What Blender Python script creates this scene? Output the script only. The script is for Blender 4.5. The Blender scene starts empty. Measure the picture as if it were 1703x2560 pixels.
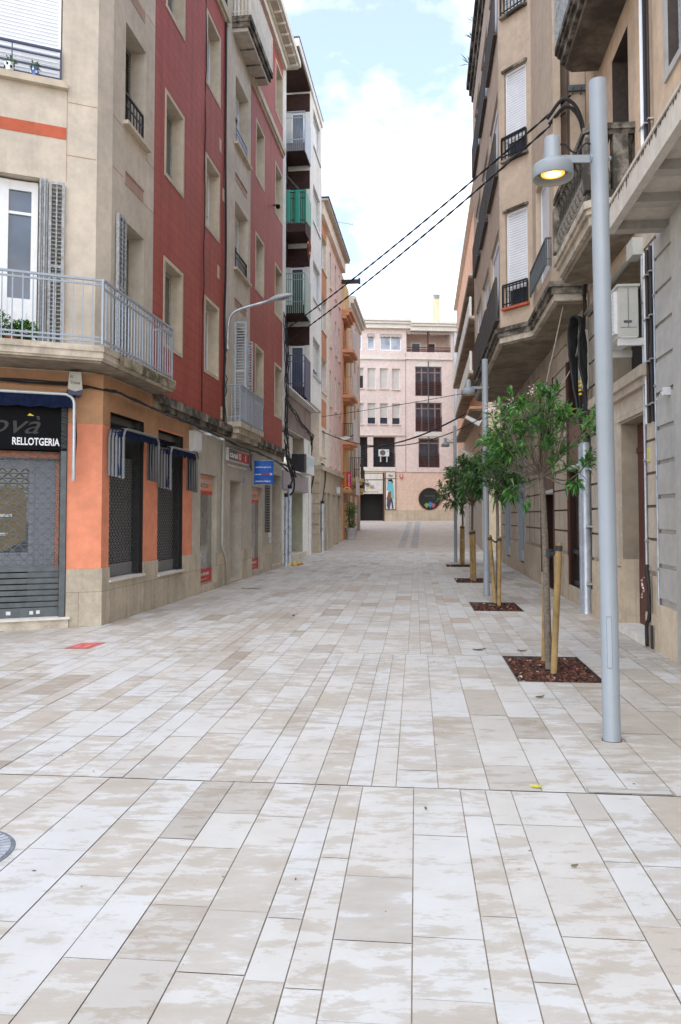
import bpy, math, random
from mathutils import Vector, Matrix
R = math.radians
C = bpy.context.scene.collection
rnd = random.Random(7)
H = 1.6

# ---------------------------------------------------------------- object helpers
def thing(name, label, cat, loc=(0, 0, 0), group=None):
    o = bpy.data.objects.new(name, None); C.objects.link(o)
    o.location = loc; o.empty_display_size = .1
    o['label'] = label; o['category'] = cat
    if group: o['group'] = group
    bpy.context.view_layer.update()
    return o
def tag(o, label, cat, group=None):
    o['label'] = label; o['category'] = cat
    if group: o['group'] = group
    return o
def root_of(o):
    t = Vector((0, 0, 0))
    while o is not None:
        t += o.location; o = o.parent
    return t
def attach(o, parent):
    o.parent = parent
    r = parent
    while r.parent: r = r.parent
    if parent.parent is None:
        o.matrix_parent_inverse = Matrix.Translation(-Vector(parent.location))
    # a mesh child sits at its root's offset already, so sub-parts need no inverse

# ---------------------------------------------------------------- facade frames
class Face:
    """vertical facade: s runs along it, d out from it towards the street, z up"""
    def __init__(self, P0, u, out):
        L = math.hypot(*u); self.P = P0; self.u = (u[0] / L, u[1] / L)
        n = (-self.u[1], self.u[0])
        if n[0] * out[0] + n[1] * out[1] < 0: n = (-n[0], -n[1])
        self.n = n
        self.rs = 1 if (-n[1] * self.u[0] + n[0] * self.u[1]) > 0 else -1   # +1 if s runs to a viewer's right
    def pt(self, s, d, z):
        return (self.P[0] + self.u[0] * s + self.n[0] * d, self.P[1] + self.u[1] * s + self.n[1] * d, z)
    def sub(self, s, d):
        """frame facing back along -s (an end face), starting at s,d and running out along n"""
        p = self.pt(s, d, 0)
        return Face((p[0], p[1]), self.n, (-self.u[0], -self.u[1]))
def between(F, a, b, out):
    p, q = F.pt(a[0], a[1], 0), F.pt(b[0], b[1], 0)
    return Face((p[0], p[1]), (q[0] - p[0], q[1] - p[1]), out), math.dist(p[:2], q[:2])
W = Face((0, 0), (1, 0), (0, -1))          # plain world frame: s = x, d = -y
LF = Face((-3.54, 11.56), (.122, 1), (1, 0))
A1 = Face((-3.54, 11.56), (-1, -.416), (0, -1))
RF = Face((3.76, 8.72), (.105, 1), (-1, 0))
GF = Face((2.7, 66), (1, .08), (0, -1))

# ---------------------------------------------------------------- mesh builder
class MB:
    def __init__(self): self.v = []; self.f = []; self.uv = []; self.mi = []
    def face(self, pts, uv=None, mi=0):
        i = len(self.v); self.v += [tuple(p) for p in pts]; self.f.append(tuple(range(i, i + len(pts))))
        if uv is None:
            uv = [(p[0], p[1]) for p in pts]
        self.uv.append(uv); self.mi.append(mi)
    def box(self, F, s0, s1, d0, d1, z0, z1, mi=0):
        p = F.pt
        A = [p(s0, d0, z0), p(s1, d0, z0), p(s1, d1, z0), p(s0, d1, z0), p(s0, d0, z1), p(s1, d0, z1), p(s1, d1, z1), p(s0, d1, z1)]
        U = lambda *k: [k[i] for i in range(4)]
        S = [(0, 1, 2, 3, 'b'), (4, 5, 6, 7, 'b'), (3, 2, 6, 7, 'f'), (0, 1, 5, 4, 'f'), (0, 3, 7, 4, 's'), (1, 2, 6, 5, 's')]
        co = [(s0, d0, z0), (s1, d0, z0), (s1, d1, z0), (s0, d1, z0), (s0, d0, z1), (s1, d0, z1), (s1, d1, z1), (s0, d1, z1)]
        for a, b, c, d, k in S:
            q = [co[i] for i in (a, b, c, d)]
            uv = [(x[0], x[1]) for x in q] if k == 'b' else [(x[0], x[2]) for x in q] if k == 'f' else [(x[1], x[2]) for x in q]
            self.face([A[i] for i in (a, b, c, d)], uv, mi)
    def prism(self, F, poly, d0, d1, mi=0):
        """polygon in (s,z), extruded from d0 to d1"""
        n = len(poly)
        self.face([F.pt(s, d1, z) for s, z in poly], [(s, z) for s, z in poly], mi)
        self.face([F.pt(s, d0, z) for s, z in reversed(poly)], [(s, z) for s, z in reversed(poly)], mi)
        for i in range(n):
            a, b = poly[i], poly[(i + 1) % n]
            self.face([F.pt(a[0], d0, a[1]), F.pt(b[0], d0, b[1]), F.pt(b[0], d1, b[1]), F.pt(a[0], d1, a[1])], [(d0, a[1]), (d0, b[1]), (d1, b[1]), (d1, a[1])], mi)
    def slab(self, F, poly, z0, z1, mi=0):
        """polygon in (s,d), extruded from z0 to z1"""
        n = len(poly)
        self.face([F.pt(s, d, z1) for s, d in poly], [(s, d) for s, d in poly], mi)
        self.face([F.pt(s, d, z0) for s, d in reversed(poly)], [(s, d) for s, d in reversed(poly)], mi)
        for i in range(n):
            a, b = poly[i], poly[(i + 1) % n]
            l = math.dist(a, b)
            self.face([F.pt(a[0], a[1], z0), F.pt(b[0], b[1], z0), F.pt(b[0], b[1], z1), F.pt(a[0], a[1], z1)], [(0, z0), (l, z0), (l, z1), (0, z1)], mi)
    def tube(self, pts, r, n=8, mi=0, caps=True):
        pts = [Vector(p) for p in pts]; rings = []
        up = Vector((0, 0, 1)); prev = None
        for i, p in enumerate(pts):
            t = (pts[min(i + 1, len(pts) - 1)] - pts[max(i - 1, 0)]).normalized()
            a = t.cross(up)
            if a.length < .05: a = t.cross(Vector((1, 0, 0)))
            a.normalize()
            if prev is not None and a.dot(prev) < 0: a = -a
            prev = a
            b = t.cross(a)
            rr = r[i] if isinstance(r, (list, tuple)) else r
            rings.append([p + (a * math.cos(2 * math.pi * k / n) + b * math.sin(2 * math.pi * k / n)) * rr for k in range(n)])
        base = len(self.v)
        for g in rings: self.v += [tuple(q) for q in g]
        for i in range(len(rings) - 1):
            for k in range(n):
                k2 = (k + 1) % n
                self.f.append((base + i * n + k, base + i * n + k2, base + (i + 1) * n + k2, base + (i + 1) * n + k))
                self.uv.append([(k / n, i), ((k + 1) / n, i), ((k + 1) / n, i + 1), (k / n, i + 1)]); self.mi.append(mi)
        if caps:
            for i in (0, len(rings) - 1):
                self.f.append(tuple(base + i * n + k for k in range(n))); self.uv.append([(0, 0)] * n); self.mi.append(mi)
    def lathe(self, c, prof, n=24, mi=0, close=True):
        base = len(self.v)
        for r, z in prof:
            for k in range(n):
                a = 2 * math.pi * k / n
                self.v.append((c[0] + r * math.cos(a), c[1] + r * math.sin(a), c[2] + z))
        for i in range(len(prof) - 1):
            for k in range(n):
                k2 = (k + 1) % n
                self.f.append((base + i * n + k, base + i * n + k2, base + (i + 1) * n + k2, base + (i + 1) * n + k))
                self.uv.append([(k / n, i)] * 4); self.mi.append(mi)
        if close:
            for i in (0, len(prof) - 1):
                self.f.append(tuple(base + i * n + k for k in range(n))); self.uv.append([(0, 0)] * n); self.mi.append(mi)
    def rail(self, F, s0, s1, d, z0, z1, step=.12, r=.009, mid=(.12,), posts=False):
        """straight railing parallel to F: top bar, lower bar, uprights"""
        self.box(F, s0, s1, d - .018, d + .018, z1 - .03, z1)
        for m in mid: self.box(F, s0, s1, d - .01, d + .01, z0 + m - .012, z0 + m + .012)
        n = max(1, round((s1 - s0) / step))
        for i in range(n + 1):
            s = s0 + (s1 - s0) * i / n; e = r * (1.8 if i in (0, n) else 1)
            self.box(F, s - e, s + e, d - e, d + e, z0, z1 - .03)
    def endrail(self, F, s, d0, d1, z0, z1, step=.12, r=.009, mid=(.12,)):
        self.box(F, s - .018, s + .018, d0, d1, z1 - .03, z1)
        for m in mid: self.box(F, s - .01, s + .01, d0, d1, z0 + m - .012, z0 + m + .012)
        n = max(1, round((d1 - d0) / step))
        for i in range(n + 1):
            d = d0 + (d1 - d0) * i / n
            self.box(F, s - r, s + r, d - r, d + r, z0, z1 - .03)
    def build(self, name, mat, parent=None, smooth=False):
        me = bpy.data.meshes.new(name); me.from_pydata(self.v, [], self.f)
        l = me.uv_layers.new(name='UVMap'); flat = [c for f in self.uv for p in f for c in p]
        l.data.foreach_set('uv', flat)
        mats = mat if isinstance(mat, (list, tuple)) else [mat]
        for m in mats: me.materials.append(m)
        me.polygons.foreach_set('material_index', self.mi)
        if smooth: me.polygons.foreach_set('use_smooth', [True] * len(self.f))
        me.update()
        o = bpy.data.objects.new(name, me); C.objects.link(o)
        if parent is not None: attach(o, parent)
        return o

def wall(mb, F, s0, s1, z0, z1, ops=(), d=0, reveal=.3, mi=0, rmi=1, back=True):
    """facade sheet with openings (s0,s1,z0,z1[,depth]); reveals are real"""
    S = sorted({s0, s1, *[min(max(v, s0), s1) for o in ops for v in o[:2]]}); Z = sorted({z0, z1, *[min(max(v, z0), z1) for o in ops for v in o[2:4]]})
    for i in range(len(S) - 1):
        for j in range(len(Z) - 1):
            cs, cz = (S[i] + S[i + 1]) / 2, (Z[j] + Z[j + 1]) / 2
            if any(o[0] < cs < o[1] and o[2] < cz < o[3] for o in ops): continue
            a, b, c, e = S[i], S[i + 1], Z[j], Z[j + 1]
            mb.face([F.pt(a, d, c), F.pt(b, d, c), F.pt(b, d, e), F.pt(a, d, e)], [(a, c), (b, c), (b, e), (a, e)], mi)
    for o in ops:
        a, b, c, e = o[:4]; r = o[4] if len(o) > 4 else reveal; b0 = d - r
        mb.face([F.pt(a, d, c), F.pt(a, b0, c), F.pt(a, b0, e), F.pt(a, d, e)], [(0, c), (r, c), (r, e), (0, e)], rmi)
        mb.face([F.pt(b, d, c), F.pt(b, b0, c), F.pt(b, b0, e), F.pt(b, d, e)], [(0, c), (r, c), (r, e), (0, e)], rmi)
        mb.face([F.pt(a, d, c), F.pt(b, d, c), F.pt(b, b0, c), F.pt(a, b0, c)], [(a, 0), (b, 0), (b, r), (a, r)], rmi)
        mb.face([F.pt(a, d, e), F.pt(b, d, e), F.pt(b, b0, e), F.pt(a, b0, e)], [(a, 0), (b, 0), (b, r), (a, r)], rmi)
        if back: mb.face([F.pt(a, b0, c), F.pt(b, b0, c), F.pt(b, b0, e), F.pt(a, b0, e)], [(a, c), (b, c), (b, e), (a, e)], rmi)
def mass(mb, F, s0, s1, z0, z1, d0=-.62, d1=-7, mi=0):
    mb.box(F, s0, s1, d1, d0, z0, z1, mi)
    mb.box(F, s0, s1, d0, -.001 if d0 < -.01 else d0, z1 - .05, z1, mi)

def multi(name, mat, parent, boxes):
    for F, *b in boxes:
        q = MB(); q.box(F, *b); q.build(name, mat, parent)

# ---------------------------------------------------------------- materials
def newmat(name):
    m = bpy.data.materials.new(name); m.use_nodes = True
    nt = m.node_tree; b = nt.nodes['Principled BSDF']
    return m, nt, b
def N(nt, t, **k):
    n = nt.nodes.new(t)
    for a, v in k.items():
        if a in n.bl_rna.properties: setattr(n, a, v)
        else: n.inputs[a].default_value = v
    return n
def ramp(nt, fac, stops, interp='LINEAR'):
    n = nt.nodes.new('ShaderNodeValToRGB'); n.color_ramp.interpolation = interp
    e = n.color_ramp.elements
    while len(e) < len(stops): e.new(.5)
    for i, (p, c) in enumerate(stops):
        e[i].position = p; e[i].color = (*c, 1) if len(c) == 3 else c
    nt.links.new(fac, n.inputs[0]); return n
def mixc(nt, fac, a, b, mode='MIX'):
    n = nt.nodes.new('ShaderNodeMix'); n.data_type = 'RGBA'; n.blend_type = mode
    for sock, v in ((n.inputs[0], fac), (n.inputs[6], a), (n.inputs[7], b)):
        if hasattr(v, 'links') or hasattr(v, 'is_linked'): nt.links.new(v, sock)
        elif isinstance(v, (int, float)): sock.default_value = v
        else: sock.default_value = (*v, 1)
    return n.outputs[2]
def coords(nt, scale=(1, 1, 1), kind='Object'):
    t = nt.nodes.new('ShaderNodeTexCoord'); m = nt.nodes.new('ShaderNodeMapping'); m.inputs['Scale'].default_value = scale
    nt.links.new(t.outputs[kind], m.inputs[0]); return m.outputs[0]
def noise(nt, vec, scale, detail=4, rough=.55):
    n = N(nt, 'ShaderNodeTexNoise', Scale=scale, Detail=detail, Roughness=rough); nt.links.new(vec, n.inputs['Vector']); return n.outputs[0]
def bump(nt, b, h, strength=.2, dist=.01):
    n = N(nt, 'ShaderNodeBump', Strength=strength, Distance=dist); nt.links.new(h, n.inputs['Height']); nt.links.new(n.outputs[0], b.inputs['Normal'])

def plaster(name, col, var=.12, dirt=(.1, .085, .07), dirtamt=.35, rough=.9, bs=.25, fine=60, warm=None):
    """rendered wall: broad tone changes, vertical weather streaks, grain"""
    m, nt, b = newmat(name)
    v = coords(nt); n1 = noise(nt, v, .9, 5)
    c1 = tuple(max(0, c * (1 - var)) for c in col); c2 = tuple(min(1, c * (1 + var)) for c in col)
    r1 = ramp(nt, n1, [(.3, c1), (.7, c2)])
    vs = coords(nt, (3.2, 3.2, .22)); n2 = noise(nt, vs, 1.6, 6, .65)
    r2 = ramp(nt, n2, [(.52, (0, 0, 0)), (.78, (dirtamt,) * 3)])
    c = mixc(nt, r2.outputs[0], r1.outputs[0], dirt)
    n4 = noise(nt, v, 5, 6, .7); r4 = ramp(nt, n4, [(.35, (.86, .86, .86)), (.65, (1.06, 1.05, 1.04))])
    c = mixc(nt, 1.0, c, r4.outputs[0], 'MULTIPLY')
    nt.links.new(c, b.inputs['Base Color']); b.inputs['Roughness'].default_value = rough
    b.inputs['Specular IOR Level'].default_value = .25
    n3 = noise(nt, v, fine, 3); bump(nt, b, n3, bs, .006)
    return m
def plain(name, col, rough=.6, metal=0, var=.08, scale=14, spec=.4, bs=0):
    m, nt, b = newmat(name)
    v = coords(nt); n1 = noise(nt, v, scale, 4)
    r = ramp(nt, n1, [(.3, tuple(c * (1 - var) for c in col)), (.7, tuple(min(1, c * (1 + var)) for c in col))])
    nt.links.new(r.outputs[0], b.inputs['Base Color'])
    b.inputs['Roughness'].default_value = rough; b.inputs['Metallic'].default_value = metal
    b.inputs['Specular IOR Level'].default_value = spec
    if bs: bump(nt, b, n1, bs, .01)
    return m
def glassy(name, col, rough=.04, ior=1.6, var=.4):
    m, nt, b = newmat(name)
    v = coords(nt); n1 = noise(nt, v, 1.3, 3)
    r = ramp(nt, n1, [(.35, tuple(c * (1 - var) for c in col)), (.65, tuple(c * (1 + var) for c in col))])
    nt.links.new(r.outputs[0], b.inputs['Base Color'])
    b.inputs['Roughness'].default_value = rough; b.inputs['IOR'].default_value = ior
    b.inputs['Specular IOR Level'].default_value = .6
    n2 = noise(nt, v, .7, 2); bump(nt, b, n2, .05, .02)
    return m
def slatted(name, col, gap, pitch, rough=.5, axis=1, sharp=.8, bstr=.6):
    """roller shutter / lath: horizontal slats from the facade's own z coordinate"""
    m, nt, b = newmat(name)
    t = nt.nodes.new('ShaderNodeTexCoord'); sp = nt.nodes.new('ShaderNodeSeparateXYZ'); nt.links.new(t.outputs['UV'], sp.inputs[0])
    mul = N(nt, 'ShaderNodeMath', operation='DIVIDE'); nt.links.new(sp.outputs[axis], mul.inputs[0]); mul.inputs[1].default_value = pitch
    fr = N(nt, 'ShaderNodeMath', operation='FRACT'); nt.links.new(mul.outputs[0], fr.inputs[0])
    r = ramp(nt, fr.outputs[0], [(0, gap), (.12, gap), (.26, col), (.9, col), (1, gap)])
    hgt = ramp(nt, fr.outputs[0], [(0, (0,) * 3), (.1, (.1,) * 3), (.45, (1,) * 3), (1, (.7,) * 3)])
    v = coords(nt); n1 = noise(nt, v, 3, 5); rr = ramp(nt, n1, [(.3, (.9, .9, .9)), (.7, (1.04, 1.04, 1.04))])
    c = mixc(nt, 1.0, r.outputs[0], rr.outputs[0], 'MULTIPLY')
    nt.links.new(c, b.inputs['Base Color']); b.inputs['Roughness'].default_value = rough
    bump(nt, b, hgt.outputs[0], bstr, pitch * .3)
    return m
def tiled(name, col, mortar, w, h, var=.1, msize=.01, rough=.8, offs=.5, bs=.3, dirt=.25):
    m, nt, b = newmat(name)
    t = nt.nodes.new('ShaderNodeTexCoord')
    br = N(nt, 'ShaderNodeTexBrick', Scale=1.0); br.offset = offs
    br.inputs['Mortar Size'].default_value = msize; br.inputs['Brick Width'].default_value = w; br.inputs['Row Height'].default_value = h
    br.inputs['Color1'].default_value = (*[c * (1 - var) for c in col], 1); br.inputs['Color2'].default_value = (*[min(1, c * (1 + var)) for c in col], 1)
    br.inputs['Mortar'].default_value = (*mortar, 1); br.inputs['Mortar Smooth'].default_value = .3
    nt.links.new(t.outputs['UV'], br.inputs['Vector'])
    v = coords(nt); n1 = noise(nt, v, 1.2, 6, .65); r = ramp(nt, n1, [(.3, (1 - dirt,) * 3), (.7, (1.05,) * 3)])
    n5 = noise(nt, v, 14, 5, .7); r5 = ramp(nt, n5, [(.35, (.88,) * 3), (.65, (1.05,) * 3)])
    c = mixc(nt, 1.0, br.outputs[0], r.outputs[0], 'MULTIPLY'); c = mixc(nt, 1.0, c, r5.outputs[0], 'MULTIPLY')
    n6 = noise(nt, coords(nt, (2.6, 2.6, .16)), 1.7, 7, .68); r6 = ramp(nt, n6, [(.32, (.82,) * 3), (.5, (1,) * 3), (.72, (1.1, 1.09, 1.08))]); c = mixc(nt, 1.0, c, r6.outputs[0], 'MULTIPLY')
    nt.links.new(c, b.inputs['Base Color']); b.inputs['Roughness'].default_value = rough; b.inputs['Specular IOR Level'].default_value = .3
    inv = N(nt, 'ShaderNodeMath', operation='SUBTRACT'); inv.inputs[0].default_value = 1; nt.links.new(br.outputs[1], inv.inputs[1])
    bump(nt, b, inv.outputs[0], bs, .006)
    return m
def islands(name, stops, rough=.7, interp='LINEAR', trans=0):
    m, nt, b = newmat(name)
    g = nt.nodes.new('ShaderNodeNewGeometry'); r = ramp(nt, g.outputs['Random Per Island'], stops, interp)
    nt.links.new(r.outputs[0], b.inputs['Base Color']); b.inputs['Roughness'].default_value = rough
    if trans:
        tr = nt.nodes.new('ShaderNodeBsdfTranslucent'); mx = nt.nodes.new('ShaderNodeMixShader'); mx.inputs[0].default_value = trans
        br = mixc(nt, 1.0, r.outputs[0], (1.3, 1.6, .6), 'MULTIPLY'); nt.links.new(br, tr.inputs[0])
        nt.links.new(b.outputs[0], mx.inputs[1]); nt.links.new(tr.outputs[0], mx.inputs[2])
        nt.links.new(mx.outputs[0], nt.nodes['Material Output'].inputs[0])
    return m
def emit(name, col, st):
    m, nt, b = newmat(name); b.inputs['Base Color'].default_value = (*col, 1)
    b.inputs['Emission Color'].default_value = (*col, 1); b.inputs['Emission Strength'].default_value = st; return m

def stained(name, col, stain, amt=.8, scale=1.6, thr=.5, rough=.9):
    """old concrete / stone with dark mould patches of their own shape"""
    m, nt, b = newmat(name); v = coords(nt)
    n1 = noise(nt, v, scale, 8, .7); r1 = ramp(nt, n1, [(thr - .06, (0,) * 3), (thr + .12, (amt,) * 3)])
    n2 = noise(nt, v, 7, 5); r2 = ramp(nt, n2, [(.3, tuple(c * .8 for c in col)), (.7, tuple(min(1, c * 1.15) for c in col))])
    c = mixc(nt, r1.outputs[0], r2.outputs[0], stain)
    nt.links.new(c, b.inputs['Base Color']); b.inputs['Roughness'].default_value = rough; b.inputs['Specular IOR Level'].default_value = .2
    bump(nt, b, n2, .4, .01); return m

M = {}
M['beige'] = plaster('beige render', (.60, .525, .425), dirtamt=.28, dirt=(.30, .25, .19))
M['stone_beige'] = plaster('beige stone trim', (.58, .50, .38), dirtamt=.3, dirt=(.25, .2, .15))
M['tan'] = plaster('tan render', (.52, .29, .16), dirtamt=.3, dirt=(.3, .18, .1))
M['orange'] = plaster('orange paint', (.80, .30, .175), var=.10, dirtamt=.28, dirt=(.45, .2, .13), bs=.12)
M['plinth'] = tiled('plinth stone', (.68, .59, .45), (.33, .26, .18), .62, .5, .1, .004, dirt=.35)
M['grey_render'] = plaster('grey render', (.52, .475, .395), dirtamt=.25, dirt=(.3, .26, .2))
M['redtile'] = tiled('red facade tiles', (.40, .080, .055), (.26, .057, .042), .34, .2, .05, .009, .62, 0, .25, .16)
M['rosso'] = plaster('red band', (.52, .13, .07), var=.15)
M['rose_faded'] = plaster('faded rose band', (.46, .31, .24), var=.15)
M['dark'] = plain('dark interior', (.022, .02, .019), .8)
M['darkwood'] = plain('dark wood', (.035, .018, .013), .45)
M['mauve'] = plain('mauve metal', (.26, .19, .19), .5)
M['redwood'] = plain('red brown wood', (.085, .028, .02), .5)
M['white'] = plain('white paint', (.80, .80, .80), .45, var=.03)
M['greywood'] = plain('weathered grey wood', (.36, .37, .37), .75, var=.35, scale=22, bs=.3)
M['bluegrey'] = plain('blue grey louvre paint', (.42, .46, .49), .6, var=.12)
M['glass'] = glassy('window glass', (.035, .045, .06))
M['glass_blue'] = glassy('blue curtain glass', (.05, .075, .115))
M['glass_pale'] = glassy('curtained glass', (.30, .33, .38))
M['shopglass'] = glassy('shop glass', (.17, .17, .15), .02, 2.4)  # base grey lightened to stand in for the reflected street
M['roller_white'] = slatted('white roller shutter', (.80, .81, .83), (.45, .46, .48), .055)
M['roller_cream'] = slatted('cream roller shutter', (.70, .68, .62), (.4, .38, .34), .06)
M['roller_green'] = slatted('grey green roller shutter', (.20, .20, .16), (.05, .05, .04), .05)
M['iron'] = plain('black iron', (.03, .03, .033), .5, .3)
M['railgrey'] = plain('blue grey rail paint', (.33, .37, .42), .5)
M['railblue'] = plain('dark blue rail paint', (.06, .07, .12), .5)
M['pole'] = plain('pale blue grey lacquer', (.265, .288, .302), .42, 0, .04, 5, .5)
M['railbrown'] = plain('weathered brown iron', (.075, .065, .058), .7, var=.3)
M['galv'] = plain('galvanised steel', (.46, .49, .52), .42, .55, .2, 9)
M['galvdark'] = plain('dull shutter steel', (.115, .13, .135), .5, .4, .2, 9)
M['cable'] = plain('black cable', (.02, .02, .022), .6)
M['cable_pale'] = plain('pale cable', (.5, .45, .36), .6)
M['oldstone'] = stained('mouldy balcony stone', (.36, .32, .26), (.05, .044, .035), .94, 2.6, .42)
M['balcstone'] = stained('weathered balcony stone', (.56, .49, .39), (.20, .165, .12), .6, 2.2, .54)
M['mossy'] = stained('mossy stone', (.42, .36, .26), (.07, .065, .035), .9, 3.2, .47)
M['soffit'] = stained('shaded stained soffit', (.30, .25, .19), (.15, .12, .09), .8, 1.4, .5)  # underside shade put into the base colour, stain patches over it
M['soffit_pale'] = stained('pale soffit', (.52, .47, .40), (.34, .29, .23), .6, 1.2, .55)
M['navy'] = plain('navy awning cloth', (.010, .017, .048), .85, 0, .3, 14, .1)
M['awnbar'] = plain('dull awning bar', (.19, .19, .185), .6, 0)
M['alu'] = plain('aluminium', (.60, .62, .63), .4, .4)
M['signblack'] = plain('black sign', (.005, .005, .006), .6, 0, .3, 3, .1)
M['white_ink'] = plain('white lettering', (.85, .85, .85), .5, var=.02)
M['grey_ink'] = plain('grey lettering', (.03, .03, .03), .5)
M['dark_ink'] = plain('dark lettering', (.03, .03, .05), .5)
M['red_ink'] = plain('red print', (.55, .05, .04), .5)
M['coral'] = plain('coral print', (.78, .30, .17), .5)
M['yellow'] = plain('yellow print', (.85, .60, .04), .5)
M['magenta'] = plain('magenta print', (.50, .02, .07), .5)
M['blueflag'] = plain('blue banner', (.012, .11, .48), .5, 0, .3, 4)
M['door_grey'] = slatted('grey boarded shopfront', (.36, .38, .43), (.26, .28, .32), .1, axis=0)
M['paper'] = plain('brown paper', (.23, .175, .095), .8, 0, .12, 5)
M['wallwhite'] = plaster('off white render', (.72, .70, .66), var=.06, dirtamt=.15, dirt=(.4, .36, .3))
M['browntile'] = tiled('brown glazed tiles', (.055, .026, .022), (.035, .02, .016), .2, .1, .2, .006)
M['brownstone'] = plaster('brown stone fascia', (.25, .20, .18), var=.2)
M['pink'] = plaster('pink render', (.82, .59, .51), var=.06, dirtamt=.12, dirt=(.4, .28, .2))
M['orange_panel'] = plaster('terracotta panel', (.55, .25, .14), var=.15)
M['cream'] = plaster('cream render', (.78, .67, .55), var=.06, dirtamt=.15)
M['yellowwall'] = plaster('yellow render', (.80, .58, .27), var=.08, dirtamt=.1)
M['orangewall'] = plaster('terracotta render', (.76, .38, .22), var=.08, dirtamt=.1)
M['gpink'] = plaster('pale rose render', (.74, .625, .565), var=.05, dirtamt=.14, dirt=(.45, .32, .24))
M['gpeach'] = plaster('peach render', (.75, .56, .44), var=.04, dirtamt=.1, dirt=(.45, .32, .24))
M['gstone'] = tiled('far plinth stone', (.62, .52, .38), (.5, .42, .3), .9, .6, .04, .004)
M['cornice'] = plaster('pale cornice', (.72, .69, .62), var=.05, dirtamt=.25, dirt=(.4, .36, .3))
M['bay'] = plaster('tan bay render', (.565, .45, .34), var=.07, dirtamt=.35, dirt=(.30, .22, .15))
M['tanwall'] = plaster('ochre render', (.60, .45, .32), var=.13, dirtamt=.42, dirt=(.28, .19, .12))
M['rust'] = tiled('rusticated stone', (.58, .495, .395), (.40, .32, .24), .82, 3.0, .07, .004, dirt=.3)
M['greystone'] = plaster('grey painted stone', (.44, .428, .40), var=.07, dirtamt=.25, dirt=(.25, .22, .18))
M['groove'] = plain('groove', (.16, .125, .09), .9)
M['rosewall'] = plaster('brick pink render', (.58, .33, .22), var=.1)
M['palewall'] = plaster('pale ochre wall', (.72, .60, .42), var=.06)
M['acwhite'] = plain('off white metal', (.50, .49, .44), .5, 0, .05)
M['plastic'] = plain('white plastic', (.66, .66, .64), .5, 0, .05)
M['pot'] = plain('stone pot', (.42, .42, .41), .8, 0, .2)
M['bark'] = plain('grey bark', (.155, .125, .095), .9, 0, .35, 40, bs=.5)
M['stake'] = plain('treated pine', (.265, .172, .068), .8, 0, .3, 9, bs=.2)
M['strap'] = plain('black strap', (.03, .03, .03), .6)
M['steel'] = plain('weathered steel edge', (.10, .09, .085), .6, .4)
M['greencloth'] = slatted('green mesh cloth', (.005, .24, .16), (.004, .17, .11), .09, axis=0, bstr=.2)
M['greenrail'] = plain('grey green steel', (.20, .28, .25), .5)
M['leaf'] = islands('leaves', [(0, (.022, .066, .022)), (.45, (.055, .16, .042)), (.8, (.105, .25, .06)), (1, (.22, .36, .10))], .38, trans=.3)
M['leaf_dark'] = islands('darker leaves', [(0, (.026, .07, .028)), (.5, (.065, .15, .05)), (.85, (.11, .22, .075)), (1, (.18, .29, .11))], .42, trans=.3)
M['petal'] = plain('pale pink petals', (.80, .60, .60), .6)
M['soil'] = plain('dark mulch bed', (.035, .018, .012), .95, 0, .4, 30, bs=.8)
M['chips'] = islands('bark chips', [(0, (.018, .008, .006)), (.45, (.065, .022, .013)), (.8, (.13, .045, .022)), (.97, (.24, .10, .045)), (1, (.62, .52, .42))], .85)
M['terracotta'] = plain('terracotta edge', (.45, .16, .08), .7)
SKY, CLOUD, SUN, SUNANG, EXPO = .15, 1.4, .8, 60, 1.2
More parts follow.
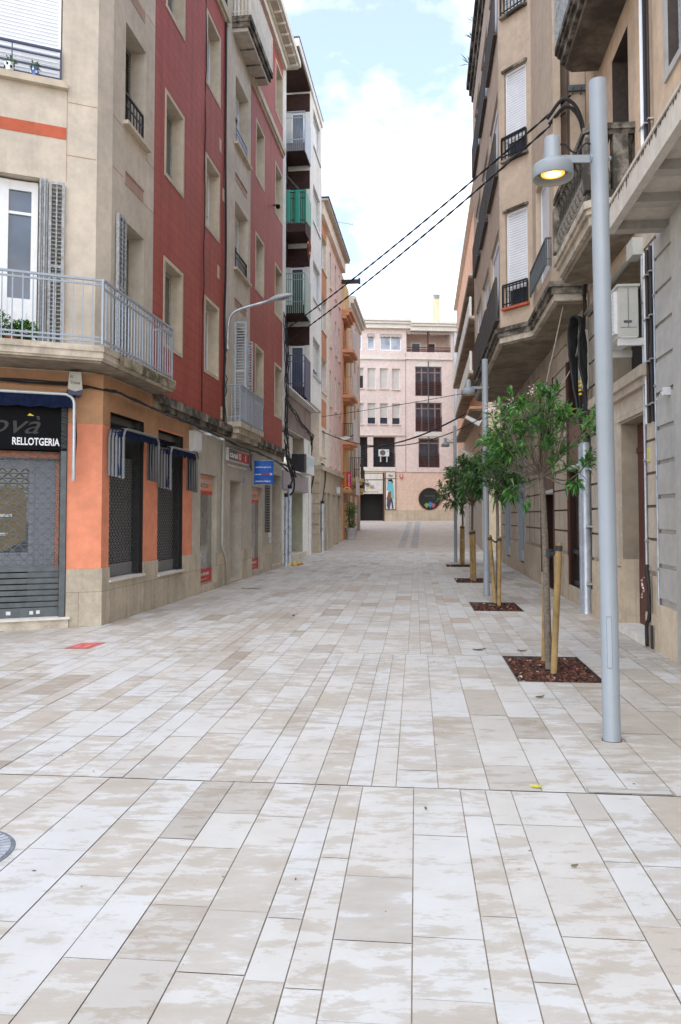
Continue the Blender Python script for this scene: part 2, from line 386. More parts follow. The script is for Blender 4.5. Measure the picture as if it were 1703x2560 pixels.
# ================================================================ GROUND
AL = math.atan(.0967)
PV = Face((0, 0), (math.cos(AL), -math.sin(AL)), (-math.sin(AL), -math.cos(AL)))   # s = across, d = -along
def pav(a, b, z=0):
    return (a * math.cos(AL) + b * math.sin(AL), -a * math.sin(AL) + b * math.cos(AL), z)
BA0, BA1 = .98, 1.82
BEDS = [(7.78, 9.19), (13.50, 14.87), (19.20, 20.62), (25.25, 26.56)]
B_END = 36.6
def paver_material():
    m, nt, b = newmat('limestone pavers')
    g = nt.nodes.new('ShaderNodeNewGeometry'); rd = g.outputs['Random Per Island']
    base = ramp(nt, rd, [(0, (.575, .560, .527)), (.5, (.585, .562, .515)), (.74, (.575, .544, .488)), (.90, (.55, .512, .455)), (.97, (.485, .445, .385)), (.99, (.44, .40, .345)), (1, (.53, .45, .36))])
    t = nt.nodes.new('ShaderNodeTexCoord')
    k = N(nt, 'ShaderNodeMath', operation='MULTIPLY'); nt.links.new(rd, k.inputs[0]); k.inputs[1].default_value = 57.3
    cx = nt.nodes.new('ShaderNodeCombineXYZ'); nt.links.new(k.outputs[0], cx.inputs[2])
    mp = nt.nodes.new('ShaderNodeMapping'); mp.inputs['Scale'].default_value = (2.0, 5.2, 1); mp.inputs['Rotation'].default_value = (0, 0, AL)
    nt.links.new(t.outputs['Object'], mp.inputs[0])
    ad = N(nt, 'ShaderNodeVectorMath', operation='ADD'); nt.links.new(mp.outputs[0], ad.inputs[0]); nt.links.new(cx.outputs[0], ad.inputs[1])
    na = noise(nt, ad.outputs[0], 2.3, 10, .72); nb = noise(nt, mp.outputs[0], 1.7, 11, .74)       # one pattern per slab, one running over the joints
    mxn = N(nt, 'ShaderNodeMix'); mxn.inputs[0].default_value = .72; nt.links.new(na, mxn.inputs[2]); nt.links.new(nb, mxn.inputs[3])
    n1 = mxn.outputs[0]
    fr = N(nt, 'ShaderNodeMath', operation='FRACT'); k2 = N(nt, 'ShaderNodeMath', operation='MULTIPLY'); nt.links.new(rd, k2.inputs[0]); k2.inputs[1].default_value = 91.7; nt.links.new(k2.outputs[0], fr.inputs[0])
    thr = N(nt, 'ShaderNodeMapRange'); nt.links.new(fr.outputs[0], thr.inputs[0]); thr.inputs[3].default_value = -.05; thr.inputs[4].default_value = .06
    sm = N(nt, 'ShaderNodeMath', operation='ADD'); nt.links.new(n1, sm.inputs[0]); nt.links.new(thr.outputs[0], sm.inputs[1])
    # broad drift over the whole square so damp slabs cluster
    gl = noise(nt, coords(nt, (1, 1, 1)), .55, 3); gm = N(nt, 'ShaderNodeMapRange'); nt.links.new(gl, gm.inputs[0]); gm.inputs[1].default_value = .3; gm.inputs[2].default_value = .7; gm.inputs[3].default_value = -.06; gm.inputs[4].default_value = .06
    s2 = N(nt, 'ShaderNodeMath', operation='ADD'); nt.links.new(sm.outputs[0], s2.inputs[0]); nt.links.new(gm.outputs[0], s2.inputs[1])
    mask = ramp(nt, s2.outputs[0], [(.485, (0, 0, 0)), (.52, (.7, .7, .7)), (.64, (1, 1, 1))])
    st = mixc(nt, mask.outputs[0], (1, 1, 1), (.80, .735, .66))
    c = mixc(nt, 1.0, base.outputs[0], st, 'MULTIPLY')
    # fine pits and veins
    n3 = noise(nt, coords(nt, (1, 1.6, 1)), 26, 6, .7); pit = ramp(nt, n3, [(.27, (.72, .68, .62)), (.36, (1, 1, 1))]); c = mixc(nt, 1.0, c, pit.outputs[0], 'MULTIPLY')
    n4 = noise(nt, coords(nt), 3.5, 5); r4 = ramp(nt, n4, [(.3, (.93, .92, .90)), (.7, (1.03, 1.03, 1.04))]); c = mixc(nt, 1.0, c, r4.outputs[0], 'MULTIPLY')
    nt.links.new(c, b.inputs['Base Color']); b.inputs['Roughness'].default_value = .62; b.inputs['Specular IOR Level'].default_value = .3
    rr = ramp(nt, mask.outputs[0], [(0, (.68,) * 3), (1, (.5,) * 3)]); nt.links.new(rr.outputs[0], b.inputs['Roughness'])
    bump(nt, b, n3, .12, .004)
    return m
M['paver'] = paver_material()
M['grout'] = plain('joint mortar', (.40, .325, .24), .9, var=.25)
M['ramp'] = tiled('rose ramp paving', (.53, .465, .395), (.44, .385, .325), .3, .2, .06, .005, .8, dirt=.15)
M['rampgrey'] = tiled('grey channel setts', (.42, .40, .375), (.3, .29, .27), .2, .2, .1, .006)

g = MB(); g.face([(-250, -250, -.4), (250, -250, -.4), (250, 400, -.4), (-250, 400, -.4)])
o = g.build('ground', plain('far ground', (.35, .32, .28), .95)); o['kind'] = 'structure'

mb = MB()                                                           # mortar bed with the four tree pits left open
def sheet(a0, a1, b0, b1, z):
    mb.face([pav(a0, b0, z), pav(a1, b0, z), pav(a1, b1, z), pav(a0, b1, z)])
sheet(-16, BA0, -4, B_END, -.007); sheet(BA1, 14, -4, B_END, -.007)
edges = [-4] + [v for bd in BEDS for v in bd] + [B_END]
for i in range(0, len(edges), 2): sheet(BA0, BA1, edges[i], edges[i + 1], -.007)
sub = mb.build('paving_base', M['grout']); sub['kind'] = 'structure'

pv = MB(); prnd = random.Random(11)
widths = [.145, .145, .19, .25, .25, .30, .30]
near = [-.02, -.32, -.455, -.601, -.85, -1.098, -1.286, -1.576][::-1] + [.25, .395, .545, .861, 1.025, 1.273, 1.528]
def courses(a_lo, a_hi, fixed):
    c = sorted(fixed)
    while c[-1] < a_hi: c.append(c[-1] + prnd.choice(widths))
    while c[0] > a_lo: c.insert(0, c[0] - prnd.choice(widths))
    return c
def fill(lo, hi, n_must):
    c = [lo]
    while c[-1] < hi - .12: c.append(c[-1] + prnd.choice(widths))
    c[-1] = hi
    if len(c) > 2 and c[-1] - c[-2] < .1: c.pop(-2)
    return c
JO = .0025; JB = .0012
def section(cs, b0, b1, lo_len, hi_len):
    for i in range(len(cs) - 1):
        a0, a1 = cs[i], cs[i + 1]
        if a1 - a0 < .05: continue
        spans = [(b0, b1)]
        if a0 > BA0 - .01 and a1 < BA1 + .01:
            for p, q in BEDS:
                spans = [t for s in spans for t in ((s[0], min(s[1], p)), (max(s[0], q), s[1])) if t[1] - t[0] > .02]
        for p, q in spans:
            b = p; first = True
            while b < q - .001:
                L = prnd.uniform(lo_len, hi_len) * (prnd.uniform(.3, 1) if first else 1); first = False
                e = b + L
                if q - e < .2: e = q
                x = a0 + a1
                if -9 < x / 2 < 8.5:
                    tz = prnd.uniform(-.0012, .0012)
                    pv.face([pav(a0 + JO, b + JB, tz), pav(a1 - JO, b + JB, tz), pav(a1 - JO, e - JB, tz), pav(a0 + JO, e - JB, tz)])
                b = e
section(courses(-6, 4.5, near), -1.5, 4.697, .36, .66)
section(courses(-9, BA0, fill(-1, BA0, 0)), 4.707, 9.19, .45, .95)
section(fill(BA0, BA1, 0), 4.707, 9.19, .45, .95)
section(courses(BA1, 5, [BA1, 2.1]), 4.707, 9.19, .45, .95)
section(courses(-9, BA0, fill(-1, BA0, 0)), 9.193, B_END, .42, .95)
section(fill(BA0, BA1, 0), 9.193, B_END, .42, .95)
section(courses(BA1, 8, [BA1, 2.1]), 9.193, B_END, .42, .95)
o = pv.build('paving', M['paver']); o['kind'] = 'structure'

RS = .0425                                                          # the street climbs past the new paving
def rz(y): return max(0, (y - 36.5) * RS)
mb = MB()
y0, y1 = 36.35, 90
def rq(xa0, xb0, ya, xa1, xb1, yb, dz, mi=0):
    mb.face([(xa0, ya, rz(ya) + dz), (xb0, ya, rz(ya) + dz), (xb1, yb, rz(yb) + dz), (xa1, yb, rz(yb) + dz)], [(xa0, ya), (xb0, ya), (xb1, yb), (xa1, yb)], mi)
rq(-14, 22, 36.5, -14, 22, 90, -.002)
o = mb.build('ramp', M['ramp']); o['kind'] = 'structure'
mb = MB()
def strip(o0, o1, dz, ya=38.2, yb=64.5):
    f = lambda y: 2.66 + (y - 37) * .105
    rq(f(ya) + o0, f(ya) + o1, ya, f(yb) + o0 * 1.05, f(yb) + o1 * 1.05, yb, dz)
strip(0, .36, .004); strip(.62, 1.0, .004)
o = mb.build('drain_channel', M['rampgrey']); o['kind'] = 'structure'

# ---- small things lying in the paving
t = thing('manhole_cover', 'round grey cast iron manhole cover set in the pale pavers', 'manhole cover', (-2.0, 3.72, 0))
mb = MB(); mb.lathe((-1.86, 3.77, 0), [(0, .003), (.27, .003), (.28, .005), (.292, .005), (.296, 0)], 48, close=False); mb.build('cover_plate', plain('dull iron', (.17, .18, .19), .6, 0, .25), t)
mb = MB()
for k in range(44):
    a = 2 * math.pi * k / 44
    for r0, r1 in ((.20, .272), (.11, .165)):
        if r0 < .15 and k % 2: continue
        w = .011
        p = lambda r, o: (-1.86 + r * math.cos(a) - o * math.sin(a), 3.77 + r * math.sin(a) + o * math.cos(a))
        A = [p(r0, -w), p(r1, -w), p(r1, w), p(r0, w)]
        mb.face([(*q, .0085) for q in A])
        for i in range(4):
            u, v2 = A[i], A[(i + 1) % 4]; mb.face([(*u, .003), (*v2, .003), (*v2, .0085), (*u, .0085)])
mb.build('tread_rib', plain('worn iron', (.40, .41, .43), .5, 0, .2), t)

mb = MB(); mb.face([(-3.36, 9.55, .004), (-3.06, 9.55, .004), (-2.98, 9.98, .004), (-3.28, 9.98, .004)])
tag(mb.build('paint_mark', plain('red marking paint', (.62, .12, .13), .7, var=.25, scale=9)), 'red painted square with a scrawled number on the left of the paving', 'paint mark')
mb = MB()
for q in ([(-3.27, 9.62), (-3.24, 9.62), (-3.21, 9.78), (-3.24, 9.78)], [(-3.15, 9.62), (-3.12, 9.62), (-3.09, 9.78), (-3.12, 9.78)], [(-3.12, 9.76), (-3.2, 9.80), (-3.2, 9.83), (-3.1, 9.79)], [(-3.2, 9.88), (-3.08, 9.88), (-3.07, 9.91), (-3.19, 9.91)]):
    mb.face([(*p, .0055) for p in q])
o2 = mb.build('paint_number', M['coral'], bpy.data.objects['paint_mark'])

mb = MB()
def tray(a0, a1, b0, b1, w=.006, z=.004):
    for p in ((a0, a1, b0, b0 + w), (a0, a1, b1 - w, b1), (a0, a0 + w, b0 + w, b1 - w), (a1 - w, a1, b0 + w, b1 - w)):
        mb.face([pav(p[0], p[2], z), pav(p[1], p[2], z), pav(p[1], p[3], z), pav(p[0], p[3], z)])
tray(.99, 1.47, 4.712, 4.79)
mb.face([pav(.996, 4.718, .0032), pav(1.464, 4.718, .0032), pav(1.464, 4.784, .0032), pav(.996, 4.784, .0032)], mi=1)
tag(mb.build('drain_cover', [M['galv'], M['paver']]), 'long narrow steel framed drain lid along the nearest cross joint', 'drain cover')
for a, b, w, lab in ((2.85, 11.9, .36, 'dark slot drain cover beside the brown shop window'), (3.05, 10.9, .16, 'short dark drain slot nearest the paired steel conduits'), (-3.9, 17.2, .42, 'dark slot drain by the grey rendered shop')):
    mb = MB()
    mb.face([pav(a, b, .004), pav(a + w, b, .004), pav(a + w, b + .1, .004), pav(a, b + .1, .004)])
    for k in range(6):
        x = a + w * (k + .3) / 6; mb.face([pav(x, b + .015, .008), pav(x + w / 14, b + .015, .008), pav(x + w / 14, b + .085, .008), pav(x, b + .085, .008)])
    tag(mb.build('drain_grate', M['steel']), lab, 'drain')

def dead_leaf(x, y, ang, L, col, lab, cat='leaf'):
    mb = MB(); ca, sa = math.cos(ang), math.sin(ang); pts = []
    for i in range(6):
        u = i / 5; w = .16 * L * math.sin(math.pi * min(1, u * .92 + .06)); z = .006 + .25 * L * (u - .4) ** 2
        for sg in (-1, 1): pts.append((x + ca * u * L - sa * sg * w, y + sa * u * L + ca * sg * w, z + (.01 if sg > 0 else .002)))
    for i in range(5): mb.face([pts[2 * i], pts[2 * i + 1], pts[2 * i + 3], pts[2 * i + 2]])
    tag(mb.build('fallen_leaf', col), lab, cat, 'fallen leaves on the paving')
M['leaf_yellow'] = plain('yellow green leaf', (.42, .40, .03), .6, var=.3); M['leaf_brown'] = plain('brown leaf', (.12, .10, .05), .7, var=.3)
dead_leaf(1.12, 4.68, -.25, .075, M['leaf_yellow'], 'yellow green fallen leaf lying beside the steel drain lid')
dead_leaf(1.58, 9.4, .1, .16, M['leaf_brown'], 'brown fallen leaf on the paving left behind the nearest mulch bed')
dead_leaf(2.1, 9.35, -.2, .12, M['leaf_brown'], 'dark fallen leaf at the back edge of the nearest mulch bed')
dead_leaf(1.72, 6.95, .3, .09, M['leaf_brown'], 'dry fallen leaf in front of the nearest mulch bed')
dead_leaf(.46, 4.34, -1.2, .03, M['leaf_brown'], 'tiny dark dry leaf just in front of the cross joint')
dead_leaf(1.05, 3.62, .2, .035, M['leaf_brown'], 'small brown leaf curl on a beige paver at lower right')
dead_leaf(-.78, 12.6, 1.2, .10, M['leaf_brown'], 'dark smudge of leaf far out in the middle of the paving')
mb = MB(); rl = random.Random(77)                                     # specks of leaf and grit, nobody could count them
for k in range(150):
    a, b = rl.uniform(-2.5, 3), rl.uniform(2.2, 16); L = rl.uniform(.004, .014); an = rl.uniform(0, 6.28)
    x, y, _ = pav(a, b); ca, sa = math.cos(an) * L, math.sin(an) * L
    if BA0 < a < BA1 and any(p < b < q for p, q in BEDS): continue
    mb.face([(x - ca, y - sa, .003), (x + sa * .35, y - ca * .35, .005), (x + ca, y + sa, .004), (x - sa * .35, y + ca * .35, .003)])
o = mb.build('leaf_litter', plain('dry specks', (.13, .11, .07), .9, var=.4)); o['kind'] = 'stuff'; o['label'] = 'tiny dry specks of leaf and grit scattered over the paving'; o['category'] = 'litter'
mb = MB(); mb.box(W, 1.385, 1.41, -2.79, -2.775, 0, .004); tag(mb.build('paper_scrap', plain('pink paper', (.7, .2, .45), .7)), 'tiny pink paper scrap on the paving at the right edge', 'litter')

# ================================================================ SHARED BUILDING PIECES
def glazed(parent, F, s0, s1, z0, z1, d, frame='white', glass='glass', fw=.06, muls=(), trans=(), name='window'):
    mb = MB(); t = .05
    mb.box(F, s0, s0 + fw, d, d + t, z0, z1); mb.box(F, s1 - fw, s1, d, d + t, z0, z1)
    mb.box(F, s0 + fw, s1 - fw, d, d + t, z0, z0 + fw); mb.box(F, s0 + fw, s1 - fw, d, d + t, z1 - fw, z1)
    for m in muls: mb.box(F, m - fw * .6, m + fw * .6, d + .002, d + t + .004, z0 + fw, z1 - fw)
    for z in trans: mb.box(F, s0 + fw, s1 - fw, d + .001, d + t - .004, z - fw * .5, z + fw * .5)
    w = mb.build(name, M[frame], parent)
    g = MB(); g.box(F, s0 + fw * .5, s1 - fw * .5, d + .012, d + .022, z0 + fw * .5, z1 - fw * .5); g.build('pane', M[glass], w)
    return w
def shuttered(parent, F, s0, s1, z0, z1, d, mat='roller_white', gap=0, guide='white', box=0):
    """roller shutter in its guides, let down to gap above the sill; glass behind"""
    mb = MB(); mb.box(F, s0, s0 + .035, d - .01, d + .045, z0, z1); mb.box(F, s1 - .035, s1, d - .01, d + .045, z0, z1)
    mb.box(F, s0 + .035, s1 - .035, d - .01, d + .05, z1 - .05 - box, z1)
    w = mb.build('window', M[guide], parent)
    r = MB(); r.box(F, s0 + .02, s1 - .02, d, d + .025, z0 + gap, z1 - .03); r.build('roller_shutter', M[mat], w)
    if gap:
        g = MB(); g.box(F, s0 + .02, s1 - .02, d - .03, d - .012, z0, z0 + gap + .05); g.build('pane', M['glass'], w)
    return w
def sill(parent, F, s0, s1, z, d=0, w=.09, t=.06, mat='stone_beige'):
    mb = MB(); mb.box(F, s0, s1, d - .02, d + w, z - t, z); return mb.build('sill', M[mat], parent)
def surround(mb, F, s0, s1, z0, z1, w=.08, t=.02, mi=1):
    mb.box(F, s0 - w, s0, 0, t, z0 - w, z1 + w, mi); mb.box(F, s1, s1 + w, 0, t, z0 - w, z1 + w, mi)
    mb.box(F, s0, s1, 0, t, z1, z1 + w, mi); mb.box(F, s0, s1, 0, t, z0 - w, z0, mi)
def louvre(mb, F, s0, s1, z0, z1, d, fw=.055, pitch=.05, mid=True, t=.035):
    mb.box(F, s0, s0 + fw, d, d + t, z0, z1); mb.box(F, s1 - fw, s1, d, d + t, z0, z1)
    for z in [z0, z1 - fw] + ([(z0 + z1) / 2 - fw / 2] if mid else []): mb.box(F, s0 + fw, s1 - fw, d + .001, d + t - .001, z, z + fw)
    z = z0 + fw + .02
    while z < z1 - fw - .02:
        a, b = s0 + fw, s1 - fw
        mb.face([F.pt(a, d + .004, z + .03), F.pt(b, d + .004, z + .03), F.pt(b, d + t - .004, z), F.pt(a, d + t - .004, z)])
        mb.face([F.pt(a, d + .004, z + .022), F.pt(b, d + .004, z + .022), F.pt(b, d + t - .004, z - .008), F.pt(a, d + t - .004, z - .008)])
        z += pitch
def text(parent, s, F, sl, sr, z0, z1, d, mat, name='lettering', thick=.004, bold=0, shear=0):
    """lettering fitted into the box sl..sr (viewer's left to right) by z0..z1 on F"""
    cu = bpy.data.curves.new('t', 'FONT'); cu.body = s; cu.size = 1; cu.offset = bold; cu.shear = shear; cu.resolution_u = 3; cu.extrude = .01
    ob = bpy.data.objects.new('t', cu); C.objects.link(ob)
    me = bpy.data.meshes.new_from_object(ob.evaluated_get(bpy.context.evaluated_depsgraph_get()))
    bpy.data.objects.remove(ob); bpy.data.curves.remove(cu)
    xs = [v.co.x for v in me.vertices]; ys = [v.co.y for v in me.vertices]
    x0, x1, y0, y1 = min(xs), max(xs), min(ys), max(ys)
    for v in me.vertices:
        u = (v.co.x - x0) / (x1 - x0); w = (v.co.y - y0) / (y1 - y0)
        v.co = F.pt(sl + (sr - sl) * u, d + (thick if v.co.z > 0 else 0), z0 + (z1 - z0) * w)
    me.materials.clear(); me.materials.append(M[mat]); me.update()
    o = bpy.data.objects.new(name, me); C.objects.link(o)
    if parent is not None: attach(o, parent)
    return o
def wobble(pts, amp, seed, n=4):
    r = random.Random(seed); out = []
    for i in range(len(pts) - 1):
        a, b = Vector(pts[i]), Vector(pts[i + 1])
        for k in range(n):
            out.append(a.lerp(b, k / n) + Vector((r.uniform(-amp, amp), r.uniform(-amp, amp), r.uniform(-amp, amp))))
    out.append(Vector(pts[-1])); return out
def smooth(pts, n=8):
    """Catmull-Rom through the points"""
    P = [Vector(p) for p in pts]; P = [2 * P[0] - P[1]] + P + [2 * P[-1] - P[-2]]; out = []
    for i in range(1, len(P) - 2):
        for k in range(n):
            t = k / n; a, b, c, d = P[i - 1:i + 3]
            out.append(.5 * (2 * b + (c - a) * t + (2 * a - 5 * b + 4 * c - d) * t * t + (3 * b - a - 3 * c + d) * t ** 3))
    out.append(P[-2]); return out
# ================================================================ CORNER HOUSE (beige over orange shop)
def lattice(mb, F, s0, s1, z0, z1, d, px, pz, w=.006, horiz=True):
    n = max(1, round((s1 - s0) / px)); px = (s1 - s0) / n; k = max(1, round((z1 - z0) / pz)); pz = (z1 - z0) / k
    for i in range(n):
        for j in range(k):
            a, b, c, e = s0 + i * px, s0 + (i + 1) * px, z0 + j * pz, z0 + (j + 1) * pz
            m, q = (a + b) / 2, (c + e) / 2
            for u, v, dd in (((a, q), (m, e), 0), ((m, e), (b, q), .002), ((b, q), (m, c), 0), ((m, c), (a, q), .002)):
                L = math.dist(u, v); nx, nz = -(v[1] - u[1]) / L * w / 2, (v[0] - u[0]) / L * w / 2
                for o in (0, .006):
                    mb.face([F.pt(u[0] + nx, d + dd + o, u[1] + nz), F.pt(v[0] + nx, d + dd + o, v[1] + nz), F.pt(v[0] - nx, d + dd + o, v[1] - nz), F.pt(u[0] - nx, d + dd + o, u[1] - nz)])
    if horiz:
        for j in range(2 * k + 1):
            z = z0 + j * pz / 2; mb.box(F, s0, s1, d - .004, d - .001, z - w * .4, z + w * .4)

CH = thing('corner_house', 'beige rendered corner house above an orange painted shop with a stone balcony', 'house', LF.pt(0, 0, 0))
mb = MB()
wall(mb, A1, .13, 6, 3.72, 14, [(.92, 1.8, 3.97, 6.55, .28), (.64, 2.7, 8.02, 10.5, .16)], rmi=0)
p, q = A1.pt(.13, 0, 0), LF.pt(.23, 0, 0)
mb.face([(*p[:2], 3.72), (*q[:2], 3.72), (*q[:2], 14), (*p[:2], 14)], [(0, 3.7), (.3, 3.7), (.3, 14), (0, 14)])
wall(mb, LF, .23, 2.0, 3.72, 14, [(.66, 1.57, 3.97, 6.33, .34), (.70, 1.57, 7.92, 9.58, .34), (.7, 1.57, 11.1, 12.75, .34)], rmi=0)
mass(mb, LF, .6, 2.0, 3.6, 14.0, -.7, -8)
CHW = mb.build('wall', [M['beige'], M['beige']], CH)
mb = MB()                                                            # incised joints and the recessed painted bands
for z in (6.95, 7.75, 10.3):
    mb.box(A1, .14, .56, 0, .003, z, z + .012); mb.box(LF, .24, .66, 0, .003, z + .05, z + .062); mb.box(LF, 1.6, 1.99, 0, .003, z - .02, z - .008)
mb.box(A1, .555, .567, 0, .003, 6.55, 8.0)
mb.build('joint', M['rose_faded'], CH)
mb = MB(); mb.box(A1, .57, 3.2, 0, .006, 7.18, 7.36); mb.build('painted_band', M['rosso'], CH)
mb = MB(); mb.box(LF, .72, 1.5, 0, .006, 6.93, 7.12); mb.box(LF, .72, 1.5, .006, .02, 7.12, 7.14); mb.build('painted_band', M['rose_faded'], CH)
mb = MB(); mb.box(LF, .72, 1.5, 0, .006, 10.05, 10.25); mb.build('painted_band', M['rose_faded'], CH)
# sills, upper shutter, louvred windows
sill(CH, LF, .62, 1.65, 7.92); sill(CH, LF, .62, 1.65, 11.1); sill(CH, A1, .56, 2.8, 8.02, t=.1)
shuttered(CH, A1, .66, 2.68, 8.04, 10.48, -.13)
for z0, z1 in ((7.94, 9.56), (11.12, 12.73)):
    w = MB(); louvre(w, LF, .72, 1.55, z0, z1, -.3, mid=False); w.build('louvred_shutter', M['roller_green'], CH)
    w = MB(); w.rail(LF, .74, 1.53, -.03, z0 + .02, z0 + .52, .13, .008, (.04, .3)); w.build('window_railing', M['iron'], CH)
w = MB(); w.rail(A1, .66, 2.66, .03, 8.03, 8.5, .66, .008, (.03, .17, .34)); w.build('window_railing', M['railblue'], CH)
w = MB(); louvre(w, LF, .68, 1.55, 3.99, 6.3, -.3, mid=False); w.build('louvred_shutter', M['roller_green'], CH)
w = MB(); louvre(w, LF, .36, .66, 4.0, 6.31, .02, .045, .075, t=.05); w.box(LF, .5, .525, .02, .07, 4.0, 6.3); w.build('open_shutter', M['greywood'], CH)
w = MB(); louvre(w, A1, .58, .80, 4.0, 6.5, .02, .04, .06, t=.05); w.box(A1, .68, .70, .02, .07, 4.05, 6.45)
for k in range(4): w.box(A1, .815 + .03 * k, .838 + .03 * k, .02, .08 + .03 * (k % 2), 4.0, 6.52)
w.build('open_shutter', M['greywood'], CH)
w = MB(); a, b = .94, 1.78
for s0, s1 in ((.94, 1.03), (1.34, 1.48), (1.70, 1.78)): w.box(A1, s0, s1, -.2, -.14, 3.98, 6.52)
for z0, z1 in ((3.98, 4.78), (6.02, 6.06), (6.38, 6.52)): w.box(A1, 1.03, 1.70, -.195, -.15, z0, z1)
w.box(A1, 1.08, 1.29, -.15, -.135, 4.12, 4.6)
dr = w.build('balcony_door', M['white'], CH)
w = MB(); w.box(A1, 1.03, 1.70, -.19, -.18, 4.78, 6.38); w.build('pane', M['glass_blue'], dr)
# the ground floor
mb = MB()
OPS = [(.27, 1.65, .62, 3.2, .34), (2.34, 3.72, .55, 3.16, .34)]
wall(mb, LF, 0, 4.33, 0, 3.72, OPS, rmi=2)
wall(mb, A1, 0, 6, 0, 3.72, [(.49, 4.2, .12, 3.34, .34)], rmi=2)
for a, b, c, e in ((0, .27, 2.97, 3.2), (1.65, 2.34, 2.97, 3.2), (3.72, 4.33, 2.97, 3.2), (0, 4.33, 3.2, 3.72)): mb.box(LF, a, b, 0, .003, c, e, 1)
mb.box(A1, 0, .49, 0, .003, 2.97, 3.34, 1); mb.box(A1, 0, 6, 0, .003, 3.34, 3.72, 1)
mass(mb, LF, .9, 4.33, 0, 3.6, -.7, -8, 0)
mb.build('shop_wall', [M['orange'], M['tan'], M['dark']], CH)
multi('plinth', M['plinth'], CH, [(LF, a, b, -.005, .022, 0, .84) for a, b in ((-.02, .27), (1.65, 2.34), (3.72, 4.87))] + [(LF, .27, 1.65, -.005, .021, 0, .61), (LF, 2.34, 3.72, -.005, .021, 0, .54), (A1, -.02, .485, -.005, .022, 0, .84)])
mb = MB(); mb.box(A1, .45, 5, -.3, .05, .0, .12); mb.build('doorstep', M['balcstone'], CH)
multi('sill', M['cornice'], CH, [(A1, .43, 5, -.25, .075, .122, .155), (LF, .25, 1.68, -.3, .05, .612, .65), (LF, 2.32, 3.75, -.3, .05, .542, .58)])
for (a, b, c, e) in ((.29, 1.63, .66, 3.19), (2.36, 3.7, .59, 3.15)):
    w = MB()
    for s0, s1 in ((a, a + .07), (b - .1, b)): w.box(LF, s0, s1, -.32, -.04, c, e)
    w.box(LF, a + .07, b - .1, -.32, -.1, e - .12, e); f = w.build('shop_window', plain('black granite lining', (.035, .035, .035), .35, 0, .4, 20), CH)
    g = MB(); g.box(LF, a + .07, b - .1, -.30, -.29, c, e - .12); g.build('pane', M['glass'], f)
    g = MB(); lattice(g, LF, a + .07, b - .1, c + .22, 2.55, -.16, .115, .10, .013); g.box(LF, a + .07, b - .1, -.17, -.14, c, c + .2); g.build('roller_grille', M['awnbar'], f)
    g = MB()
    for i in range(3):
        for j in range(2): g.box(LF, a + .14 + .17 * i, a + .25 + .17 * i, -.285, -.28, 1.45 + j * .3 - .02 * i, 1.66 + j * .3 - .02 * i)
    g.build('leaflet', M['plastic'], f)
# shop front on the near face
w = MB(); w.box(A1, .5, .58, -.12, .03, .155, 3.34); w.box(A1, .58, 4.2, -.3, -.26, 2.42, 2.56)
f = w.build('shopfront', M['galvdark'], CH)
g = MB(); g.box(A1, .58, .64, -.30, -.28, .16, 2.42); g.box(A1, .58, 4.2, -.255, -.25, 2.46, 2.56); g.build('jamb', M['orange'], f)
g = MB(); g.box(A1, .64, .93, -.3, -.27, .16, 2.42); g.box(A1, .93, 1.0, -.3, -.25, .16, 2.42); g.box(A1, 1.0, 4.2, -.3, -.26, 2.3, 2.42); g.box(A1, 1.0, 4.2, -.3, -.26, .85, 1.08)
for k in range(4): g.box(A1, .67 + .065 * k, .675 + .065 * k, -.27, -.266, .2, 2.4)
g.build('shop_door', plain('grey lacquered metal', (.28, .29, .33), .5), f)
g = MB(); g.box(A1, 1.0, 4.2, -.3, -.295, 1.08, 2.3); g.build('pane', M['glass'], f)
g = MB(); g.prism(A1, [(1.03, 1.28), (1.03, 1.84), (1.07, 1.98), (1.16, 2.05), (1.45, 2.04), (2.2, 2.04), (2.2, 1.1), (1.32, 1.1)], -.29, -.283); g.build('paper_sheet', M['paper'], f)
g = MB(); g.box(A1, 1.22, 1.6, -.28, -.275, 1.60, 1.65); g.box(A1, 1.27, 1.6, -.28, -.275, 1.33, 1.37); g.build('letter', M['plastic'], f)
g = MB(); lattice(g, A1, .58, 3.4, .9, 2.54, -.14, .157, .147, .013)
for k in range(7): g.box(A1, .58, 3.4, -.15, -.125, .30 + k * .085, .30 + k * .085 + .066)
g.box(A1, .58, 3.4, -.16, -.10, .16, .29); g.build('roller_grille', M['galvdark'], f)
g = MB()
for s0, s1, z in ((.83, .88, .2), (.92, .97, .195), (1.22, 1.28, .2)): g.box(A1, s0, s1, -.1, -.098, z, z + .05)
g.build('sticker', M['plastic'], f)

# balcony round the corner
K = A1.pt(.075, .85, 0)
def corner_poly(i):                                                  # inset i
    k = A1.pt(.075 + i * .4, .85 - i, 0)
    P = [A1.pt(5, .85 - i, 0), k, LF.pt(2.05 - i, .42 - i, 0), LF.pt(2.05 - i, 0, 0), LF.pt(.23, 0, 0), A1.pt(.13, 0, 0), A1.pt(5, 0, 0)]
    return [(p[0], -p[1]) for p in P]
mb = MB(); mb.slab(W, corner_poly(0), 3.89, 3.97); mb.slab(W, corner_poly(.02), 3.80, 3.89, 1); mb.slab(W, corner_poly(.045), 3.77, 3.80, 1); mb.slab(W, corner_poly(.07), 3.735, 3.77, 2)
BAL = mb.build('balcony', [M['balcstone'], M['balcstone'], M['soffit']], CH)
mb = MB(); mb.box(LF, -.3, 2.0, .39, .425, 3.80, 3.94); mb.build('stained_edge', M['mossy'], BAL)
mb = MB(); mb.rail(A1, .1, 5, .81, 3.97, 4.91, .13, .008, (.06, .12, .86)); mb.build('railing', M['railgrey'], BAL)
mb = MB(); mb.rail(LF, -.87, 1.98, .37, 3.97, 4.88, .115, .008, (.06, .78)); mb.endrail(LF, 1.98, .02, .37, 3.97, 4.88, .1); mb.build('railing', M['railgrey'], BAL)

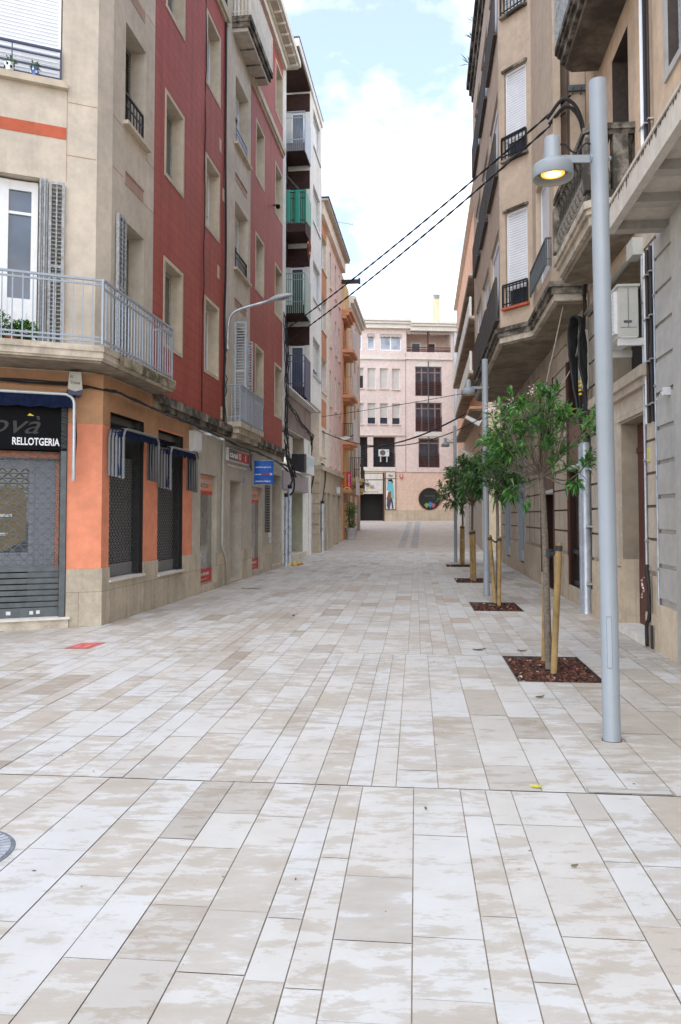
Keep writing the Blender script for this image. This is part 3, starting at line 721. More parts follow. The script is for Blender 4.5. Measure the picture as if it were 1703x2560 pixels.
# awnings
def awning(F, s0, s1, z0, z1, dk, label, cloth, metal='alu', legs=True, name='awning'):
    t = thing(name, label, 'awning', F.pt((s0 + s1) / 2, 0, z0))
    for i, d in enumerate(dk):
        q = MB(); r = .14; e = i * .012
        path = [F.pt(s0 + e, d, z0 - e), F.pt(s0 + e, d, z1 - r)] + [F.pt(s0 + e + r * (1 - math.cos(a)), d, z1 - r + r * math.sin(a)) for a in (R(25), R(50), R(75))]
        path += [F.pt(s0 + e + r, d, z1)] + [F.pt(s1 - e - r, d, z1)] + [F.pt(s1 - e - r * (1 - math.cos(a)), d, z1 - r + r * math.sin(a)) for a in (R(75), R(50), R(25))] + [F.pt(s1 - e, d, z1 - r), F.pt(s1 - e, d, z0 - e)]
        q.tube(path, .022 if metal == 'awnbar' else .026, 6); q.build('frame_bar', M[metal], t, True)
    q = MB(); n = 24; rr = random.Random(len(label))
    dv = [(dk[0] - .02), dk[-1]]
    for i in range(n):                                               # hanging valance with folds, and the gathered cloth at both sides
        a, b = s0 + (s1 - s0) * i / n, s0 + (s1 - s0) * (i + 1) / n
        h = cloth
        f = lambda x: .012 * math.sin(x * 37) + .01 * math.sin(x * 83)
        q.face([F.pt(a, dk[-1] - .015 + f(a), z1 - h - .02 * math.sin(a * 21)), F.pt(b, dk[-1] - .015 + f(b), z1 - h - .02 * math.sin(b * 21)), F.pt(b, dk[-1] - .012, z1 - .012), F.pt(a, dk[-1] - .012, z1 - .012)])
        q.face([F.pt(a, dk[-1] - .012, z1 - .005), F.pt(b, dk[-1] - .012, z1 - .005), F.pt(b, dk[0], z1 + .02 + f(b)), F.pt(a, dk[0], z1 + .02 + f(a))])
    for s in (s0 + .012, s1 - .012):
        m = 10
        for j in range(m):
            za, zb = z0 + (z1 - .05 - z0) * j / m, z0 + (z1 - .05 - z0) * (j + 1) / m
            bul = lambda z: .05 + .10 * math.sin(math.pi * min(1, max(0, (z - z0) / (z1 - z0)))) ** 2
            sg = (1 if s < (s0 + s1) / 2 else -1) if metal == 'awnbar' else (-1.6 if s < (s0 + s1) / 2 else 1.6)
            q.face([F.pt(s, dk[0] - .02, za), F.pt(s + sg * .03 * bul(za) * 6, (dk[0] + dk[-1]) / 2, za), F.pt(s + sg * .03 * bul(zb) * 6, (dk[0] + dk[-1]) / 2, zb), F.pt(s, dk[0] - .02, zb)])
            q.face([F.pt(s + sg * .03 * bul(za) * 6, (dk[0] + dk[-1]) / 2, za), F.pt(s, dk[-1] - .02, za), F.pt(s, dk[-1] - .02, zb), F.pt(s + sg * .03 * bul(zb) * 6, (dk[0] + dk[-1]) / 2, zb)])
    q.build('cloth', M['navy'], t)
awning(LF, .12, 1.72, 2.22, 2.93, (.06, .11, .16, .21, .26), 'folded navy awning with nested metal hoops over the nearer orange wall window', .13, 'awnbar')
awning(LF, 2.22, 3.85, 2.12, 2.84, (.06, .11, .16, .21, .26), 'folded navy awning with nested metal hoops over the farther orange wall window', .13, 'awnbar')
awning(A1, .40, 4.1, 2.13, 3.37, (.1, .18), 'navy awning folded back over the black watch shop sign', .2)

# shop sign, alarm box, pots, plants
sg = MB(); sg.box(A1, .5, 3.6, -.06, .03, 2.57, 3.33); sg.box(A1, .5, 3.6, .03, .04, 2.56, 2.58)
SG = tag(sg.build('shop_sign', M['signblack']), 'black shop fascia lettered RELLOTGERIA in white capitals', 'sign')
text(SG, 'RELLOTGERIA', A1, 1.235, .60, 2.625, 2.735, .032, 'white_ink', bold=.022)
text(SG, 'Nov\u00e0', A1, 1.95, .86, 2.79, 3.06, .032, 'grey_ink', 'script_lettering', shear=.4)
mb = MB(); mb.prism(A1, [(1.04, 3.05), (.95, 3.05), (1.01, 3.085)], .032, .036); mb.build('accent_mark', M['yellow'], SG)
AB = thing('alarm_box', 'cream alarm box with a dark blue base on the corner above the orange pillar', 'alarm box', A1.pt(.4, 0, 3.3))
mb = MB(); mb.prism(A1, [(.31, 3.44), (.33, 3.69), (.49, 3.69), (.51, 3.44), (.46, 3.42), (.41, 3.405), (.36, 3.42)], .0, .25); mb.build('cover', M['acwhite'], AB)
mb = MB(); mb.prism(A1, [(.315, 3.37), (.31, 3.44), (.36, 3.415), (.41, 3.40), (.46, 3.415), (.51, 3.44), (.505, 3.37), (.48, 3.355), (.34, 3.355)], 0, .244); mb.build('base', M['railblue'], AB)
text(AB, 'Tirsoa', A1, .475, .345, 3.51, 3.555, .251, 'dark_ink'); text(AB, 'rt', A1, .48, .445, 3.595, 3.635, .251, 'dark_ink')

def bush(mb, c, rad, n, L, seed, flat=1.0):
    r = random.Random(seed)
    for _ in range(n):
        d = Vector((r.gauss(0, 1), r.gauss(0, 1), r.gauss(0, 1) * flat)).normalized(); p = Vector(c) + Vector((d.x * rad[0], d.y * rad[1], d.z * rad[2])) * (r.random() ** .4)
        leaf(mb, p, (d + Vector((r.uniform(-.6, .6), r.uniform(-.6, .6), r.uniform(-.3, .8)))).normalized(), L * r.uniform(.7, 1.3), r)
def leaf(mb, p, d, L, r, wd=.32, droop=.25):
    side = d.cross(Vector((0, 0, 1)))
    if side.length < .1: side = Vector((1, 0, 0))
    side.normalize(); side = (side + Vector((0, 0, r.uniform(-.5, .5)))).normalized()
    nrm = side.cross(d); w = L * wd * .5
    m = p + d * L * .5; tip = p + d * L - Vector((0, 0, L * droop))
    fold = nrm * w * .35
    i = len(mb.v); mb.v += [tuple(p), tuple(m + side * w + fold), tuple(tip), tuple(m - side * w + fold), tuple(m)]
    mb.f += [(i, i + 4, i + 1), (i + 4, i + 2, i + 1), (i, i + 3, i + 4), (i + 4, i + 3, i + 2)]
    mb.uv += [[(0, 0)] * 3] * 4; mb.mi += [0] * 4
t = thing('balcony_plant', 'bright green leafy plant in a trough on the corner balcony', 'plant', A1.pt(1.3, .5, 3.97))
mb = MB(); mb.box(A1, 1.0, 2.1, .42, .62, 3.97, 4.08); mb.build('trough', M['terracotta'], t)
mb = MB(); bush(mb, A1.pt(1.13, .56, 4.14), (.2, .14, .13), 800, .075, 3); bush(mb, A1.pt(1.55, .56, 4.2), (.3, .14, .2), 700, .09, 4); mb.build('foliage', M['leaf'], t)
for s, lab, mt, mt2, r in ((1.02, 'small blue glazed flower pot on the sill below the white roller shutter', 'glass_blue', 'white', .055), (1.36, 'black and white checked flower pot on the sill below the white roller shutter', 'white', 'signblack', .065)):
    t = thing('flower_pot', lab, 'flower pot', A1.pt(s, .06, 8.02))
    c = A1.pt(s, .05, 8.02)
    mb = MB(); mb.lathe(c, [(r * .75, 0), (r, .05), (r * 1.1, .11), (r * .9, .115)], 16)
    mb.build('pot', M[mt] if mt != 'glass_blue' else plain('blue glaze', (.08, .14, .36), .3), t, True)
    mb = MB()
    for k in range(8):
        a = k * math.pi / 4
        mb.box(Face((c[0] + math.cos(a) * r * 1.02, c[1] + math.sin(a) * r * 1.02), (-math.sin(a), math.cos(a)), (math.cos(a), math.sin(a))), -r * .2, r * .2, -.01, .006, c[2] + (.03 if k % 2 else .065), c[2] + (.06 if k % 2 else .095))
    mb.build('pattern', M[mt2], t)
    mb = MB(); bush(mb, (c[0], c[1], c[2] + .14), (.06, .06, .05), 45, .06, int(s * 100)); mb.build('foliage', M['leaf_dark'], t)

# ================================================================ RED HOUSE
RH = thing('red_house', 'red tiled apartment house with a beige balcony strip over grey shopfronts', 'house', LF.pt(8, 0, 0))
ROWS = [(4.78, 6.30), (7.95, 9.43), (11.12, 12.63), (14.36, 15.9)]
COL = {1: (2.60, 3.55), 2: (5.15, 6.12), 3: (9.85, 10.8), 4: (12.48, 13.48)}
mb = MB()
def redpiece(s0, s1, cols):
    ops = [(*COL[c], a, b, .3) for c in cols for a, b in ROWS]
    wall(mb, LF, s0, s1, 3.72, 16.3, ops, rmi=1)
    for o in ops: surround(mb, LF, *o[:4], .075, .012, 1)
redpiece(2.0, 6.73, (1, 2)); redpiece(9.14, 13.64, (3, 4))
SW = [(7.53, 8.89, 3.9, 6.38, .34), (7.53, 8.89, 7.75, 9.45, .34), (7.53, 8.89, 10.9, 12.65, .34), (7.6, 8.8, 13.9, 16.0, .3)]
wall(mb, LF, 6.73, 9.14, 3.72, 16.3, SW, d=.015, rmi=2, mi=2)
mass(mb, LF, 2.0, 13.64, 3.6, 17.0, -.66, -9)
mb.box(LF, 13.62, 13.64, -.7, 0, 3.72, 16.9, 1)
mb.build('wall', [M['redtile'], M['stone_beige'], M['beige']], RH)
kinds = {1: 'louvre', 2: 'glass', 3: 'glass', 4: 'roller'}
for c, (a, b) in COL.items():
    for k, (z0, z1) in enumerate(ROWS):
        if c == 1 or (c == 4 and k == 0): shuttered(RH, LF, a + .01, b - .01, z0 + .01, z1 - .01, -.26, 'roller_green', 0, 'greywood')
        elif (c + k) % 3 == 0: shuttered(RH, LF, a + .01, b - .01, z0 + .01, z1 - .01, -.26, 'roller_cream', .5, 'white')
        else: glazed(RH, LF, a + .01, b - .01, z0 + .01, z1 - .01, -.27, 'white', 'glass', .06, [(a + b) / 2])
for k, (z0, z1) in enumerate(((7.75, 9.45), (10.9, 12.65))):
    shuttered(RH, LF, 7.55, 8.87, z0 + .01, z1 - .01, -.28, 'roller_cream', 1.2 if k else .9, 'white', .12)
    sill(RH, LF, 7.44, 8.98, z0, .015)
    w = MB(); w.rail(LF, 7.56, 8.86, -.02, z0 + .03, z0 + .5, .12, .008, (.05, .33)); w.build('window_railing', M['iron' if k == 0 else 'railgrey'], RH)
    w = MB(); w.box(LF, 7.5, 8.7, .014, .022, z0 - .95, z0 - .78); w.box(LF, 7.5, 8.7, .014, .04, z0 - .78, z0 - .755); w.build('painted_band', M['rose_faded'], RH)
glazed(RH, LF, 7.55, 8.87, 3.92, 6.36, -.3, 'greywood', 'glass', .08, [8.2]); glazed(RH, LF, 7.62, 8.78, 13.92, 15.98, -.26, 'white', 'glass_pale', .07, [8.2])
EF = LF.sub(7.55, .0)
w = MB(); louvre(w, EF, .02, .33, 3.93, 6.4, .0, .05, .07, t=.04); w.build('open_shutter', M['bluegrey'], RH)
EF2 = LF.sub(8.87, .0)
w = MB(); louvre(w, EF2, .02, .17, 3.93, 6.2, .0, .035, .07, t=.04); w.build('open_shutter', M['bluegrey'], RH)
mb = MB(); mb.slab(LF, [(6.95, 0), (6.95, .34), (9.42, .34), (9.42, 0)], 3.74, 3.86); mb.slab(LF, [(7.02, 0), (7.02, .28), (9.36, .28), (9.36, 0)], 3.6, 3.74); mb.slab(LF, [(7.1, 0), (7.1, .2), (9.3, .2), (9.3, 0)], 3.48, 3.6)
B = mb.build('balcony', M['balcstone'], RH)
mb = MB(); mb.rail(LF, 6.98, 9.39, .31, 3.86, 4.76, .12, .009, (.07, .8)); mb.endrail(LF, 6.98, .0, .31, 3.86, 4.76, .1); mb.build('railing', M['railgrey'], B)
mb = MB(); mb.slab(LF, [(7.12, 0), (7.12, .5), (9.7, .5), (9.7, 0)], 13.72, 13.86); mb.slab(LF, [(7.16, 0), (7.16, .45), (9.66, .45), (9.66, 0)], 13.6, 13.72); mb.slab(LF, [(7.2, 0), (7.2, .4), (9.62, .4), (9.62, 0)], 13.5, 13.6, 1)
for s in (7.9, 8.6, 9.2): mb.box(LF, s, s + .03, .02, .4, 13.47, 13.5, 0)
B = mb.build('balcony', [M['oldstone'], M['soffit_pale']], RH)
mb = MB(); mb.rail(LF, 7.15, 9.66, .46, 13.86, 14.9, .1, .016, (.05, .5, .95)); mb.endrail(LF, 7.15, .0, .46, 13.86, 14.9, .09, .016); mb.build('railing', M['cornice'], B)
for a, b in ((2.0, 6.73), (9.14, 13.64)):
    mb = MB(); mb.box(LF, a, b, 0, .1, 13.42, 13.62); mb.box(LF, a, b, 0, .05, 13.34, 13.42); mb.build('string_course', M['stone_beige'], RH)
mb = MB(); mb.box(LF, 2.0, 13.66, -.05, .13, 16.3, 16.5); mb.box(LF, 2.0, 13.9, -.05, .2, 16.5, 16.58); mb.box(LF, 2.0, 14.2, -.05, .5, 16.66, 16.86); mb.box(LF, 2.0, 14.15, -.3, .42, 16.58, 16.66, 1); mb.box(LF, 2.0, 14.2, -.3, .36, 16.86, 17.25)
for k in range(9): mb.box(LF, 9.4 + .55 * k, 9.46 + .55 * k, .1, .46, 16.52, 16.59)
mb.build('cornice', [M['cornice'], M['soffit_pale']], RH)
mb = MB(); mb.box(LF, 2.06, 13.64, 0, .13, 3.6, 3.76); mb.box(LF, 2.06, 13.64, 0, .08, 3.5, 3.6); mb.build('ledge', M['oldstone'], RH)
# grey ground floor
mb = MB()
GO = [(4.9, 6.14, .14, 2.52, .14), (7.29, 8.38, .04, 2.49, .55), (9.51, 10.79, .12, 2.42, .14), (12.15, 13.44, .12, 2.9, .5)]
wall(mb, LF, 4.33, 13.64, 0, 3.6, GO, d=-.004, rmi=0); mass(mb, LF, 4.33, 13.64, 0, 3.55, -.75, -8)
mb.build('shop_wall', M['grey_render'], RH)
multi('plinth', M['plinth'], RH, [(LF, a, b, -.02, .018, 0, .78) for a, b in ((6.14, 7.27), (8.40, 9.5), (10.8, 12.13), (13.45, 13.66))] + [(LF, 4.87, 6.14, -.02, .016, 0, .13), (LF, 12.15, 13.44, -.47, -.43, .13, .8)])
mb = MB(); mb.box(LF, 12.13, 13.45, -.45, .03, 0, .125); mb.build('doorstep', M['balcstone'], RH)
def shopwin(a, b, z0, z1, sc):
    f = glazed(RH, LF, a, b, z0, z1, -.13, 'grey_render', 'shopglass', .02, name='shop_window')
    h = z1 - z0
    g = MB(); g.box(LF, a + .02, b - .02, -.106, -.103, z1 - .34, z1 - .02); g.build('coral_sticker', M['coral'], f)
    g = MB(); g.box(LF, a + .02, b - .02, -.106, -.102, z1 - .42, z1 - .34); g.box(LF, a + .02, b - .02, -.106, -.102, z0 + .02, z0 + .32); g.build('red_sticker', M['red_ink'], f)
    g = MB(); g.box(LF, a + .34, b - .36, -.103, -.100, z1 - .265, z1 - .205); g.build('label_strip', M['galvdark'], f)
    text(f, 'COMPREM VIDEOJOCS', LF, a + .06, b - .06, z1 - .19, z1 - .09, -.1022, 'plastic', bold=.02, thick=.002)
    text(f, 'DE SEGONA MA', LF, a + .38, b - .4, z1 - .25, z1 - .22, -.0995, 'plastic', thick=.002)
    text(f, 'canal ocio', LF, a + .05, a + .45, z0 + .17, z0 + .25, -.1015, 'plastic', bold=.02, thick=.002)
    text(f, 'MERCHAN', LF, a + .5, b - .25, z0 + .17, z0 + .24, -.1015, 'plastic', bold=.02, thick=.002)
    text(f, 'videojocs i figures', LF, a + .3, b - .35, z0 + .08, z0 + .11, -.1015, 'plastic', thick=.002)
    return f
shopwin(4.92, 6.12, .15, 2.51, 1); shopwin(9.53, 10.77, .13, 2.41, 1)
w = MB(); w.box(LF, 7.31, 8.36, -.54, -.5, .04, 2.48); dr = w.build('shop_door', M['grey_render'], RH)
w = MB(); w.box(LF, 7.6, 8.3, -.5, -.30, 1.02, 1.84); w.build('cash_screen', M['signblack'], dr)
w = MB(); w.box(LF, 7.6, 8.28, -.5, -.34, .66, 1.01); w.build('cash_panel', plain('slate panel', (.09, .10, .13), .4), dr)
w = MB(); w.box(LF, 12.17, 13.42, -.49, -.45, .8, 2.89); w.build('house_door', plain('olive brown door', (.14, .11, .08), .6), RH)
w = MB(); w.box(LF, 11.13, 11.2, 0, .02, 1.15, 2.52); w.box(LF, 11.68, 11.75, 0, .02, 1.15, 2.52)
for k in range(17): w.box(LF, 11.2, 11.68, .002, .03, 1.2 + k * .078, 1.2 + k * .078 + .04)
v = w.build('vent', M['galvdark'], RH); w = MB(); w.box(LF, 11.2, 11.68, -.002, .001, 1.15, 2.52); w.build('vent_recess', M['dark'], v)
w = MB(); w.box(LF, 11.62, 11.78, 0, .05, 1.0, 1.13); w.box(LF, 11.72, 11.78, 0, .04, .82, 1.0); w.build('bell_panel', M['plastic'], RH)
for s, z in ((6.15, 10.05), (6.45, 9.0), (6.05, 7.05), (6.4, 3.85)):
    w = MB(); w.box(LF, s, s + .16, 0, .006, z, z + .3)
    for k in range(3): w.box(LF, s + .03, s + .13, .006, .012, z + .03 + .09 * k, z + .09 + .09 * k)
    w.build('air_brick', M['stone_beige'], RH)
# ---------------------------------------------------------------- fittings on the left walls
CS = thing('shop_sign', 'grey and red "canal ocio" sign board fixed over the grey shop door', 'sign', LF.pt(7.9, 0, 2.95))
mb = MB(); mb.box(LF, 6.85, 8.95, 0, .07, 2.94, 3.24); mb.build('board', M['plastic'], CS)
mb = MB(); mb.box(LF, 6.89, 7.75, .07, .076, 2.965, 3.215); mb.build('grey_field', plain('sign grey', (.11, .10, .12), .5), CS)
mb = MB()
for k in range(4): mb.box(LF, 7.78 + .285 * k, 8.045 + .285 * k, .07, .078, 2.965, 3.215)
mb.build('red_block', M['red_ink'], CS)
text(CS, 'canal', LF, 6.95, 7.7, 3.02, 3.17, .077, 'white_ink', bold=.015)
for k, ch in enumerate('OCIO'): text(CS, ch, LF, 7.83 + .285 * k + (.06 if ch == 'I' else 0), 7.995 + .285 * k - (.06 if ch == 'I' else 0), 3.01, 3.17, .079, 'dark_ink' if k % 2 else 'white_ink', bold=.02)
text(CS, 'videojocs | merchan', LF, 6.98, 8.9, 2.80, 2.88, .004, 'white_ink', bold=.01, thick=.01)
mb = MB(); mb.prism(LF, [(8.86, 3.33), (8.93, 3.36), (9.12, 2.83), (9.05, 2.80)], .08, .1); mb.prism(LF, [(9.12, 3.26), (9.18, 3.23), (8.93, 2.88), (8.88, 2.92)], .08, .095); mb.build('cross_mark', M['railblue'], CS)

BF = LF.sub(9.3, .06)                                                # frame across the street: s runs out from the wall
BN = thing('hanging_banner', 'blue hanging banner reading videojocs and merchan over the grey pavement shop', 'banner', BF.pt(.3, 0, 2.45))
mb = MB(); n = 14
def bz(s): return .02 * math.sin(s * 9) - .012
for i in range(n):
    a, b = .05 + .52 * i / n, .05 + .52 * (i + 1) / n
    za = lambda s: 2.46 + .015 * math.sin((s - .05) * 6)
    zb = lambda s: 3.11 - .025 * math.sin((s - .05) / .52 * math.pi)
    for o in (0, .004): mb.face([BF.pt(a, bz(a) - o, za(a)), BF.pt(b, bz(b) - o, za(b)), BF.pt(b, bz(b) - o, zb(b)), BF.pt(a, bz(a) - o, zb(a))])
mb.build('cloth', M['blueflag'], BN, True)
mb = MB(); mb.tube([BF.pt(-.06, -.01, 3.1), BF.pt(.57, -.01, 3.1)], .011); mb.tube([BF.pt(-.05, -.01, 3.04), BF.pt(-.05, -.01, 3.16)], .02); mb.build('bracket', M['galv'], BN)
text(BN, 'videojocs', BF, .10, .52, 2.89, 2.945, .022, 'white_ink', bold=.02, shear=.25)
text(BN, 'canal', BF, .075, .24, 2.715, 2.75, .022, 'white_ink', bold=.02, shear=.2); text(BN, 'ocio', BF, .25, .46, 2.705, 2.755, .022, 'red_ink', bold=.05, shear=.2)
text(BN, 'merchan', BF, .09, .50, 2.525, 2.575, .022, 'white_ink', bold=.02, shear=.25)
mb = MB(); mb.prism(BF, [(.47, 2.76), (.48, 2.77), (.55, 2.72), (.54, 2.71)], .02, .024); mb.prism(BF, [(.54, 2.77), (.55, 2.76), (.49, 2.70), (.48, 2.71)], .02, .025); mb.build('cross_mark', M['white_ink'], BN)
mb = MB(); mb.box(LF, 8.5, 8.62, 0, .006, 2.42, 2.66)
NB = tag(mb.build('number_plate', plain('lilac enamel', (.42, .42, .66), .5)), 'small lilac house number plate right of the grey shop door', 'number plate')
text(NB, '3', LF, 8.53, 8.59, 2.47, 2.6, .0065, 'railblue', bold=.03, thick=.002)

MBX = thing('meter_box', 'white cable junction box under the ledge where the orange wall meets grey', 'junction box', LF.pt(4.2, 0, 2.9))
mb = MB(); mb.box(LF, 4.05, 4.45, .01, .14, 2.92, 3.33); mb.box(LF, 4.03, 4.47, .12, .15, 2.95, 3.30); mb.build('box', M['plastic'], MBX)
mb = MB()
for k in range(5): mb.tube(smooth([LF.pt(4.12 + .06 * k, .07, 2.92), LF.pt(4.14 + .06 * k, .1, 2.8), LF.pt(4.2 + .035 * k, .08, 2.68 + .02 * k), LF.pt(4.25, .05, 2.62)], 4), .018, 5)
mb.build('cable_tail', M['cable'], MBX)
for s, lab in ((4.75, 'white flood lamp nearest the cable junction box under the ledge'), (5.7, 'white flood lamp under the ledge above the pale downpipe')):
    t = thing('wall_lamp', lab, 'flood lamp', LF.pt(s, .1, 3.3), 'white flood lamps under the ledge')
    mb = MB(); mb.prism(LF.sub(s, .08), [(0, 3.34), (.18, 3.29), (.19, 3.33), (.03, 3.39)], -.10, .0); mb.build('lamp_head', M['plastic'], t)
    mb = MB(); mb.tube([LF.pt(s + .05, 0, 3.42), LF.pt(s + .05, .12, 3.36)], .02, 6); mb.build('arm', M['plastic'], t)

mb = MB()
for i in range(5):
    o = .02 * i
    mb.tube(wobble([A1.pt(4, .05 + o, 3.56 - o * .7), A1.pt(.5, .06 + o, 3.52 + o * .3), LF.pt(.15, .12 + o, 3.5 - o * .5), LF.pt(2.3, .1 + o, 3.45 - o * .5), LF.pt(4.4, .12 + o, 3.42 + o * .3), LF.pt(7.2, .1 + o, 3.37 - o), LF.pt(9.6, .08 + o, 3.33 + o * .3), LF.pt(12.2, .12 + o, 3.3 - o), LF.pt(13.5, .2 + o, 3.05)], .016, 20 + i, 6), .0125, 5)
tag(mb.build('cable_bundle', M['cable']), 'sagging black cable bundle running under the ledge above the orange and grey shops', 'cables')
mb = MB()
for i in range(6):
    o = .025 * i
    mb.tube(wobble([LF.pt(13.7 + o, .04 + o * .6, 8.3 - o * 3), LF.pt(13.72 + o, .06 + o, 7.0), LF.pt(13.75 + o * .6, .08 + o * .7, 5.6), LF.pt(13.7 + o, .07 + o * .6, 4.3), LF.pt(13.75 + o, .1 + o, 3.5), LF.pt(14.0 + o * 2, .25 + o, 2.9)], .022, 40 + i, 6), .015, 5)
mb.tube(smooth([LF.pt(12.8, .15, 3.25), LF.pt(13.3, .25, 3.2), LF.pt(13.7, .36, 2.95), LF.pt(13.95, .34, 2.5), LF.pt(14.0, .2, 2.3)], 6), .03, 7)
mb.tube(smooth([LF.pt(13.7, .12, 3.6), LF.pt(13.85, .2, 3.2), LF.pt(14.1, .25, 2.8), LF.pt(14.3, .15, 2.65)], 6), .028, 7)
tag(mb.build('cable_bundle', M['cable']), 'thick knotted black cables climbing the joint between the red house and the white block', 'cables')
mb = MB()
for i in range(4): mb.tube(wobble([LF.pt(13.8, -.1 + .02 * i, 5.75), LF.pt(16, -.2 + .03 * i, 5.45), LF.pt(19, -.25 + .03 * i, 5.15), LF.pt(21.3, -.26 + .03 * i, 5.0), LF.pt(21.7, -.36 - .02 * i, 4.5 - .25 * i), LF.pt(21.75, -.4, 3.0)], .03, 60 + i, 5), .017, 5)
mb.tube(smooth([LF.pt(19.2, .05, 3.95), LF.pt(20.2, .0, 3.85), LF.pt(21.2, -.15, 3.4), LF.pt(21.75, -.36, 2.7)], 6), .036, 7)
tag(mb.build('cable_bundle', M['cable']), 'black cables slanting along the brown stone fascia below the white block', 'cables')
mb = MB()
for i in range(3): mb.tube(wobble([LF.pt(23.2, -.1, 3.95), LF.pt(24.5, -.14, 3.85 + .03 * i), LF.pt(28, -.14, 3.8), LF.pt(31.6, -.14, 3.75 + .04 * i)], .03, 80 + i, 5), .03, 5)
for i in range(3): mb.tube(smooth([LF.pt(24.2 + .2 * i, -.1, 3.85), LF.pt(24.1 + .1 * i, -.1, 3.2), LF.pt(23.62, -.13, 2.3)], 6), .022, 5)
tag(mb.build('cable_bundle', M['cable']), 'black cables along the stone cornice of the pink house, looping to a conduit', 'cables')

CON = 'galvanised cable conduits on the left walls'
def conduit(F, s, d, z1, r, label, cap='cable', z0=0, group=CON, mat='galv'):
    t = thing('cable_conduit', label, 'conduit', F.pt(s, d, z0), group)
    mb = MB(); mb.tube([F.pt(s, d, z0), F.pt(s, d, z1)], r, 12); mb.build('pipe', M[mat], t, True)
    mb = MB()
    for k in range(3):
        z = z0 + (z1 - z0) * (k + .5) / 3; mb.box(F, s - r * 1.3, s + r * 1.3, d - r * 1.25, d + r * .3, z, z + .03)
    mb.build('clip', M['galv'], t)
    if cap:
        mb = MB(); mb.tube([F.pt(s, d, z1), F.pt(s, d, z1 + .12)], r * 1.08, 12); mb.build('cap', M['cable'], t)
    return t
conduit(LF, 14.05, .06, 2.25, .06, 'galvanised conduit closest to the red house, left of a pair')
conduit(LF, 14.75, .05, 2.55, .07, 'galvanised conduit right of a pair beside the red house')
conduit(LF, 21.75, -.38, 2.6, .075, 'galvanised conduit at the corner between the white block shop and pink house')
conduit(LF, 23.62, -.13, 2.2, .075, 'galvanised conduit in front of the pink house stone pilaster')
DP = thing('downpipe', 'thin pale downpipe kinked near the ground on the grey rendered shop', 'downpipe', LF.pt(6.6, 0, 0))
mb = MB(); mb.tube([LF.pt(6.1 + .42, .04, 3.45), LF.pt(6.45, .04, 2.0), LF.pt(6.42, .05, .95), LF.pt(6.5, .06, .8), LF.pt(6.72, .06, .62), LF.pt(6.74, .06, .02)], .03, 8); mb.build('pipe', M['acwhite'], DP, True)
mb = MB()
for s in (5.95, 2.15 + 3.0): pass
mb.tube(wobble([LF.pt(6.55, .03, 16.2), LF.pt(6.58, .03, 12), LF.pt(6.6, .03, 8), LF.pt(6.56, .03, 3.7)], .015, 5, 5), .028, 6)
tag(mb.build('downpipe', M['iron']), 'thin dark pipe down the red tiles beside the beige strip', 'downpipe')
mb = MB(); mb.tube(wobble([LF.pt(5.0, .012, 16.2), LF.pt(5.05, .012, 12), LF.pt(4.98, .012, 8), LF.pt(4.9, .012, 3.7)], .02, 9, 6), .012, 5)
tag(mb.build('wall_cable', M['cable']), 'thin black wire hanging down the red tiles left of the second window column', 'wire')
LC = thing('security_camera', 'small black dome camera on the upper red wall', 'camera', LF.pt(12.2, 0, 11.2))
mb = MB(); mb.lathe(LF.pt(12.2, .14, 11.15), [(.0, -.08), (.05, -.06), (.075, 0), (.06, .05), (.0, .06)], 12, close=False); mb.build('dome', M['signblack'], LC, True)
mb = MB(); mb.tube([LF.pt(12.2, 0, 11.2), LF.pt(12.2, .14, 11.2)], .02, 6); mb.build('arm', M['iron'], LC)

# street lamp on a curved wall bracket
WL = thing('wall_street_lamp', 'grey street lamp on a curved bracket arm over the shuttered balcony', 'street lamp', LF.pt(6.75, 0, 5.8))
mb = MB(); arm = smooth([LF.pt(6.74, .06, 5.55), LF.pt(6.74, .08, 6.15), LF.pt(6.76, .16, 6.38), LF.pt(6.85, .34, 6.52), LF.pt(7.0, .75, 6.68), LF.pt(7.05, 1.0, 6.76)], 6)
mb.tube(arm, .035, 8); mb.build('bracket_arm', M['galv'], WL, True)
mb = MB(); P = Vector(LF.pt(7.04, .95, 6.74)); D = (Vector(LF.pt(7.2, 1.6, 6.93)) - P).normalized(); S = D.cross(Vector((0, 0, 1))).normalized(); U = S.cross(D)
prof = [(0, .05, .035), (.06, .07, .05), (.12, .095, .075), (.25, .13, .10), (.42, .135, .095), (.56, .10, .06), (.62, .05, .03), (.635, .01, .01)]
base = 0; n = 12
for i, (x, w, h) in enumerate(prof):
    for k in range(n):
        a = 2 * math.pi * k / n; mb.v.append(tuple(P + D * x + S * w * math.cos(a) + U * (h * math.sin(a) if math.sin(a) > 0 else .35 * h * math.sin(a))))
for i in range(len(prof) - 1):
    for k in range(n): mb.f.append((i * n + k, i * n + (k + 1) % n, (i + 1) * n + (k + 1) % n, (i + 1) * n + k)); mb.uv.append([(0, 0)] * 4); mb.mi.append(0)
mb.build('lamp_head', plain('lamp grey enamel', (.45, .47, .50), .4), WL, True)
mb = MB()
for i in range(8):
    a, b = 2 * math.pi * i / 8, 2 * math.pi * (i + 1) / 8
    c = P + D * .38 - U * .035
    mb.face([c - U * .035, c + D * .16 * math.cos(a) + S * .08 * math.sin(a), c + D * .16 * math.cos(b) + S * .08 * math.sin(b)])
mb.build('lens', M['glass_pale'], WL)
mb = MB(); mb.tube(wobble([LF.pt(6.74, .05, 5.7), LF.pt(6.72, .03, 5.2), LF.pt(6.78, .03, 4.6), LF.pt(6.7, .03, 3.7)], .03, 71, 5), .012, 5); mb.build('lead', M['cable'], WL)

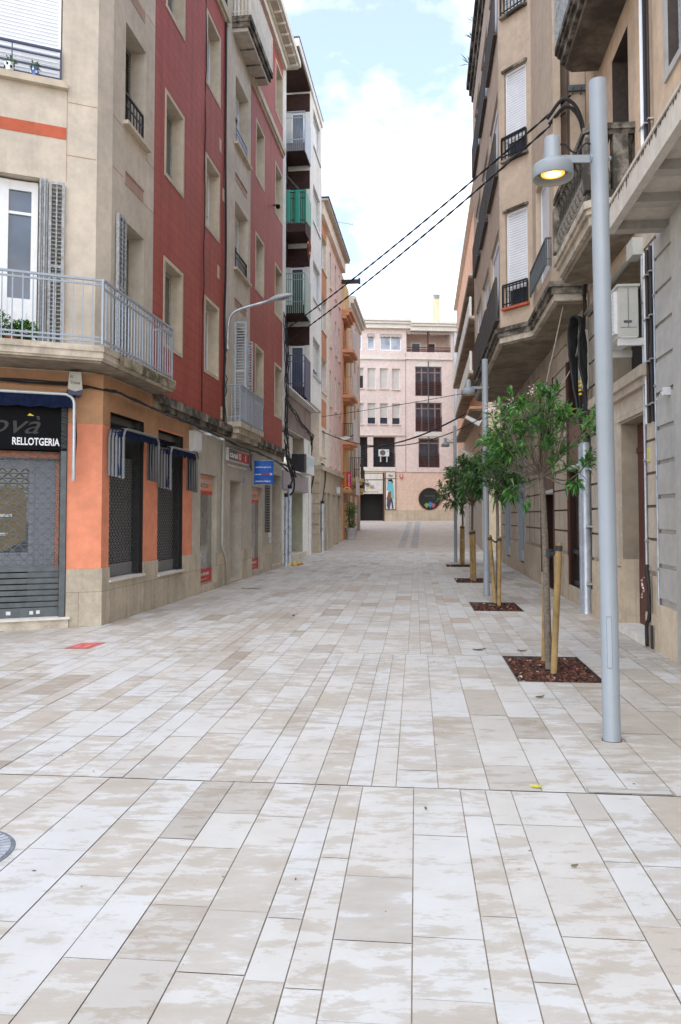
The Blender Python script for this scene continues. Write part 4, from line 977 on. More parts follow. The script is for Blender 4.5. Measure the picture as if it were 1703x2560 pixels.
# ================================================================ WHITE BLOCK (side balconies)
WB = thing('white_block', 'off white apartment block with brown tiled side balconies over a closed shop', 'apartment block', LF.pt(19, 0, 0))
s0, s1, zb, zt = 19.25, 22.35, 6.15, 18.75
SF = LF.sub(s0, 0)                                                   # face looking at the viewer: s runs out from the wall
mb = MB()
ops = [(20.0, 21.9, z + 1.2, z + 2.75, .2) for z in (6.2, 9.35, 12.5, 15.65)]
wall(mb, LF, s0, s1, zb, zt, ops, rmi=0)
sops = [(-.80, -.22, z + .18, z + 2.2, .08) for z in (6.2, 9.35, 12.5, 15.65)]
wall(mb, SF, -1.0, 0, zb, zt, sops, rmi=0)
mb.box(LF, s0 + .3, s1, -3, -.2, zb, zt); mb.face([LF.pt(s1, 0, zb), LF.pt(s1, -3, zb), LF.pt(s1, -3, zt), LF.pt(s1, 0, zt)])
mb.box(LF, 13.66, s0 + .3, -3, -.98, 3.6, 18.6)
mb.box(LF, 13.66, 14.3, -.98, -.02, 4.6, 18.5)
mb.build('wall', M['wallwhite'], WB)
mb = MB(); mb.slab(LF, [(s0 - .6, -.02), (s1, -.02), (s1, -.98), (s0 - .6, -.98)], 6.10, 6.15); mb.build('soffit', M['soffit_pale'], WB)
mb = MB(); mb.box(LF, 16.3, s1 + .05, -1, .06, 18.75, 19.05); mb.box(LF, 16.28, s1 + .07, -1, .08, 19.05, 19.1, 1); mb.box(LF, 16.35, s0, -1, .0, 18.68, 18.75, 2); mb.build('roof', [M['wallwhite'], M['railblue'], M['browntile']], WB)
mats = [('railblue', 'dark slate blue'), ('greenrail', 'grey green'), ('railgrey', 'plain'), ('railgrey', 'blue grey')]
for k, z in enumerate((6.2, 9.35, 12.5, 15.65)):
    mb = MB(); mb.slab(LF, [(17.95, -.98), (17.95, -.0), (s0 + .02, -.0), (s0 + .02, -.98)], z, z + .32); mb.box(LF, 17.97, s0 + .3, -.97, -.9, z - .8 if k else z, z)
    B = mb.build('balcony', M['browntile'], WB)
    NF = LF.sub(17.97, 0); mb = MB()
    m = mats[k][0] if k != 2 else 'browntile'
    mb.endrail(LF, 17.95, -.93, -.0, z + .0, z + 1.55, .075, .011, (.45, 1.3)); mb.build('railing', M[m], B)
    mb = MB(); mb.box(LF, 17.95, s0 - .03, .0, .03, z - .05, z + 1.5); mb.build('front_panel', M[m], B)
    if k == 2:
        mb = MB(); q = 10
        for i in range(q):
            a, b = -.95 + 1.0 * i / q, -.95 + 1.0 * (i + 1) / q; f = lambda x: .02 * math.sin(x * 17) + .03
            mb.face([NF.pt(a, f(a), z + .36 + .03 * math.sin(a * 8)), NF.pt(b, f(b), z + .36 + .03 * math.sin(b * 8)), NF.pt(b, f(b), z + 1.62), NF.pt(a, f(a), z + 1.62)], [(a, 0), (b, 0), (b, 1), (a, 1)])
        mb.face([NF.pt(.05, .03, z + .4), NF.pt(.05, -1.2, z + .55), NF.pt(.05, -1.2, z + 1.55), NF.pt(.05, .03, z + 1.62)], [(0, 0), (1.2, 0), (1.2, 1), (0, 1)])
        mb.build('green_cloth', M['greencloth'], B)
        mb = MB(); mb.face([LF.pt(17.9, -.98, z + 2.55), LF.pt(17.9, -.2, z + 1.65), LF.pt(18.6, -.2, z + 1.7), LF.pt(18.6, -.98, z + 2.6)]); mb.build('tarpaulin', M['galvdark'], B)
    glazed(WB, SF, -.79, -.23, z + .2, z + 2.18, -.07, 'white', ('glass_blue', 'glass', 'glass_pale', 'glass_blue')[k], .07, name='balcony_door')
    mb = MB(); mb.box(SF, -.98, -.02, -.02, .004, z + 2.2, z + 2.95); mb.build('tile_lintel', M['browntile'], WB)
    shuttered(WB, LF, 20.02, 21.88, z + 1.22, z + 2.73, -.16, 'roller_white' if k % 2 else 'roller_cream', .35 if k in (0, 2) else 0, 'galv', .1); sill(WB, LF, 19.95, 21.95, z + 1.2, 0, .06, .09, 'galv')
t = thing('peg_bag', 'red and yellow bundle hanging from the green cloth balcony', 'bag', LF.pt(18.6, .1, 11.6))
mb = MB(); c = LF.pt(18.5, .08, 12.02); mb.lathe(c, [(.02, .4), (.06, .25), (.085, .05), (.07, -.2), (.04, -.4), (.02, -.5)], 9); mb.build('bundle', plain('dark red cloth', (.16, .04, .03), .8, var=.5, scale=8), t)
mb = MB()
for a, z in ((.3, .1), (2.2, -.05), (4, .2), (5.2, -.2)): mb.lathe((c[0] + .065 * math.cos(a), c[1] + .065 * math.sin(a), c[2] + z), [(.0, -.07), (.03, 0), (0, .07)], 7, close=False)
mb.build('cloth_patch', M['yellow'], t)
# its ground floor
G0 = -.34
mb = MB()
wall(mb, LF, 13.66, 21.4, 0, 6.1, [(16.2, 19.6, .22, 2.55, .8), (15.2, 19.9, 3.5, 4.75, .5)], d=G0, rmi=1)
mass(mb, LF, 13.66, 21.4, 0, 6.05, -1.7, -6)
mb.box(LF, 20.95, 21.45, G0, G0 + .04, 0, 4.6); mb.box(LF, 21.4, 23.3, -1.2, -.7, 0, 6.1)
mb.build('shop_wall', [M['wallwhite'], M['grey_render']], WB)
mb = MB(); mb.box(LF, 13.7, 21.4, G0, G0 + .03, 4.78, 6.05); mb.build('stone_fascia', M['brownstone'], WB)
mb = MB(); mb.box(LF, 15.0, 20.2, G0, G0 + .12, 2.56, 3.2); mb.build('shop_lintel', plain('lilac grey panel', (.30, .27, .29), .6), WB)
mb = MB(); mb.box(LF, 15.9, 20.2, G0 - .8, G0 + .06, 0, .2); mb.build('doorstep', M['balcstone'], WB)
shuttered(WB, LF, 15.3, 18.9, 3.5, 4.74, G0 - .3, 'roller_cream', .35, 'galvdark')
SH = glazed(WB, LF, 16.25, 19.55, .23, 2.54, G0 - .5, 'galv', 'shopglass', .06, [17.6], name='shop_window')
mb = MB()
for k in range(4): mb.lathe(LF.pt(18.15 + .05 * (k % 2), G0 - .43, 1.05 + .2 * k), [(.0, -.11), (.11, -.05), (.12, .05), (.0, .11)], 10, close=False)
mb.build('neon_logo', emit('green neon', (.35, .85, .35), .9), SH)
AC = thing('ac_unit', 'white air conditioner in a cage over the closed shop under the white block', 'air conditioner', LF.pt(18, 0, 3.2))
mb = MB(); mb.box(LF, 17.0, 17.5, G0 + .03, G0 + .5, 3.25, 3.9); mb.build('cage', M['iron'], AC)
mb = MB(); mb.box(LF, 17.5, 19.4, G0 + .1, G0 + .5, 3.22, 3.95); mb.build('case', M['plastic'], AC)
mb = MB(); mb.box(LF, 17.6, 18.0, G0 + .5, G0 + .506, 3.4, 3.85); mb.box(LF, 18.1, 19.2, G0 + .5, G0 + .506, 3.55, 3.85); mb.build('grille', plain('pale blue label', (.40, .55, .60), .5), AC)
mb = MB(); mb.box(LF, 15.7, 17.4, G0 + .3, G0 + .36, 3.18, 3.22); mb.build('bracket', M['plastic'], AC)
t = thing('rubble_pile', 'small heap of yellow rag and rubble at the foot of the paired conduits', 'rubble', LF.pt(14.6, .3, 0))
rr = random.Random(3); RAGM = plain('yellow rag', (.60, .46, .14), .9, var=.3)
for k in range(9):
    mb = MB(); c = LF.pt(14.1 + rr.random() * 1.1, .12 + rr.random() * .25, .0); mb.lathe(c, [(.06 + .05 * rr.random(), 0), (.05 + .05 * rr.random(), .05), (.02, .09 + .05 * rr.random())], 6)
    mb.build('rag', RAGM, t)
for k in range(6):
    mb = MB(); c = LF.pt(14.0 + rr.random() * .8, .3 + rr.random() * .2, .0); mb.lathe(c, [(.05, 0), (.04, .04), (.01, .06)], 5); mb.build('stone_chip', M['terracotta'], t)

# ================================================================ PINK HOUSE with orange panels
PH = thing('pink_house', 'pink rendered house with terracotta panels above a stone fronted ground floor', 'house', LF.pt(27, -.24, 0))
DF = Face(LF.pt(0, -.24, 0)[:2], LF.u, LF.n)
mb = MB(); ZR = (10.05, 13.0, 7.1, 4.15)
wp = [(23.95, 25.4, z + .1, z + 1.65, .25) for z in (10.1, 12.95, 7.25)] + [(24.3, 25.2, 4.4, 5.6, .2)]
wall(mb, DF, 23.35, 26.1, 3.9, 15.3, wp, rmi=0)
op = [(a, b, z, z + 1.75, .22) for a, b in ((26.75, 27.35), (28.75, 29.35), (30.35, 30.95)) for z in ZR]
wall(mb, DF, 26.1, 31.75, 3.9, 15.3, op, mi=1, rmi=0); mb.box(DF, 26.1, 26.5, 0, .03, 3.95, 15.2)
mb.box(DF, 23.35, 31.75, -8, -.5, 3.9, 15.3); mb.face([DF.pt(23.35, 0, 3.9), DF.pt(23.35, -3, 3.9), DF.pt(23.35, -3, 15.3), DF.pt(23.35, 0, 15.3)])
mb.build('wall', [M['cream'], M['pink']], PH)
multi('terracotta_panel', M['orange_panel'], PH, [(DF, 24.0, 25.55, 0, .012, z, z + (1.25 if z < 14 else .6)) for z in (11.75, 8.9, 5.75, 14.6)])
for a, b, c, e, _ in wp: glazed(PH, DF, a, b, c, e, -.2, 'white', 'glass', .06, [(a + b) / 2]); sill(PH, DF, a - .05, b + .05, c, 0, .08, .07, 'cream')
for i, (a, b, c, e, _) in enumerate(op): (glazed(PH, DF, a, b, c, e, -.18, 'redwood', 'glass', .06) if i % 3 else shuttered(PH, DF, a, b, c, e, -.16, 'roller_cream', .6)); sill(PH, DF, a - .04, b + .04, c, 0, .07, .1, 'pink')
mb = MB(); mb.box(DF, 23.2, 32.1, -.6, .42, 15.85, 15.95); mb.box(DF, 23.2, 32.0, -.6, .46, 15.95, 16.03, 1); mb.box(DF, 23.3, 31.9, -.3, .2, 15.25, 15.85, 2)
mb.build('eaves', [M['soffit_pale'], M['iron'], M['cream']], PH)
mb = MB(); mb.box(DF, 31.6, 31.8, .0, 1.0, 14.6, 14.8); mb.box(DF, 31.55, 31.85, .95, 1.05, 14.58, 14.85); mb.build('gutter_spout', M['iron'], PH)
mb = MB()
GO = [(24.6, 25.5, 0, 2.75, .3), (25.95, 26.8, 0, 2.75, .35), (28.0, 28.95, 0, 2.7, .35), (30.0, 31.4, 0, 2.75, .3)]
wall(mb, DF, 23.35, 31.75, -.1, 3.7, GO, rmi=0); mb.box(DF, 23.35, 31.75, -6, -.45, 0, 3.8); mb.face([DF.pt(23.35, 0, 0), DF.pt(23.35, -3, 0), DF.pt(23.35, -3, 3.9), DF.pt(23.35, 0, 3.9)])
mb.box(DF, 23.3, 31.75, -.3, .16, 3.7, 3.9)
for k in range(6):
    for s, e in ((23.33, 23.75),): mb.box(DF, s - .02, e, -.6, .025, .82 + k * .46, .82 + k * .46 + .42)
    for s in (25.52, 26.85, 27.6): mb.box(DF, s, s + .3, 0, .025, .82 + k * .46, .82 + k * .46 + .42)
mb.box(DF, 23.3, 23.85, -.6, .05, 0, .8); mb.box(DF, 25.48, 25.97, 0, .05, 0, .85); mb.box(DF, 26.82, 28.0, 0, .05, 0, .9); mb.box(DF, 28.97, 30.0, 0, .05, .2, 1.0)
mb.build('stone_front', M['cream'] if 0 else plaster('buff stone', (.50, .42, .31), var=.1, dirtamt=.3, dirt=(.25, .2, .14)), PH)
for a, b, c, e, r in GO:
    w = MB(); w.box(DF, a, b, -r + .02, -r + .07, c, e); w.box(DF, a, a + .09, -r + .07, -r + .1, c, e); w.box(DF, b - .09, b, -r + .07, -r + .1, c, e); w.build('door', M['railblue'] if e > 2.72 and r > .3 else M['bluegrey'], PH)
mb = MB(); mb.box(DF, 29.25, 29.45, .02, .2, 2.8, 3.15)
tag(mb.build('lantern', M['plastic']), 'small white box lantern on the stone front of the pink house', 'lantern')
mb = MB(); mb.prism(DF.sub(23.6, .1), [(-.55, 4.0), (-.1, 4.12), (.02, 4.3), (-.3, 4.32), (-.58, 4.15)], -.3, .2)
tag(mb.build('cornice_bag', plain('cream plastic', (.62, .57, .40), .6)), 'cream drum lying on the stone cornice beside the white block', 'drum')

# ================================================================ TERRACOTTA HOUSE + CREAM HOUSE further up
TH = thing('terracotta_house', 'narrow terracotta and yellow house with stacked orange balconies', 'house', DF.pt(33, 0, .3))
mb = MB(); wall(mb, DF, 31.75, 35.3, .2, 15.2, [(32.6, 33.8, z + .1, z + 2.2, .2) for z in (5.8, 8.4, 10.95)], mi=1, rmi=0); mb.box(DF, 31.75, 32.4, 0, .05, .2, 12.6); mb.box(DF, 31.75, 35.3, -7, -.3, .2, 15.2, 1)
mb.build('wall', [M['orangewall'], M['yellowwall']], TH)
for z in (5.8, 8.4, 10.95):
    mb = MB(); mb.slab(DF, [(31.8, 0), (31.8, .55), (32.0, .66), (34.2, .66), (34.2, 0)], z - .18, z); mb.slab(DF, [(31.9, 0), (32.1, .42), (34.1, .42), (34.1, 0)], z - .34, z - .18)
    B = mb.build('balcony', M['orangewall'], TH)
    mb = MB(); mb.box(DF, 31.95, 34.15, .60, .63, z, z + 1.3); mb.build('front_panel', plain('pale grey glass panel', (.46, .50, .53), .3), B)
    mb = MB(); mb.endrail(DF, 31.84, .05, .6, z, z + 1.0, .12, .01); mb.build('railing', M['orangewall'] if z > 6 else M['iron'], B)
    glazed(TH, DF, 32.62, 33.78, z + .12, z + 2.18, -.16, 'white', 'glass', .07, [33.2], name='balcony_door')
mb = MB()
for i, d in enumerate((.25, .4, .55)): mb.box(DF, 31.8, 34.2, 0, d, 12.7 + .17 * i, 12.87 + .17 * i - .02)
mb.build('canopy', M['orangewall'], TH)
mb = MB(); mb.box(DF, 31.85, 32.9, -.05, .01, .3, 2.75); mb.build('door', M['redwood'], TH)
mb = MB(); mb.box(DF, 31.8, 34.4, .02, .5, 2.95, 3.12); mb.box(DF, 31.8, 34.6, 0, .06, 2.4, 2.93); mb.build('shop_canopy', M['rose_faded'], TH)
ES = DF.sub(31.95, .05)
ST = thing('hanging_sign', 'tall red projecting sign reading ESTRELLA in yellow on the terracotta house', 'sign', ES.pt(.3, 0, 2.95))
mb = MB(); mb.box(ES, .0, .46, -.06, 0, 3.02, 4.08); mb.build('panel', M['magenta'], ST)
mb = MB(); mb.box(ES, .0, .21, 0, .006, 3.02, 4.08); mb.build('red_field', M['red_ink'], ST)
mb = MB(); mb.prism(ES, [(.0, 2.9), (.46, 2.9), (.46, 3.12), (.33, 3.26), (.13, 3.26), (.0, 3.12)], 0, .012); mb.build('emblem_ground', M['yellow'], ST)
mb = MB(); mb.prism(ES, [(.06, 2.94), (.40, 2.94), (.40, 3.10), (.30, 3.2), (.16, 3.2), (.06, 3.10)], .012, .018); mb.build('emblem', M['red_ink'], ST)
mb = MB(); mb.box(ES, .11, .35, .018, .022, 3.02, 3.06); mb.build('emblem_bar', M['yellow'], ST)
def vtext(parent, s, F, sl, sr, z0, z1, d, mat):
    q = text(parent, s, F, 0, 1, 0, 1, 0, mat)
    # quarter turn: reading upward
    o = Vector(F.pt(0, 0, 0)); u = Vector((*F.u, 0)); nn = Vector((*F.n, 0))
    for v in q.data.vertices:
        w = v.co - o; a, b = w.dot(u), w.z; t = w.dot(nn)
        v.co = F.pt(sl + (sr - sl) * (1 - b), d + t, z0 + (z1 - z0) * a)
    return q
vtext(ST, 'ESTRELLA', ES, .04, .18, 3.32, 4.02, .006, 'yellow'); vtext(ST, 'pret a menjar', ES, .26, .42, 3.32, 4.0, .001, 'white_ink')

CR = thing('cream_house', 'tall cream rendered house with small iron balconies at the street end', 'house', DF.pt(38, 0, .5))
mb = MB(); wo = [(a, b, z, z + 1.9, .15) for a, b in ((36.3, 37.1), (38.6, 39.4), (40.8, 41.5)) for z in (4.1, 7.0, 9.9)] + [(36.4, 37.0, 12.6, 13.9, .15), (39, 39.6, 12.6, 13.9, .15)]
wall(mb, DF, 35.3, 42.3, .3, 14.5, wo, rmi=0); mb.box(DF, 35.3, 42.3, -6, -.3, .3, 14.5)
mb.box(DF, 42.0, 42.3, -6, .0, .3, 14.5)
mb.build('wall', M['cream'], CR)
mb = MB(); mb.box(DF, 35.3, 42.45, -.2, .3, 14.5, 14.75); mb.box(DF, 35.3, 42.5, -.2, .4, 14.75, 14.95); mb.box(DF, 35.3, 42.4, -.2, .12, 14.2, 14.5); mb.build('cornice', M['cornice'], CR)
for a, b, c, e, _ in wo: shuttered(CR, DF, a, b, c, e, -.1, 'roller_green', 0, 'redwood')
mb = MB(); wall(mb, DF, 35.3, 42.3, .3, 3.6, [(36.0, 37.4, .3, 2.9, .2), (38.6, 40.2, .4, 2.9, .2)], d=.012, rmi=0); mb.box(DF, 40.6, 42, .012, .02, .5, 2.6, 1); mb.build('shop_wall', [M['tan'], M['galvdark']], CR)
mb = MB(); mb.box(DF, 36.1, 37.3, -.15, -.1, .3, 2.8); mb.box(DF, 38.7, 40.1, -.15, -.1, .4, 2.8); mb.build('shop_shutter', M['bluegrey'], CR)
for a, b, z, d in ((36.0, 37.6, 3.95, .7), (38.2, 40.0, 3.4, .55)):
    mb = MB(); mb.slab(DF, [(a, 0), (a, d), (b, d), (b, 0)], z - .2, z); mb.slab(DF, [(a + .1, 0), (a + .1, d - .1), (b - .1, d - .1), (b - .1, 0)], z - .35, z - .2)
    B = mb.build('balcony', M['yellowwall'], CR)
    mb = MB(); mb.rail(DF, a + .03, b - .03, d - .04, z, z + 1.25, .12, .012); mb.endrail(DF, a + .03, 0, d - .04, z, z + 1.25, .12, .012); mb.build('railing', M['iron'], B)
t = thing('balcony_plant', 'red flowering pots on the last iron balcony of the cream house', 'plant', DF.pt(39, .5, 3.4))
mb = MB(); mb.box(DF, 38.4, 39.8, .3, .48, 3.42, 3.62); mb.build('trough', M['redwood'], t)
mb = MB(); bush(mb, DF.pt(39, .36, 3.75), (.6, .2, .22), 160, .14, 9); mb.build('foliage', M['leaf_dark'], t)
mb = MB(); mb.box(DF, 36.8, 38.2, .4, .45, 4.9, 6.1); tag(mb.build('grey_blind', plain('pale grey blind', (.50, .54, .56), .6)), 'pale grey blind hung outside the cream house above its iron balcony', 'blind')
mb = MB(); mb.box(DF, 34.6, 36.4, .5, .55, 2.9, 4.0); tag(mb.build('grey_blind', M['plastic']), 'pale grey hanging panel behind the red ESTRELLA sign', 'panel')
t = thing('potted_shrub', 'tall potted climbing shrub standing at the foot of the terracotta house', 'potted plant', DF.pt(33.0, .55, rz(44)))
c = DF.pt(32.7, .42, rz(44.2)); c = (c[0], c[1], rz(c[1]))
mb = MB(); mb.lathe(c, [(.26, 0), (.30, .28), (.36, .62), (.37, .66), (.30, .66), (.28, .6)], 18); mb.build('pot', M['pot'], t, True)
mb = MB(); bush(mb, (c[0], c[1], c[2] + 1.15), (.3, .25, .6), 650, .13, 21); bush(mb, (c[0], c[1], c[2] + 1.75), (.34, .28, .3), 300, .15, 22); mb.build('foliage', M['leaf'], t)
mb = MB()
for k in range(5): mb.tube([(c[0], c[1], c[2] + .5), (c[0] + .08 * (k - 2), c[1], c[2] + 1.1), (c[0] + .09 * (k - 2), c[1] + .1, c[2] + 1.8)], .018, 5)
mb.build('stem', M['bark'], t)

# ================================================================ FAR HOUSE closing the street
GH = thing('far_house', 'pale rose apartment house closing the far end of the street', 'apartment house', GF.pt(3, 0, 1.2))
gz = lambda py: 1.23 + (1303 - py) * .03408
gs = lambda px: -.98 + (px - 902) * .03464
X = lambda v: gs(800 + v * .2551)                                     # from the enlarged crops
Z1 = lambda v: gz(650 + v * .2551)
Z2 = lambda v: gz(1000 + v * .2551)
SR = X(1345)
rows = [(X(388), X(428), Z1(1260), Z1(1058), .25), (X(465), X(545), Z1(1265), Z1(1060), .25), (X(585), X(664), Z1(1262), Z1(1060), .25), (X(703), X(782), Z1(1268), Z1(1062), .25)]
rows2 = [(X(385), X(428), Z2(240), Z2(33), .25), (X(465), X(545), Z2(237), Z2(33), .25), (X(585), X(664), Z2(237), Z2(35), .25), (X(703), X(782), Z2(240), Z2(35), .25)]
big = [(X(930), X(1190), Z1(1330), Z1(985), .3), (X(930), X(1190), Z2(310), Z2(8), .3), (X(960), X(1165), Z2(662), Z2(360), .3)]
attic = [(X(380), X(415), Z1(880), Z1(720), .2), (X(460), X(538), Z1(880), Z1(720), .2), (X(587), X(795), Z1(885), Z1(720), .2)]
loggia = [(X(845), X(1280), Z1(895), Z1(690), 1.6), (X(380), X(735), Z2(660), Z2(362), .9)]
mb = MB()
wall(mb, GF, -3, SR, Z2(708), Z1(640), rows + rows2 + big + attic + loggia, rmi=0)
GO = [(X(372), X(625), Z2(1188), Z2(720), .7)]
wall(mb, GF, -3, SR, 1.0, Z2(710), GO, d=.02, mi=1, rmi=2)
mb.box(GF, -3, SR, -9, -1.7, 1, 18); mb.box(GF, X(465), X(520), -.3, 0, Z2(660), Z2(345))
mb.build('wall', [M['gpink'], M['gpeach'], M['dark']], GH)
mb = MB(); mb.box(GF, X(626), SR, .02, .05, 1.0, Z2(1080)); mb.build('plinth', M['gstone'], GH)
mb = MB()
for i, (a, b) in enumerate(((-3, X(880)), (X(880), SR + .2))):
    o = 0 if i == 0 else -.18
    mb.box(GF, a, b, -1, .35 + i * .05, Z1(670) + o, Z1(630) + o); mb.box(GF, a, b, -1, .5 + i * .05, Z1(628) + o, Z1(606) + o); mb.box(GF, a, b, -1, .62 + i * .05, Z1(604) + o, Z1(583) + o)
mb.build('cornice', M['cornice'], GH)
mb = MB(); mb.box(GF, -3, X(835), .0, .12, Z1(975), Z1(950)); mb.box(GF, X(835), X(1290), .0, .12, Z1(970), Z1(957)); mb.box(GF, -3, X(825), 0, .1, Z2(352), Z2(344)); mb.box(GF, X(925), X(1190), 0, .06, Z2(355), Z2(312)); mb.build('string_course', M['cornice'], GH)
mb = MB(); mb.box(GF, X(832), X(838), 0, .02, Z2(708), Z1(900)); mb.box(GF, X(735), SR, .02, .04, Z2(716), Z2(708)); mb.build('joint', M['rose_faded'], GH)
for i, (a, b, c, e, _) in enumerate(rows + rows2):
    shuttered(GH, GF, a, b, c, e, -.2, 'roller_cream', (1.1 if i == 0 else .0 if i < 4 else (0 if i == 4 else .55)), 'white'); sill(GH, GF, a - .05, b + .05, c, 0, .1, .08, 'gpink')
for a, b, c, e, _ in attic: glazed(GH, GF, a, b, c, e, -.12, 'white', 'glass_pale', .1, [(a + b) / 2] if b - a > 1.2 else ())
mb = MB()
def scallop(a, b, z):
    n = max(6, int((b - a) / .12)); pts = [(a, z), (b, z)]
    for k in range(n, -1, -1): pts.append((a + (b - a) * k / n, z - .18 - .07 * abs(math.sin(k * math.pi / 3))))
    for k in range(n):
        x0, x1 = a + (b - a) * k / n, a + (b - a) * (k + 1) / n; h = lambda kk: z - .2 - .08 * abs(math.sin(kk * math.pi / 3))
        mb.face([GF.pt(x0, .1, h(k)), GF.pt(x1, .1, h(k + 1)), GF.pt(x1, .03, z), GF.pt(x0, .03, z)])
scallop(X(465), X(535), Z1(725)); scallop(X(590), X(795), Z1(725)); scallop(X(850), X(1045), Z1(690)); scallop(X(1070), X(1275), Z1(690)); mb.build('scalloped_blind', plain('faded canvas', (.42, .36, .32), .9), GH)
mb = MB(); mb.box(GF, X(1049), X(1062), -.1, .02, Z1(895), Z1(690)); mb.build('post', M['redwood'], GH)
for a, b, g in ((X(915), X(1018), 'glass_blue'), (X(1070), X(1170), 'glass')): glazed(GH, GF, a, b, Z1(890), Z1(760), -1.55, 'white', g, .12, name='loggia_door')
mb = MB(); 
for z in (Z1(850), Z1(870), Z1(884)): mb.box(GF, X(845), X(1280), -.04, .0, z - .04, z + .04)
mb.build('railing', M['redwood'], GH)
for i, (a, b, c, e, _) in enumerate(big):
    top = e - (.45 if i == 0 else .12)
    m2 = (a + b) / 2
    f = glazed(GH, GF, a, b, c, top, -.22, 'mauve', 'glass', .10, [a + (b - a) * .25, m2, a + (b - a) * .75] if i < 2 else [m2], [top - .5 if i < 2 else top - .42])
    mb = MB(); mb.box(GF, a, b, -.2, -.02, top, e); mb.build('blind_box', M['cornice'], GH)
    mb = MB()
    for k in range(7 if i < 2 else 6):
        z = c + .05 + k * .19
        if z < c + 1.3: mb.box(GF, a + .02, b - .02, -.08, -.04, z, z + .05)
    for s in (a + .05, m2, b - .05): mb.box(GF, s - .03, s + .03, -.06, -.01, c, c + 1.25)
    mb.build('railing', M['redwood'], GH)
mb = MB(); mb.box(GF, X(1055), X(1064), -.05, .02, Z2(662), Z1(985)); mb.build('post', M['galvdark'], GH)
a, b, c, e, _ = loggia[1]
f = glazed(GH, GF, a, b, c, e, -.85, 'redwood', 'glass', .12, [X(465), X(520), X(625)])
mb = MB()
for k in range(6): mb.box(GF, a, b, -.1, -.05, c + .05 + k * .2, c + .11 + k * .2)
mb.build('railing', M['iron'], GH)
mb = MB(); mb.box(GF, X(370), X(735), .0, .08, Z2(700), Z2(664)); mb.build('string_course', M['cornice'], GH)
AC = thing('ac_unit', 'white air conditioner with round fan on the first floor loggia of the far house', 'air conditioner', GF.pt(X(620), .1, Z2(555)))
mb = MB(); mb.box(GF, X(570), X(668), -.05, .3, Z2(556), Z2(490)); mb.build('case', M['plastic'], AC)
mb = MB()
for i in range(20):
    a0, a1 = 2 * math.pi * i / 20, 2 * math.pi * (i + 1) / 20; cx, cz = X(607), Z2(523)
    mb.face([GF.pt(cx, .305, cz), GF.pt(cx + .24 * math.cos(a0), .305, cz + .24 * math.sin(a0)), GF.pt(cx + .24 * math.cos(a1), .305, cz + .24 * math.sin(a1))])
mb.build('fan', M['galvdark'], AC)
mb = MB(); mb.box(GF, X(645), X(660), .3, .306, Z2(512), Z2(505)); mb.build('badge', M['red_ink'], AC)
mb = MB()
for s in (X(585), X(645)): mb.box(GF, s, s + .06, -.1, .28, Z2(612), Z2(556))
mb.build('bracket', M['plastic'], AC)
# shop entrance
SS = thing('shop_sign', 'large white Sant Blai fascia over the dark passage of the far house', 'sign', GF.pt(X(490), .1, Z2(900)))
mb = MB(); mb.box(GF, X(370), X(610), .0, .1, Z2(922), Z2(790)); mb.box(GF, X(370), X(610), .0, .1, Z2(782), Z2(726)); mb.build('panel', M['cornice'], SS)
mb = MB(); mb.box(GF, X(370), X(632), -.02, .08, Z2(790), Z2(783)); mb.box(GF, X(611), X(622), -.02, .12, Z2(1188), Z2(716)); mb.build('frame', M['redwood'], SS)
text(SS, 'Sant', GF, X(432), X(480), Z2(832), Z2(806), .103, 'dark_ink', thick=.01); text(SS, 'lai', GF, X(484), X(524), Z2(866), Z2(828), .103, 'dark_ink', thick=.01)
text(SS, 'centre comercial', GF, X(487), X(540), Z2(874), Z2(868), .103, 'dark_ink', thick=.01)
q = text(SS, 'B', GF, X(455), X(478), Z2(880), Z2(826), .103, 'magenta', bold=.02, thick=.012); q.data.materials[0] = plain('plum', (.12, .03, .12), .5)
mb = MB(); mb.prism(GF, [(X(457), Z2(880)), (X(476), Z2(878)), (X(480), Z2(862)), (X(470), Z2(852)), (X(458), Z2(854))], .116, .12); mb.build('yellow_bulb', plain('lemon print', (.65, .62, .05), .5), SS)
text(SS, 'La Llopa', GF, X(377), X(450), Z2(916), Z2(890), .103, 'dark_ink', thick=.01, shear=.3); text(SS, 'comerc de Sant Blai, 20', GF, X(458), X(566), Z2(908), Z2(898), .103, 'dark_ink', thick=.01)
PO = thing('shop_poster', 'tall printed poster of a shopper in a turquoise top beside the dark passage', 'poster', GF.pt(X(685), .06, Z2(1075)))
mb = MB(); mb.box(GF, X(638), X(732), .05, .08, Z2(1072), Z2(716)); mb.build('panel', M['cornice'], PO)
mb = MB(); mb.box(GF, X(632), X(638), .05, .1, Z2(1076), Z2(712)); mb.box(GF, X(732), X(737), .05, .1, Z2(1076), Z2(712)); mb.box(GF, X(638), X(732), .05, .09, Z2(776), Z2(770)); mb.box(GF, X(638), X(732), .05, .095, Z2(1077), Z2(1072)); mb.build('frame', M['redwood'], PO)
def pp(pts, mat, name, d): q = MB(); q.prism(GF, [(X(x), Z2(z)) for x, z in pts], .08, d); q.build(name, mat, PO)
pp([(655, 950), (700, 950), (715, 1060), (700, 1072), (690, 1000), (675, 1072), (660, 1072), (648, 1030)], M['railblue'], 'printed_trousers', .083)
pp([(652, 800), (690, 790), (706, 820), (714, 880), (715, 930), (722, 965), (690, 960), (684, 895), (660, 895), (648, 880), (655, 840)], plain('turquoise print', (.16, .50, .58), .6), 'printed_top', .086)
pp([(655, 782), (698, 778), (708, 800), (704, 825), (690, 800), (666, 800)], M['darkwood'], 'printed_hair', .089)
pp([(660, 900), (690, 898), (688, 975), (650, 980), (645, 960)], plain('tan print', (.22, .10, .04), .6), 'printed_bag', .092)
pp([(648, 895), (664, 890), (652, 950), (640, 970)], M['white_ink'], 'printed_sleeve', .094)
text(PO, 'Blai', GF, X(668), X(704), Z2(755), Z2(732), .082, 'dark_ink', thick=.01)
